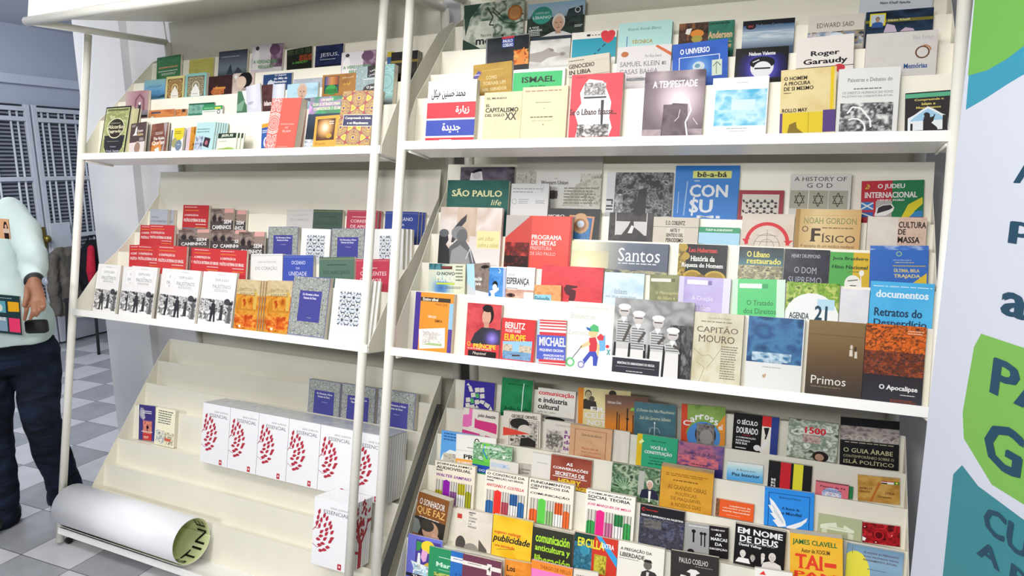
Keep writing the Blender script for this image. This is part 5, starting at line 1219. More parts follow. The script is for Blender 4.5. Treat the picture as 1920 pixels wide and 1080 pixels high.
B('R3D', 944.2, 771.7, 1014, 778.5, 842, 20, 'd9d2c6', 'r 16 22 96 100 3a3634;r 17.2 23 94.8 100 d9d2c6;n 20 26 92 100 206 4 5 2a2826 d9d2c6 6a6662 c9c2b6 2a2826;e 44 34 26 16 2a2826;e 58 52 18 16 cfc8bc;p 2a2826 46 100 48 76 70 72 88 82 88 100;p d8483a 0 48 74 62 0 74;b 22 8 92 18 2c2826 GEORGE ORWELL', 'cream book with a red wedge piercing a face', gloss=False)
B('R3D', 1022, 787, 1095, 797, 850, 14, 'd6cfc6', 't 28 10 86 16 8a847c GEORGE ORWELL;b 52 26 60 36 7a3a80 a;b 52 40 100 52 7a3a80 revo;b 52 57 84 70 7a3a80 dos;b 52 76 100 90 7a3a80 bichos;n 6 30 50 100 208 5 6 d6cfc6 c4bdb4 4a4644 d6cfc6;l 1.4 3a3634 16 56 18 34', 'grey white book with purple lettering and an ink sketch', gloss=False)
B('R3D', 1069.8, 796.3, 1148.5, 805.6, 868, 12, 'c49a74', 'n 0 0 100 100 209 2 2 bc906a cca47e c49a74;r 12 12 13.3 100 9a4a34;r 86 12 87.3 100 9a4a34;r 12 12 87 13.2 9a4a34;ti 28 24 76 34 4a3a34 Dante Romay Alarcon;e 52 50 1.2 1 4a3a34;ti 30 66 70 74 a84030 Notas ade de;ti 30 78 76 86 a84030 fazer um político;ti 30 90 78 98 a84030 o desenvolvimento', 'tan booklet with a thin red frame and script', gloss=False)
B('R3D', 1148.5, 805.6, 1181, 811, 871, 10, 'd6d0c6', 'n 0 0 100 100 210 3 2 cfc8be dcd7ce', 'plain pale booklet beside the tan framed one', gloss=False)
B('R3D', 1195.4, 813.9, 1271.7, 823, 878, 12, '34a078', 'r 0 0 13 100 d8b428;b 34 14 72 20 1c5a44 Liliana Ioschpe;b 34 30 74 42 f2f6ee VOCÊ E A;b 20 46 88 60 f2f6ee CONSTITUIÇÃO;b 32 66 70 72 1c4a3a 51 temas para;b 34 76 68 81 1c4a3a conhecer os;b 30 84 72 90 1c4a3a seus direitos;p e8e4a0 4 26 12 14 18 22 8 32', 'green book with a yellow spine band and white title')
B('R3D', 1272.6, 827.8, 1357.8, 839, 895, 12, '3f3a74', 'n 0 0 100 70 212 3 3 4a4684 7a5a8a b06a80 3f3f7c;n 0 40 90 74 213 5 3 7a4a80 e07a7a 4a3f7c;ti 14 26 84 38 26244a Francisco de Assis;m 30 66 74 72 3a1c34 1;G 0 74 100 100 3a3470 2f2c64', 'violet sunset cloud book')
B('R3D', 1363.3, 866, 1431, 874.4, 904, 8, '9accec', 'G 0 0 100 100 e4eef2 b0d8f0 6ab4e4 4f9cd8;s 26 34 80 48 3a4a58 A Busca por;S 14 56 92 74 2a3440 Paz Interior', 'light blue booklet fading to white at the top')
B('R3D', 1442, 863.3, 1523.3, 875.4, 915, 12, '222024', 'r 28 0 52 100 c42a34;r 58 0 80 100 dcd63a;b 8 66 18 76 e8e4e0 M;b 8 79 18 87 e8e4e0 E;b 8 90 18 98 e8e4e0 N', 'black book with one red and one yellow stripe')
B('R3D', 1540, 905, 1600, 913, 937, 6, '2f7a4a', '', 'dark green booklet peeping out behind the pink one')
B('R3D', 1530, 901.5, 1592, 910.2, 935, 8, 'd4707c', 'r 0 0 100 6 5a2c38;b 14 26 90 40 6a2c48 Passos da Fé;e 50 84 30 46 a8bce0;m 24 52 80 80 3a3c64 3;n 30 70 72 100 215 5 3 7a8ac0 e4e6f0 b05a80', 'low pink booklet with a blue dome', )
B('R3D', 1608.3, 892.5, 1698.8, 901.9, 948, 8, 'b58a42', 'n 0 0 100 100 216 3 3 a87a34 c49c54 b58a42 9a6c2c;p b0642c 50 20 56 24 46 56 34 100 28 100 40 60;b 4 46 36 54 6a3c1c BEIRUT;b 2 58 30 66 6a3c1c LEBANON;b 66 56 88 66 6a4424 SYRIA;b 48 72 80 80 6a4424 Damascus;r 56 14 70 18 b03030;r 56 18 70 21 f0ece4;r 56 21 70 25 1c1a1c;r 71 14 86 25 f0ece4;r 71 14 86 17 b03030;r 87 14 99 25 2f7a3a;p d8c83a 89 19 93 15 97 19 93 23', 'ochre map book with three small flags')
B('R3C', 828.5, 806.7, 901, 818.4, 865, 10, '5a9cd8', 'm 6 6 60 34 2f5a94 3;p dce4ea 0 100 6 76 24 58 50 62 56 100;n 8 70 44 100 221 4 4 8a8a88 c9c4b4 b0a890', 'light blue book with a white cloud, at the end of its row')
B('R3C', 855.7, 815.4, 930.6, 824.2, 872, 8, 'dcdbd6', 'r 0 50 100 51 a8a49a;o 52 16 6 2.5 3a3a3a;m 28 38 56 44 6a6a68 1;b 20 62 62 76 1c1c1c PRO;r 0 78 100 98 e09a3a;b 4 84 48 92 fbf4e4 DE GARANTIA', 'white handbook with an orange strip and bold black word')
B('R3C', 888.2, 829, 961.3, 839.4, 893, 8, '3f8a48', 'n 0 0 100 54 223 9 7 1f5a34 9ac09a 2f7044 d6e4d2;p 6abf4a 22 0 44 0 30 24 44 50 60 60 30 66;p 5ab04a 0 54 44 60 100 66 100 76 0 70;l 3 2f6ac0 30 4 26 26 38 48;r 0 70 100 94 2448a0;b 18 80 76 90 c9d8f4 DO PARANÁ;r 0 94 100 100 3f9a4a;b 26 8 74 16 e8f2e4 UM RIO CHAMADO', 'green forest book with a river and a blue base')
B('R3C', 919, 860, 972.4, 870, 890, 8, 'ccc8c2', 'b 4 20 70 52 9ab4d4 SIONISMO,;b 4 64 52 96 9ab4d4 ISRAEL', 'low grey booklet with pale blue headline')
B('R3C', 973, 869, 997, 872.5, 892, 8, 'b5b0a8', 'm 4 40 90 92 7a746c 2', 'thin grey booklet squeezed beside the pale blue headline one')
B('R3C', 997.7, 848.5, 1034, 854, 900, 10, 'd5d2cd', 'm 30 32 90 36 8a8680 1', 'blank grey white book next to the rust brown one')
B('R3C', 1034, 852.8, 1110.6, 863.9, 930, 14, '8a4234', 'n 0 0 100 100 226 2 2 823c2e 944a3a 8a4234;b 38 18 54 28 efe8e2 AS;b 6 32 92 44 efe8e2 CONVERSAÇÕES;b 12 49 84 61 efe8e2 SECRETAS DE;r 6 64 90 66 efe8e2;S 20 70 76 86 e0c83a HENRY;S 44 88 96 100 e0c83a KISSINGER', 'rust brown book with white and yellow lettering')
B('R3C', 1148.5, 868.5, 1239, 881.5, 945, 10, '3a5a3a', 'n 0 0 100 100 228 7 6 1f2f20 6a8a68 34503a a8b89a 26382a;' + ''.join('l 1.2 9ab49a 28 68 %d %d;' % (28 + 26 * math.cos(q), 68 - 34 * math.sin(q)) for q in [i * 0.35 for i in range(10)]) + 'r 56 10 68 80 a8a8a0;h 80 46 17 d8d4d0 c4a08c 26283c;p e6e4e4 78 64 83 64 82 96 79 96', 'garden photo book with a white-haired man in a dark suit')
B('R3C', 1241, 870.4, 1339, 883.3, 955, 22, 'c08a2a', 'n 0 0 100 100 230 2 2 b68024 ca9634 c08a2a;m 10 18 94 26 8a5c18 2;m 24 32 78 38 7a5018 1;s 14 44 88 54 6a4414 AS GRANDES OBRAS;s 30 58 70 67 6a4414 POLÍTICAS;s 22 71 80 80 6a4414 DE MAQUIAVEL;s 22 84 80 93 6a4414 A NOSSOS DIAS;n 0 0 100 6 231 8 1 8a7458 a88a5a', 'worn ochre book with brown printed title', gloss=False)
B('R3C', 1343, 934.6, 1414, 947, 972, 8, 'd85a2a', 'r 0 0 10 100 6a4a34;n 0 0 10 100 232 3 12 5a3c2a 8a6448 4a3424;b 36 24 92 34 f0d0bc cuadernos de;b 18 40 92 50 f0d0bc educación popular;b 18 56 92 66 f0d0bc marta harnecker;m 30 82 74 88 efc4aa 1', 'bright orange booklet with a brick pattern spine')
doveart = 'r 8 12 92 100 1c3f7a;r 9.4 13.5 90.6 100 2f86d8;b 30 19 74 25 24588e Mohammad Hassan;b 36 46 72 53 16304e A Busca da;b 28 58 76 66 16304e Paz Mundial;p f2f4f6 10 26 20 36 34 60 44 84 46 96 30 100 18 84 24 82 12 66 18 66 8 46 14 46;p f2f4f6 46 96 60 88 76 78 88 66 86 76 76 90 62 100 48 100;l 1 8aa0b4 16 44 40 86;l 1 8aa0b4 20 58 40 90'
B('R3C', 1434.2, 914.4, 1527, 926.9, 985, 12, '2f86d8', doveart, 'vivid blue book with a white dove', cp=None)
B('R3C', 1534.8, 963.3, 1617, 976.9, 1005, 8, 'a5ac88', 'p d4d8c4 6 50 20 40 42 30 44 50 58 52 60 36 84 56 82 68 6 68;p c9cdb6 10 68 22 68 22 100 10 100;p c9cdb6 70 70 82 74 82 100 70 100;m 24 56 66 62 a5ac88 1', 'sage green booklet with a pale building outline')
B('R3C', 1612.5, 980, 1693, 990.4, 1025, 8, '8a1820', 'n 0 0 100 100 236 4 4 3a1014 a81c24 6a1218 c42a30 4a1016;e 44 56 18 22 5a0e14;o 44 56 14 4 b02028;e 6 22 2 2 f2e8e8;e 78 50 1.5 2 f2e8e8;e 36 92 2 2.4 f2e8e8;p f0eaea 0 70 10 78 6 92 0 90', 'deep red rose photo booklet')
B('R3B', 816.2, 863.5, 891.7, 875.7, 940, 18, 'dcd3c0', vols('JORNALISMO', 'AUDIOVISUAL', 'WALTER SAMPAIO', '7a2f8a', 'a8a020', '84209a', '84548a', 'b0a820', '98981f'), 'striped series book with purple and olive bars', gloss=False)
B('R3B', 911, 881.3, 990.9, 896.3, 962, 18, 'e0dacc', vols('O CONTROLE DA', 'INFORMAÇÃO NO BRASIL', 'ANTONIO F. COSTELLA', 'c03440', '2f6aa8', 'd8342e', 'b04a5a', '2f5f9a', '2f6aa8'), 'striped series book with red and blue bars', gloss=False)
B('R3B', 992.8, 895.9, 1076.7, 911.8, 982, 18, 'e0dacc', vols('FUNDAMENTOS', 'CIENTÍFICOS DA', 'COMUNICAÇÃO', '26262a', 'dc642c', '5ac04a', '8ab07a', 'd85a28', 'dc642c'), 'striped series book with lime and orange bars', gloss=False)
B('R3B', 1099.6, 917.6, 1192, 933.2, 1005, 18, 'e4e0d6', vols('COMUNICAÇÃO', 'SOCIAL TEORIA', 'JOSE MARQUES DE MELO', 'c8307a', '3a9a50', 'd82a80', 'c07098', '2f7f48', '3a9a50'), 'striped series book with pink and green bars', gloss=False)
B('R3B', 1201, 945.5, 1284.4, 960.4, 1028, 14, '222226', 'n 0 30 100 100 241 7 6 26262c 4a4a58 34343e 5f5f74 2a2c48;n 10 34 50 56 242 3 3 3a3a40 6f6a68 4a4848;o 8 11 4 1.5 cc3030 30 330;b 13 9 40 14 cc3030 Caros amigos;b 2 23 98 29 eceaea TERROR E ESPERANÇA NA PALESTINA', 'black book with a blue grey crowd photo', cat='magazine', name='magazine')
B('R3B', 1284.8, 980.9, 1366, 992.5, 1062, 14, '211c1f', 'r 0 0 56 100 9a9a9a;m 8 8 56 13 e8e6e4 1;l 4 201c1e 20 30 20 62;e 20 26 5 6 201c1e;l 3 201c1e 38 34 38 70;e 38 30 4 5 201c1e;l 3 201c1e 46 34 46 72;e 46 30 4 5 201c1e;e 14 92 8 8 201c1e;b 60 9 92 14 eceaea CLAIRE HOY;b 70 22 84 31 f4f2f2 AS;b 60 36 98 46 f4f2f2 MARCAS;b 70 52 86 62 f4f2f2 DA;b 58 68 98 77 f4f2f2 DECEPÇÃO', 'half grey half black book with standing silhouettes')
B('R3B', 1379.6, 980.6, 1474.4, 999.8, 1068, 18, '1c1a1c', 'b 5 7 94 22 f4f2f0 EM NOME;b 10 26 86 42 f4f2f0 DE DEUS;b 9 46 54 54 f0eeec David Yallop;m 10 43 84 45 c9c6c4 1;r 0 94 100 100 2a2c44;' + 'h 18 72 15 c9c4c0 d8d2ce 2a282a;h 38 78 13 8a8684 b0aaa6 1c1a1c;h 76 68 18 d4d0cc cfc8c4 d8d4d2;p d8d4d0 54 70 60 64 62 74 56 90;e 58 66 4 5 cfc8c4;p efeceb 4 94 10 82 30 82 34 94', 'black book with bold white capitals and three churchmen', gloss=True)
B('R3B', 1480.6, 1001.9, 1580, 1014, 1078, 42, 'e8a82c', 'n 0 0 100 100 246 2 2 e0a024 f0b43a e8a82c;S 5 12 90 27 2f6a3a JAMES CLAVELL;b 22 32 76 42 5a3c1c Autor de XOGUM;S 10 46 64 80 d8402a TAI;r 66 60 88 70 d8402a;S 6 86 90 100 d8402a PAN', 'thick yellow novel with red slab letters', sp='c9a860', gloss=False)
B('R3B', 1589, 1017.5, 1695, 1039, 1076, 10, '7a9ab4', 'G 0 0 100 100 7090aa 86a6c0 7a9ab4;e 16 96 28 76 dcd44a;l .8 6a6a3a 10 4 10 30;b 30 16 92 22 5a4a5a SE AGORA EU PERGUNTO;b 30 28 92 34 5a4a5a SUAS PRÓPRIAS VIDAS;b 30 40 90 46 5a4a5a PENSAMENTO ATUAL;m 38 70 74 76 5a7a94 1', 'sky blue book with a yellow balloon')
B('R3A', 780, 923.5, 843, 944, 1005, 40, '7a4c28', 'r 0 58 100 100 2f2c28;s 8 13 90 28 f2ece0 O SONHADOR;s 4 32 94 52 dcb46a QUE FAZ;m 14 56 90 60 d9d2c6 1;p 6f7470 0 64 14 66 24 82 18 100 0 100;e 56 84 26 22 b08a70;e 44 74 22 14 3a342e;p c09a80 60 100 66 86 84 92 92 100;m 50 80 66 82 3a2a22 1', 'thick brown topped biography of a balding man', sp='3a2c20')
B('R3A', 856.7, 952.7, 924.4, 965.3, 1040, 14, 'd0c7b8', 'n 0 0 100 100 251 2 2 c9bfb0 d8cfc2 d0c7b8;r 3 14 16 26 b83a30;r 30 2 62 48 dad2c6;m 34 4 58 12 5a5450 1;b 34 8 46 14 6a645e TRÊS;b 34 17 58 22 6a645e TEORIAS;b 34 25 54 30 6a645e SOBRE;b 34 33 44 37 6a645e LA;b 34 40 58 45 6a645e PRENSA;e 16 92 14 22 4a4642;e 46 100 20 16 8a847c;p 5a5450 66 70 88 92 90 100 66 100', 'grey beige book with dark half discs at its foot', gloss=False)
B('R3A', 925.7, 965, 999.6, 979.3, 1060, 16, 'e0b428', 'n 0 0 100 100 253 2 2 d8aa20 e8be36 e0b428;i 4 36 72 46 c8482a eugenio malanga;i 4 46 96 68 26242a publicidade;i 8 70 58 78 c8482a uma introdução;l .8 6a5a1c 12 84 60 76', 'yellow advertising book with a tilted black title', gloss=False)
B('R3A', 999.6, 988.2, 1075.7, 1002.2, 1070, 14, '34362e', 'b 8 14 92 38 a8d83a comunicación;b 8 44 94 66 a8d83a anticultura y;b 8 72 96 94 a8d83a liberación', 'charcoal book with tall lime green letters')
B('R3A', 1078.2, 998.4, 1159.3, 1013, 1076, 10, 'c43a2c', 'p 26403c 0 0 48 0 36 40 0 44;n 0 22 42 100 256 4 5 1c4a64 3a7a94 26586e 5a9aae;p 3a9ad0 50 0 62 0 100 44 100 66;b 8 10 70 32 dcd43a ERCILLA;r 48 44 76 90 b0a434;n 50 46 74 88 257 4 5 8a8428 d4c848 6a6420;r 46 94 80 100 5a4a8a;b 64 14 92 26 eef2f4 EXTRA;e 24 40 10 12 3a8aa4', 'red magazine with a blue diagonal ribbon', name='magazine', cat='magazine')
B('R3A', 1160, 1014, 1246.8, 1030.4, 1079, 14, 'e0dcd2', 'S 5 14 74 26 3a3634 A PREGAÇÃO DA;S 5 30 58 42 3a3634 LIBERDADE;m 4 46 52 50 7a746e 1;p 3a3636 50 100 54 74 66 66 82 70 92 84 96 100;e 66 54 9 12 6a6460;p 2c2828 56 46 60 38 72 38 76 46;p c9c4c0 64 72 70 72 68 100 64 100', 'cream book with a hatted man in a dark suit', gloss=False)
B('R3A', 1258, 1033, 1348, 1048, 1079, 12, '34302f', 't 18 22 78 42 d9d4d0 PAULO COELHO;p dcd8d4 42 100 42 78 34 74 42 62 54 62 62 72 54 80 54 100;p dcd8d4 20 100 22 88 34 90 32 100;m 52 48 94 54 8a8480 1', 'dark grey book with white flared crosses')
B('R3A', 1415, 1066, 1486, 1077, 1083, 10, 'e4e0da', 'p d83a34 12 60 24 20 30 60', 'cream booklet cut by the lower edge before the churchmen book')
B('R30', 765.7, 1001.3, 829.8, 1015, 1078, 8, '6a6fc8', 'r 24 8 96 66 4a3f8a;p 3f8a4a 26 12 44 14 36 34 26 36;e 60 22 20 15 e8c83a;p d8a0c8 44 30 60 34 56 56 48 60 40 50;p c0683a 66 30 82 36 76 60 68 50;p f0f0f0 32 40 38 40 40 66 30 66;p c9a834 50 66 62 58 70 70 52 76;p dceef4 12 62 90 72 66 96 28 90;n 20 68 80 92 261 7 4 8ac4dc f0f4f4 5a9ac0 e4d0a0;r 0 92 100 100 26243a;b 18 94 80 100 eceaf0 The Cat', 'periwinkle book with a golden-haired woman painting')
B('R30', 805.7, 1024.6, 860, 1036, 1079, 8, '2f8a5c', 'm 34 28 80 34 c4e4d2 1;b 26 46 92 62 bfe0cc Marx;m 36 70 80 76 8ac0a0 1;n 20 82 90 100 263 5 3 26442c c4d06a 3a5a34', 'emerald booklet overlapping the periwinkle one')
B('R30', 846, 1033, 880, 1040, 1079, 8, '2f6ab4', 'r 0 22 100 42 e0e2e6;m 14 28 80 36 6a7a94 1;b 20 86 80 96 1c4a8a TV', 'blue booklet with a white band at the bottom row')
B('R30', 868.4, 1039, 940.3, 1053.8, 1082, 12, '6a3a4c', 'r 0 28 100 46 dcd6ce;m 14 33 56 40 7a6a70 1;r 64 20 76 66 dcd6ce;b 67 30 73 52 3a2a34 4;b 26 86 96 100 3a2030 A PAZ', 'plum book crossed by a cream band with a numeral')
B('R30', 941.3, 1049, 995.7, 1058.6, 1082, 12, 'd8822c', 'n 0 0 100 100 266 2 2 d07a24 e09038 d8822c;S 8 28 40 60 2c201c Los;S 6 76 70 100 2c201c protocolos', 'orange book with black condensed words at the bottom row', gloss=False)
B('R30', 996.7, 1050.5, 1073.8, 1066.4, 1084, 10, 'e07ab8', 'r 0 0 100 44 ec8434;s 22 16 96 36 6a3410 THIAGO DE MELLO', 'pink book with an orange heading band')
B('R30', 1075.7, 1068.4, 1121.4, 1076, 1086, 10, 'd8d2c6', 'm 10 50 70 70 6a645e 1', 'cream booklet barely showing above the lower edge')
# ------------------------------------------------------------------ wrapped packs of the white tree book
M['white_card'] = mat('white_card', 'f1f1f4', 0.3, noise=(20, .01))
PK_W, PK_D, PK_H = .1628, .126, .262


def pack_front(w, h):
    A = Art(w, h, 1.0)
    A.run('t 44 10 92 13.5 77757a RENÉ GUÉNON;t 26 16 92 21.5 55525a ESSENCIAL;r 70 90 80 98.5 b8343f;e 75 94 2.5 1.6 f0d8d8')
    red = A.col('b03345')
    A.run('l 1.6 b03345 0 50 10 42 16 33;l 1.3 b03345 3 46 15 46;l 1.2 b03345 1 70 14 74 24 71')
    rnd = random.Random(4)
    for k, (r, n) in enumerate(((.17, 5), (.31, 8), (.45, 11))):
        for i in range(n):
            a = -1.35 + 2.75 * (i + .5) / n + rnd.uniform(-.06, .06)
            A.leaf(w * (.01 + math.cos(a) * r * 1.02), h * .50 + math.sin(a) * r * h * .62 - .006, .0215, a * .55 + rnd.uniform(.5, 1.0), red)
    return A


def tree_side(w, h):
    A = Art(w, h, 1.0)
    red, brown = A.col('a8323f'), 'a83a34'
    A.run('l 17 %s 50 100 50 60;l 10 %s 50 66 78 44;l 10 %s 50 62 30 38;l 8 %s 50 78 8 70;l 6 %s 74 48 84 30;l 6 %s 34 42 26 26' % ((brown,) * 6))
    rnd = random.Random(9)
    for i in range(52):
        a = rnd.uniform(0, 6.28)
        r = math.sqrt(rnd.random())
        x, y = .5 + .44 * r * math.cos(a), .66 + .3 * r * math.sin(a)
        A.leaf(x * w, y * h, .018, rnd.uniform(.6, 2.4), red)
    return A


def to_sheet(A, fn, v, f, c):
    n = len(v)
    v += [fn(p) for p in A.v]
    f += [tuple(n + i for i in q) for q in A.f]
    c += A.c


def book_pack(mw, label, n=8, group=None, sides=False, w=PK_W, d=PK_D, h=PK_H):
    root = thing('book_pack', label, 'pack of books', mw, group)
    t = d / n
    for i in range(n):
        v, f, c = [], [], []
        white, page = hexc('f3f3f6') * .93, hexc('e4e2de')
        y0 = i * t
        boxcol(v, f, c, -w / 2, w / 2, y0 + .0003, y0 + .0014, 0, h, white)
        boxcol(v, f, c, -w / 2, w / 2, y0 + t - .0014, y0 + t - .0003, 0, h, white)
        boxcol(v, f, c, -w / 2, -w / 2 + .0012, y0 + .0014, y0 + t - .0014, 0, h, white)
        boxcol(v, f, c, -w / 2 + .0012, w / 2 - .001, y0 + .0014, y0 + t - .0014, .0015, h - .0015, page if not sides else white)
        if i == 0:
            to_sheet(pack_front(w, h), lambda p: (p[0] - w / 2, .0003 - p[2], p[1]), v, f, c)
        if sides:
            boxcol(v, f, c, w / 2 - .001, w / 2, y0 + .0002, y0 + t - .0002, 0, h, white)
            A = tree_side(d, h)
            for q in range(len(A.f)):
                xs = [A.v[k][0] for k in A.f[q]]
                pts = [A.v[k] for k in A.f[q]]
                # clip every printed shape to the spine of this volume
                lo, hi = i * t, (i + 1) * t
                P = [(p[0], p[1], p[2]) for p in pts]
                for lim, sg in ((lo, 1), (hi, -1)):
                    Q = []
                    for a, b in zip(P, P[1:] + P[:1]):
                        ia, ib = sg * (a[0] - lim) >= 0, sg * (b[0] - lim) >= 0
                        if ia:
                            Q.append(a)
                        if ia != ib:
                            s = (lim - a[0]) / (b[0] - a[0])
                            Q.append((lim, a[1] + s * (b[1] - a[1]), a[2]))
                    P = Q
                    if len(P) < 3:
                        break
                if len(P) >= 3:
                    k0 = len(v)
                    v += [(w / 2 + .0001 + p[2], p[0], p[1]) for p in P]
                    f.append(tuple(range(k0, k0 + len(P))))
                    c += [hexc('a8323f')] * len(P)
        link('book', mesh_cols('book', v, f, c), M['print_gloss'], root)
    if not sides:
        box('wrapping_film', -w / 2 - .0006, w / 2 + .0006, .004, d, h + .0004, h + .0016, M['plastic'], root)
    return root


words_ = ['outermost pack of six', 'second pack from the outer end', 'third pack from the outer end', 'fourth pack from the outer end', 'fifth pack, partly behind a post', 'innermost pack, page edges showing']
x_ends = [.622, .768, .924, 1.083, 1.262, 1.452, 1.632]
for i in range(6):
    xa, xb = .622 + i * .1648, .622 + (i + 1) * .1648
    book_pack(M_RACK['L'] @ Matrix.Translation(((xa + xb) / 2, .204, -.6035)), 'wrapped pack of white books with a red tree, ' + words_[i], group='wrapped packs of white tree books')
book_pack(M_RACK['L'] @ Matrix.Translation((1.484, .058, -.8235)), 'single white block of books set before the wrapped packs, red tree across its spines', n=9, sides=True, w=.176, d=.120, h=.253)


# ------------------------------------------------------------------ rolled poster on the lowest ledge
def roll_poster():
    M['poster_back'] = mat('poster_white_back', 'f2f3f7', 0.32, noise=(6, .01))
    M['poster_face'] = mat('poster_lime_face', 'd3dba0', 0.4, noise=(4, .12))
    M['ink'] = mat('black_ink', '161616', 0.45, noise=(30, .1))
    rk = M_RACK['L']
    R0 = .098
    y0, z0 = .03, -.964 + R0
    xa, xb = .035, .80
    root = thing('poster_roll', 'large white paper roll lying along the lowest ledge, lime printed side inside', 'poster roll', rk @ Matrix.Translation((xa, y0, z0 - R0)))
    n = 120
    turns = 1.35

    def P(a, r):
        return (r * math.cos(a) * 1.0, R0 + r * math.sin(a))
    bm = bmesh.new()
    rows = []
    for i in range(n + 1):
        a = -2.2 + turns * 2 * math.pi * i / n
        r = R0 - .010 * i / n
        yy, zz = P(a, r)
        y2, z2 = P(a, r - .0016)
        sk = .018 * i / n
        rows.append([bm.verts.new((-.004 * i / n, yy, zz)), bm.verts.new((xb - xa - .01 + sk, yy, zz)), bm.verts.new((xb - xa - .01 + sk, y2, z2)), bm.verts.new((-.004 * i / n, y2, z2))])
    for a, b in zip(rows, rows[1:]):
        for k in range(4):
            q = bm.faces.new((a[k], a[(k + 1) % 4], b[(k + 1) % 4], b[k]))
            q.material_index = 1 if k == 2 else 0
            q.smooth = True
    bm.faces.new(rows[0])
    bm.faces.new(rows[-1][::-1])
    o = bm_obj('paper', bm, [M['poster_back'], M['poster_face']], root)
    # lettering printed round the inside
    v, f = text_polys('PALESTINE', False)
    ri = R0 - .0125
    bm = bmesh.new()
    L = xb - xa
    vs = []
    for p in v:
        s = p[0]
        # letters run around the inside wall, their tops towards the open end
        ang = -4.35 + s * 5.15
        yy, zz = P(ang, ri - .0003)
        vs.append(bm.verts.new((L - .012 - .055 * p[1], yy, zz)))
    for q in f:
        try:
            bm.faces.new([vs[k] for k in q])
        except ValueError:
            pass
    me = bpy.data.meshes.new('lettering')
    bm.to_mesh(me)
    bm.free()
    link('lettering', me, M['ink'], o)


roll_poster()


# ------------------------------------------------------------------ roll-up banner
def banner():
    M['banner_print'] = M['print_gloss']
    h = Vector((-0.39981145, 0.93385735, 0)).normalized()     # along the sheet, away from the viewer
    e0 = hit_plane(1767, 540, (0, -.285, 0), Vector((0, 1, 0)))
    e0.z = 0.0
    nrm = Vector((-h.y, h.x, 0))                                  # towards the racks
    if nrm.dot(Vector(CAM) - e0) < 0:
        nrm = -nrm
    s_dir = -h
    Wd, H0, H1 = .86, .06, 2.12
    root = thing('roll_up_banner', 'white roll-up banner with green and teal panels and dark lettering', 'banner', Matrix.Translation(e0 + s_dir * (Wd / 2)))
    A = Art(Wd, H1 - H0, .93)
    A.STEP = .0001

    def st(px, py):
        p = hit_plane(px, py, e0, nrm)
        d = p - e0
        return (d.dot(s_dir), p.z - H0)
    white = A.col('c9cedb')
    A.poly([(0, 0), (Wd, 0), (Wd, H1 - H0), (0, H1 - H0)], white)

    def pl(col, pts, more=()):
        P = [st(*p) for p in pts] + list(more)
        A.poly([(min(Wd, max(0, a)), min(H1 - H0, max(0, b))) for a, b in P], A.col(col))
    T_ = H1 - H0
    pl('3b93ad', [(1812, 206), (1850, 184), (1890, 158), (1920, 140)], [(Wd, T_ - .35), (Wd, T_), (0, T_)])
    pl('6fae52', [(1816, 142), (1852, 132), (1890, 110), (1920, 87)], [(Wd, T_ - .22), (Wd, T_), (0, T_)])
    # rounded panels
    a, b = st(1831, 622)
    a2, b2 = st(1803, 800)
    a3, b3 = st(1818, 845)
    A.poly([(a + .015, b), (Wd, b + .01), (Wd, b2 - .06), (a3 + .07, b2 - .075), (a2 + .012, b2 - .02), (a2, b2 + .03), (a, b - .03)], A.col('78b054'))
    t1, u1 = st(1799, 868)
    t2, u2 = st(1770, 1075)
    A.poly([(t1 + .01, u1), (t1 + .06, u1 - .02), (Wd, u1 - .05), (Wd, u2 - .12), (t2 + .02, u2 - .11), (t2, u2 - .05), (t1 - .012, u1 - .03)], A.col('3b838e'))
    navy = A.col('26495f')

    def word(s, p_bl, p_top, width_per, bold=True):
        x, y = st(*p_bl)
        _, yt = st(*p_top)
        w = width_per * len(s)
        A.text((x) / Wd * 100, (T_ - yt) / T_ * 100, (x + w) / Wd * 100, (T_ - y) / T_ * 100, navy, s, bold)
    word('A', (1901, 343), (1911, 292), .075)
    word('para', (1891, 455), (1893, 413), .062)
    word('atuar', (1876, 588), (1879, 534), .062)
    word('PAPEL', (1857, 735), (1865, 668), .075)
    word('GRATIS', (1843, 860), (1846, 776), .078)
    word('CURSOS', (1844, 990), (1846, 940), .052)
    word('A PREÇO', (1832, 1045), (1845, 1012), .05)
    v, f, c = [], [], []
    base = e0 + s_dir * (Wd / 2)

    def to_local(p):
        q = e0 + s_dir * p[0] + Vector((0, 0, 1)) * (p[1] + H0) + nrm * (p[2] + .001) - base
        return tuple(q)
    to_sheet(A, to_local, v, f, c)
    k = len(v)
    for dn in (.0008, -.0008):
        v += [tuple(e0 + s_dir * x + Vector((0, 0, z)) + nrm * dn - base) for x, z in ((0, H0), (Wd, H0), (Wd, H1), (0, H1))]
    for q in ((0, 1, 2, 3), (7, 6, 5, 4), (0, 4, 5, 1), (1, 5, 6, 2), (2, 6, 7, 3), (3, 7, 4, 0)):
        f.append(tuple(k + i for i in q))
        c += [white] * 4
    link('printed_sheet', mesh_cols('printed_sheet', v, f, c), M['banner_print'], root)
    al = mat('brushed_aluminium', 'b8bac0', 0.3, metal=0.9, noise=(60, .05))
    ang = math.atan2(s_dir.y, s_dir.x)
    R_ = Matrix.Rotation(ang, 4, 'Z')
    for nm, dims in (('base_cassette', (-Wd / 2 - .01, Wd / 2 + .01, -.045, .045, 0.0, H0)), ('top_rail', (-Wd / 2 - .004, Wd / 2 + .004, -.008, .008, H1, H1 + .025))):
        bm = bmesh.new()
        add_box(bm, *dims, bev=.006)
        bmesh.ops.transform(bm, matrix=R_, verts=bm.verts)
        bm_obj(nm, bm, al, root)
    bm = bmesh.new()
    off = -nrm * .03
    add_tube(bm, [Vector((0, 0, H0)) + off, Vector((0, 0, H1)) + off], .008, 10)
    bm_obj('support_pole', bm, al, root, smooth=True)


banner()
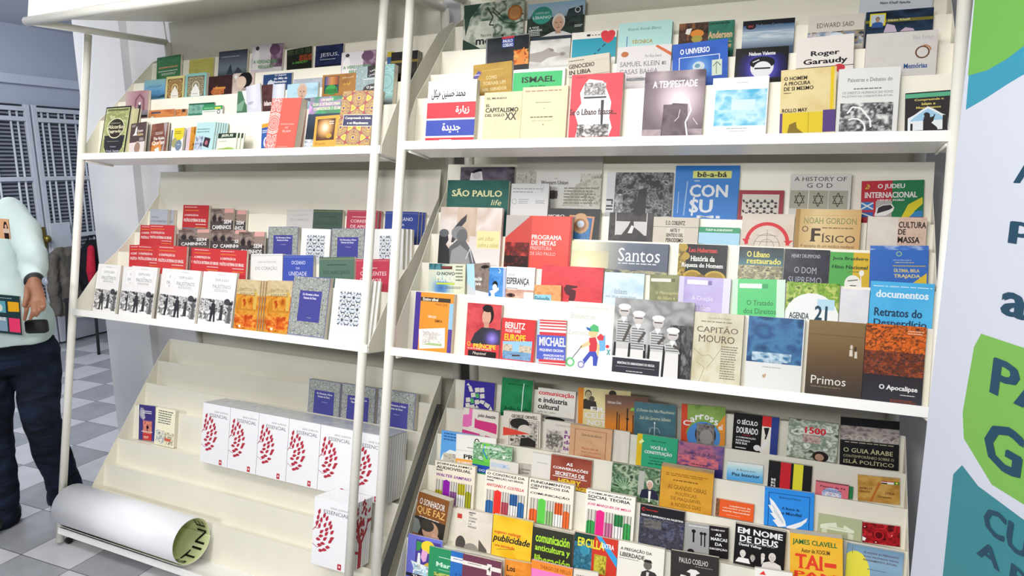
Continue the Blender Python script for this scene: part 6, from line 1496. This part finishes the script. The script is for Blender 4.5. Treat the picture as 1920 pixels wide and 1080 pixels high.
# ------------------------------------------------------------------ the man at the edge
Y_ = Vector((0, 1, 0))


def at(px, py, y):
    return hit_plane(px, py, (0, y, 0), Y_)


FW = Vector((.80, -.60, 0))            # the way he faces
LF = Vector((.60, .80, 0))             # his left
UP = Vector((0, 0, 1))


def ring_loft(bm, rings, seg=20):
    """rings: (centre, axis a, axis b, ra, rb)"""
    R = []
    for c, a, b, ra, rb in rings:
        R.append([bm.verts.new(c + a * (ra * math.cos(2 * math.pi * k / seg)) + b * (rb * math.sin(2 * math.pi * k / seg))) for k in range(seg)])
    for q, w in zip(R, R[1:]):
        for k in range(seg):
            bm.faces.new((q[k], q[(k + 1) % seg], w[(k + 1) % seg], w[k]))
    bm.faces.new(R[0][::-1])
    bm.faces.new(R[-1])


def ball(bm, c, rx, ry=None, rz=None, rot=None, u=16, v=10):
    r = bmesh.ops.create_uvsphere(bm, u_segments=u, v_segments=v, radius=1)
    m = Matrix.Translation(c) @ (rot.to_4x4() if rot else Matrix.Identity(4)) @ Matrix.Diagonal((rx, ry or rx, rz or rx, 1))
    bmesh.ops.transform(bm, matrix=m, verts=r['verts'])


def limb(bm, pts, rs, seg=14):
    for i in range(len(pts) - 1):
        d = (pts[i + 1] - pts[i]).normalized()
        a = d.orthogonal().normalized()
        b = d.cross(a)
        ring_loft(bm, [(pts[i] + (pts[i + 1] - pts[i]) * t, a, b, rs[i] + (rs[i + 1] - rs[i]) * t, rs[i] + (rs[i + 1] - rs[i]) * t) for t in (0, .5, 1)], seg)
    for p, r in zip(pts, rs):
        ball(bm, p, r, u=12, v=8)


def fused(name, bm, m, parent, voxel, smooth=6, inv=None, tex=None):
    bmesh.ops.recalc_face_normals(bm, faces=bm.faces)
    if inv is not None:
        bmesh.ops.transform(bm, matrix=inv, verts=bm.verts)
    o = bm_obj(name, bm, m, parent)
    r = o.modifiers.new('fuse', 'REMESH')
    r.mode = 'VOXEL'
    r.voxel_size = voxel
    r.use_smooth_shade = True
    s = o.modifiers.new('soften', 'SMOOTH')
    s.factor = .5
    s.iterations = smooth
    if tex:
        t = bpy.data.textures.new(name + '_folds', 'CLOUDS')
        t.noise_scale = tex[0]
        t.noise_depth = 2
        d = o.modifiers.new('folds', 'DISPLACE')
        d.texture = t
        d.strength = tex[1]
        d.mid_level = .5
    return o


def cloth(name, c1, c2, scale, rough=.9, stretch=(1, 1, 1), bump=.25, weave=None):
    m = mat(name, c1, rough, spec=.2)
    nt = m.node_tree
    b = nt.nodes['Principled BSDF']
    tc = nt.nodes.new('ShaderNodeTexCoord')
    mp = nt.nodes.new('ShaderNodeMapping')
    mp.inputs['Scale'].default_value = stretch
    n = nt.nodes.new('ShaderNodeTexNoise')
    n.inputs['Scale'].default_value = scale
    n.inputs['Detail'].default_value = 4
    n.inputs['Distortion'].default_value = .8
    r = nt.nodes.new('ShaderNodeValToRGB')
    r.color_ramp.elements[0].position, r.color_ramp.elements[1].position = .38, .72
    r.color_ramp.elements[0].color = (*hexc(c1), 1)
    r.color_ramp.elements[1].color = (*hexc(c2), 1)
    nt.links.new(tc.outputs['Object'], mp.inputs['Vector'])
    nt.links.new(mp.outputs['Vector'], n.inputs['Vector'])
    nt.links.new(n.outputs['Fac'], r.inputs['Fac'])
    nt.links.new(r.outputs['Color'], b.inputs['Base Color'])
    bp = nt.nodes.new('ShaderNodeBump')
    bp.inputs['Strength'].default_value = bump
    bp.inputs['Distance'].default_value = .03
    nt.links.new(n.outputs['Fac'], bp.inputs['Height'])
    nt.links.new(bp.outputs['Normal'], b.inputs['Normal'])
    return m


def man():
    skin = mat('brown_skin', '9a6a50', .5, noise=(18, .08))
    shirt_m = cloth('pale_mint_shirt_cloth', 'cbdedd', 'd6e6e4', 3.0, stretch=(1, 1, .5), bump=.5)
    jean_m = cloth('dark_denim', '0e121d', '212b42', 5.0, stretch=(1, 1, 3), bump=.6)
    shoe_m = mat('black_leather', '17171a', .35, noise=(30, .1))
    hair_m = mat('dark_greying_hair', '2c2826', .7, noise=(60, .3))
    foot_l = hit_plane(126, 946, (0, 0, 0), UP)
    foot_r = hit_plane(8, 985, (0, 0, 0), UP)
    pel = at(20, 640, .06)
    chest = at(-46, 466, .06)
    neck = at(-58, 362, .06)
    head = neck + UP * .20 + FW * .03
    sh_l = chest + LF * .175 + UP * .165
    sh_r = chest - LF * .175 + UP * .165
    el_l = at(61, 474, .13)
    wr_l = at(64, 527, -.03)
    kn_l = at(76, 785, .05)
    hip_l, hip_r = pel + LF * .095 - UP * .05, pel - LF * .095 - UP * .05
    kn_r = (hip_r + foot_r + UP * .09) / 2 + FW * .03
    an_l, an_r = foot_l + UP * .09, foot_r + UP * .09
    wr_r = at(-98, 578, -.10)
    el_r = sh_r.lerp(wr_r, .5) - LF * .10 - FW * .10 - UP * .05
    root = thing('person', 'man in a pale mint shirt and dark jeans holding a dark catalogue', 'person', Matrix.Translation((pel.x, pel.y, 0)))
    inv = Matrix.Translation((-pel.x, -pel.y, 0))
    # body, one surface
    bm = bmesh.new()
    ring_loft(bm, [(pel - UP * .06, LF, FW, .13, .09), (pel + UP * .06, LF, FW, .145, .10), (pel.lerp(chest, .5), LF, FW, .14, .10), (chest, LF, FW, .155, .105), (chest + UP * .10, LF, FW, .14, .085), (chest + UP * .2, LF, FW, .09, .07)])
    limb(bm, [chest + UP * .17, neck + UP * .03, head - UP * .05], [.065, .056, .055])
    ball(bm, head + UP * .02, .078, .095, .115, Matrix((LF, FW, UP)).transposed())
    ball(bm, head - UP * .055 + FW * .025, .058, .065, .06, Matrix((LF, FW, UP)).transposed())
    limb(bm, [head + FW * .092 + UP * .02, head + FW * .112 - UP * .022], [.009, .016])
    ball(bm, head + FW * .085 - UP * .065, .026, .012, .008, Matrix((LF, FW, UP)).transposed())
    for s in (-1, 1):
        ball(bm, head + LF * (.08 * s), .008, .02, .032, Matrix((LF, FW, UP)).transposed())
        ball(bm, head + FW * .086 + LF * (.032 * s) + UP * .043, .024, .008, .007, Matrix((LF, FW, UP)).transposed())
    limb(bm, [sh_l - LF * .03 - UP * .02, el_l, wr_l], [.042, .040, .029])
    limb(bm, [sh_r + LF * .03 - UP * .02, el_r, wr_r], [.042, .040, .029])
    limb(bm, [hip_l, kn_l, an_l, foot_l + UP * .04], [.085, .056, .04, .035])
    limb(bm, [hip_r, kn_r, an_r, foot_r + UP * .04], [.085, .056, .04, .035])

    def hand(w, k_mid, tips, thumb, wid):
        """w wrist, k_mid centre of the knuckles, tips four finger ends, thumb three points, wid vector across the knuckles from index to little finger"""
        d = (k_mid - w)
        nrm = d.normalized().cross(wid.normalized())
        ring_loft(bm, [(w, wid.normalized(), nrm, .027, .022), (w + d * .45, wid.normalized(), nrm, .038, .018), (w + d * .95, wid.normalized(), nrm, .043, .015), (k_mid + d * .06, wid.normalized(), nrm, .041, .011)], 14)
        for i, (t, mid) in enumerate(tips):
            r = (.0092, .0096, .0092, .0082)[i]
            k = k_mid + wid * ((i - 1.5) / 3.0)
            limb(bm, [k - d * .1, mid, mid.lerp(t, .55), t], [r * 1.12, r * 1.02, r * .92, r * .78], 10)
        limb(bm, thumb, [.013, .0115, .0085], 10)
    # left hand: hangs over the catalogue's corner, fingers down
    km = at(66, 563, -.07)
    wid = (at(86, 566, -.05) - at(50, 560, -.09))
    wid = wid.normalized() * .066
    tips = [(at(46, 600, -.10), at(50, 580, -.105)), (at(57, 598, -.10), at(63, 584, -.10)), (at(68, 592, -.09), at(74, 582, -.09)), (at(80, 582, -.07), at(83, 574, -.07))]
    hand(wr_l, km, tips, [wr_l.lerp(km, .35) - wid * .4, at(50, 556, -.10), at(45, 573, -.115)], wid)
    # right hand grips the other end of the catalogue
    kr = at(-78, 592, -.135)
    wr_w = (at(-70, 606, -.13) - at(-84, 576, -.13)).normalized() * .066
    trs = []
    for i in range(4):
        k = kr + wr_w * ((i - 1.5) / 3)
        trs.append((k + Vector((.062, -.030, -.012)), k + Vector((.030, -.030, -.004))))
    hand(wr_r, kr, trs, [wr_r.lerp(kr, .35) - wr_w * .5, kr - wr_w * .55 + Vector((.03, .0, .0)), kr - wr_w * .5 + Vector((.055, .0, -.005))], wr_w)
    fused('body', bm, skin, root, .0045, 4, inv)
    # hair, eyes
    bm = bmesh.new()
    ball(bm, head + UP * .045 - FW * .018, .083, .092, .10, Matrix((LF, FW, UP)).transposed(), 24, 16)
    for v in list(bm.verts):
        p = v.co - head
        if p.z < .045 and p.dot(FW) > -.02 or p.z < -.05:
            bm.verts.remove(v)
    bmesh.ops.transform(bm, matrix=inv, verts=bm.verts)
    bm_obj('hair', bm, hair_m, root, smooth=True)
    ew = mat('eye_white', 'e6e2dc', .2, noise=(9, .02))
    ei = mat('dark_iris', '241812', .2, noise=(9, .02))
    for s in (-1, 1):
        bm = bmesh.new()
        c = head + FW * .081 + LF * (.032 * s) + UP * .027
        ball(bm, c, .012)
        nf = len(bm.faces)
        ball(bm, c + FW * .0075, .006)
        bm.faces.ensure_lookup_table()
        for q in bm.faces[nf:]:
            q.material_index = 1
        bmesh.ops.transform(bm, matrix=inv, verts=bm.verts)
        bm_obj('eye', bm, [ew, ei], root, smooth=True)
    # shirt
    bm = bmesh.new()
    ring_loft(bm, [(pel + UP * .0, LF, FW, .176, .135), (pel + UP * .10, LF, FW, .185, .145), (pel.lerp(chest, .5), LF, FW, .19, .15), (chest, LF, FW, .20, .145), (chest + UP * .10, LF, FW, .195, .125), (chest + UP * .175, LF, FW, .15, .09), (chest + UP * .215, LF, FW, .085, .075)], 28)
    cuff_l = el_l.lerp(wr_l, .90)
    limb(bm, [sh_l - LF * .02, sh_l.lerp(el_l, .5), el_l, el_l.lerp(wr_l, .5), cuff_l], [.070, .066, .058, .055, .047], 18)
    limb(bm, [sh_r + LF * .02, sh_r.lerp(el_r, .5), el_r, el_r.lerp(wr_r, .8)], [.088, .076, .066, .05], 18)
    sh = fused('shirt', bm, shirt_m, root, .009, 6, inv, (.16, .028))
    # collar, button band, pocket
    bm = bmesh.new()
    ring_loft(bm, [(neck - UP * .035, LF, FW, .078, .082), (neck + UP * .015, LF, FW, .066, .072)], 20)
    bmesh.ops.transform(bm, matrix=inv, verts=bm.verts)
    bm_obj('collar', bm, shirt_m, root, smooth=True)
    # trousers
    bm = bmesh.new()
    ring_loft(bm, [(pel + UP * .05, LF, FW, .168, .122), (pel - UP * .05, LF, FW, .18, .135), (pel - UP * .14, LF, FW, .165, .12)], 24)
    limb(bm, [hip_l - UP * .02, kn_l, an_l + UP * .01, foot_l + UP * .055], [.10, .078, .074, .080], 18)
    limb(bm, [hip_r - UP * .02, kn_r, an_r + UP * .01, foot_r + UP * .055], [.10, .078, .072, .078], 18)
    fused('jeans', bm, jean_m, root, .010, 6, inv, (.10, .022))
    # shoes
    for fpos, d in ((foot_l, Vector((.80, .6, 0)).normalized()), (foot_r, Vector((.35, -.94, 0)))):
        side = Vector((-d.y, d.x, 0))
        bm = bmesh.new()
        ring_loft(bm, [(fpos - d * .075 + UP * .05, side, UP, .035, .045), (fpos - d * .03 + UP * .06, side, UP, .045, .055), (fpos + d * .05 + UP * .05, side, UP, .046, .045), (fpos + d * .13 + UP * .038, side, UP, .05, .034), (fpos + d * .185 + UP * .028, side, UP, .03, .022)], 16)
        for v in bm.verts:
            v.co.z = max(.003, v.co.z)
        bmesh.ops.transform(bm, matrix=inv, verts=bm.verts)
        bm_obj('shoe', bm, shoe_m, root, smooth=True)
    # watch and pouch
    d = (wr_l - el_l).normalized()
    a = d.orthogonal().normalized()
    bm = bmesh.new()
    c = wr_l + d * .0
    ring_loft(bm, [(c - d * .011, a, d.cross(a), .039, .036), (c + d * .011, a, d.cross(a), .038, .035)], 24)
    bmesh.ops.transform(bm, matrix=inv, verts=bm.verts)
    wt = bm_obj('wristwatch', bm, M['rubber'], root, smooth=True)
    bm = bmesh.new()
    ball(bm, at(84, 528, -.02) - FW * .0, .018, .008, .018)
    bmesh.ops.transform(bm, matrix=inv, verts=bm.verts)
    bm_obj('watch_face', bm, mat('watch_glass', '8a94a8', .1, noise=(9, .1)), wt, smooth=True)
    bm = bmesh.new()
    p = at(69, 612, -.02)
    add_box(bm, -.045, .045, -.018, .018, -.03, .03, .012)
    bmesh.ops.transform(bm, matrix=Matrix.Translation(p) @ Matrix.Rotation(.5, 4, 'Z'), verts=bm.verts)
    bmesh.ops.transform(bm, matrix=inv, verts=bm.verts)
    bm_obj('belt_pouch', bm, mat('black_pouch_nylon', '121214', .6, noise=(40, .1)), root, smooth=True)
    # catalogue in his hands
    A_ = [at(-62, 558, -.142), at(52, 569, -.088), at(41, 619, -.10), at(-70, 626, -.155)]
    ex = (A_[1] - A_[0])
    w = ex.length
    ex.normalize()
    ez = (A_[0] - A_[3])
    hgt = ez.length
    ez = (ez - ex * ez.dot(ex)).normalized()
    ny = ez.cross(ex)
    c0 = (A_[2] + A_[3]) / 2
    mw = Matrix(((ex.x, ny.x, ez.x, c0.x), (ex.y, ny.y, ez.y, c0.y), (ex.z, ny.z, ez.z, c0.z), (0, 0, 0, 1)))
    art = 'r 0 0 100 100 22383c;m 56 7 88 11 9ab0b0 1;' + 'r 26 14 44 46 b0603a;r 4 14 22 46 6a8a5a;r 60 16 76 46 5a9aa8;e 66 34 5 10 c9cfc4;r 80 16 98 46 d9a020;p 22383c 80 42 98 40 98 46 80 46;r 26 58 46 94 a8503a;r 60 58 77 94 7a94a8;b 62 58 75 66 e8e6dc FELIZ;r 80 58 98 94 d83a64;r 4 58 22 94 c9b03a'
    tg = thing('catalogue', 'dark glossy catalogue with rows of small cover pictures, in the man\'s hands', 'catalogue', mw)
    cm = cover_mesh(w, hgt, .006, '22383c', art, hgt, 1.0)
    link('cover', cm, M['print_gloss'], tg)
    link('page_block', page_mesh(w, hgt, .006), M['pages'], tg)
    # card in the shirt pocket
    P = [at(-8, 408, -.09), at(17, 410, -.08), at(20, 447, -.08)]
    ex = (P[1] - P[0]).normalized()
    w = (P[1] - P[0]).length
    hgt = (P[1] - P[2]).length
    ez = (P[1] - P[2])
    ez = (ez - ex * ez.dot(ex)).normalized()
    ny = ez.cross(ex)
    c0 = (P[0] + P[1]) / 2 - ez * hgt + FW * .035
    mw = Matrix(((ex.x, ny.x, ez.x, c0.x), (ex.y, ny.y, ez.y, c0.y), (ex.z, ny.z, ez.z, c0.z), (0, 0, 0, 1)))
    tg = thing('photo_card', 'small tan photo card of a long-haired woman, in the shirt pocket', 'card', mw)
    cm = cover_mesh(w, hgt, .003, 'd0a078', 'p 2a1c1a 60 100 58 40 66 14 82 14 92 40 94 100;h 76 36 24 2a1c1a d8a890 c9b0a0', hgt, 1.0)
    link('print', cm, M['print_gloss'], tg)


man()


# ------------------------------------------------------------------ chair with a jacket and a backpack, by the far doors
def chair_group():
    blk = mat('black_chair_tube', '1b1b1e', .4, noise=(30, .1))
    sea = mat('black_chair_vinyl', '26262a', .5, noise=(20, .1))
    c = Vector((-4.76, 2.44, 0))
    root = thing('chair', 'black tube-legged chair by the barred doors, a backpack hung on it', 'chair', Matrix.Translation(c))
    sx, sy = .19, .19
    for x in (-1, 1):
        for y in (-1, 1):
            top = .46 if y < 0 else .95
            tube('leg', [(x * (sx + .02), y * (sy + .03) - (0 if y < 0 else -.03), 0), (x * sx, y * sy, .45), (x * sx, y * sy + (.0 if y < 0 else .05), top)], .013, blk, root, 10)
    box('seat', -.21, .21, -.21, .21, .45, .49, sea, root, .015)
    box('backrest', -.20, .20, .20, .225, .68, .95, sea, root, .01)
    jm = cloth('brown_jacket_cloth', '5f5a52', '77716a', 8, bump=.6)
    bm = bmesh.new()
    o = c + Vector((-.325, -.06, 0))
    ring_loft(bm, [(o + Vector((0, 0, .30)), Vector((1, 0, 0)), Vector((0, 1, 0)), .10, .11), (o + Vector((.0, 0, .6)), Vector((1, 0, 0)), Vector((0, 1, 0)), .09, .14), (o + Vector((0, .0, .88)), Vector((1, 0, 0)), Vector((0, 1, 0)), .06, .15), (o + Vector((0, .02, .95)), Vector((1, 0, 0)), Vector((0, 1, 0)), .03, .11)], 18)
    limb(bm, [o + Vector((.03, -.13, .86)), o + Vector((.04, -.17, .62)), o + Vector((.03, -.16, .36))], [.045, .05, .045])
    jroot = thing('jacket', 'brown jacket draped over the outer edge of the chair', 'jacket', Matrix.Translation(o))
    fused('jacket_cloth', bm, jm, jroot, .012, 5, Matrix.Translation(-o), (.08, .03))
    # backpack
    o = c + Vector((.0, .0, .50))
    br = thing('backpack', 'black backpack with red side panels resting on the chair', 'backpack', Matrix.Translation(o))
    bb = cloth('black_nylon', '141418', '202026', 20, bump=.3)
    rr = cloth('red_nylon', 'b02034', 'c02a40', 20, bump=.3)
    bm = bmesh.new()
    X, Y = Vector((1, 0, 0)), Vector((0, 1, 0))
    ring_loft(bm, [(Vector((0, 0, .02)), X, Y, .15, .13), (Vector((0, 0, .25)), X, Y, .165, .15), (Vector((0, .01, .42)), X, Y, .14, .13), (Vector((0, .03, .52)), X, Y, .07, .07)], 22)
    fused('bag_body', bm, bb, br, .014, 6, None, (.1, .02))
    for s in (-1, 1):
        bm = bmesh.new()
        limb(bm, [Vector((.10, s * .12, .06)), Vector((.13, s * .145, .26)), Vector((.10, s * .10, .46))], [.025, .04, .03])
        fused('red_panel', bm, rr, br, .01, 4)
    bm = bmesh.new()
    ring_loft(bm, [(Vector((.13, 0, .05)), Y, Vector((0, 0, 1)), .10, .03), (Vector((.18, 0, .12)), Y, Vector((0, 0, 1)), .10, .09), (Vector((.15, 0, .18)), Y, Vector((0, 0, 1)), .08, .04)], 16)
    fused('front_pocket', bm, bb, br, .01, 4)
    tube('grab_loop', [(-.02, -.04, .51), (-.02, -.02, .56), (-.02, .04, .56), (-.02, .06, .52)], .008, bb, br, 8)
    # carrier bag on the floor
    o = Vector((-4.98, 2.83, 0))
    bg = thing('carrier_bag', 'tan bag slumped on the floor behind the chair legs', 'bag', Matrix.Translation(o))
    bm = bmesh.new()
    ring_loft(bm, [(Vector((0, 0, .0)), X, Y, .09, .09), (Vector((0, 0, .12)), X, Y, .10, .10), (Vector((0, 0, .24)), X, Y, .05, .08)], 16)
    fused('bag_cloth', bm, cloth('tan_canvas', '8a7650', 'a08a60', 14), bg, .01, 3, None, (.06, .02))


chair_group()
bpy.data.objects.remove(TXT_OB)
bpy.data.curves.remove(TXT_CU)
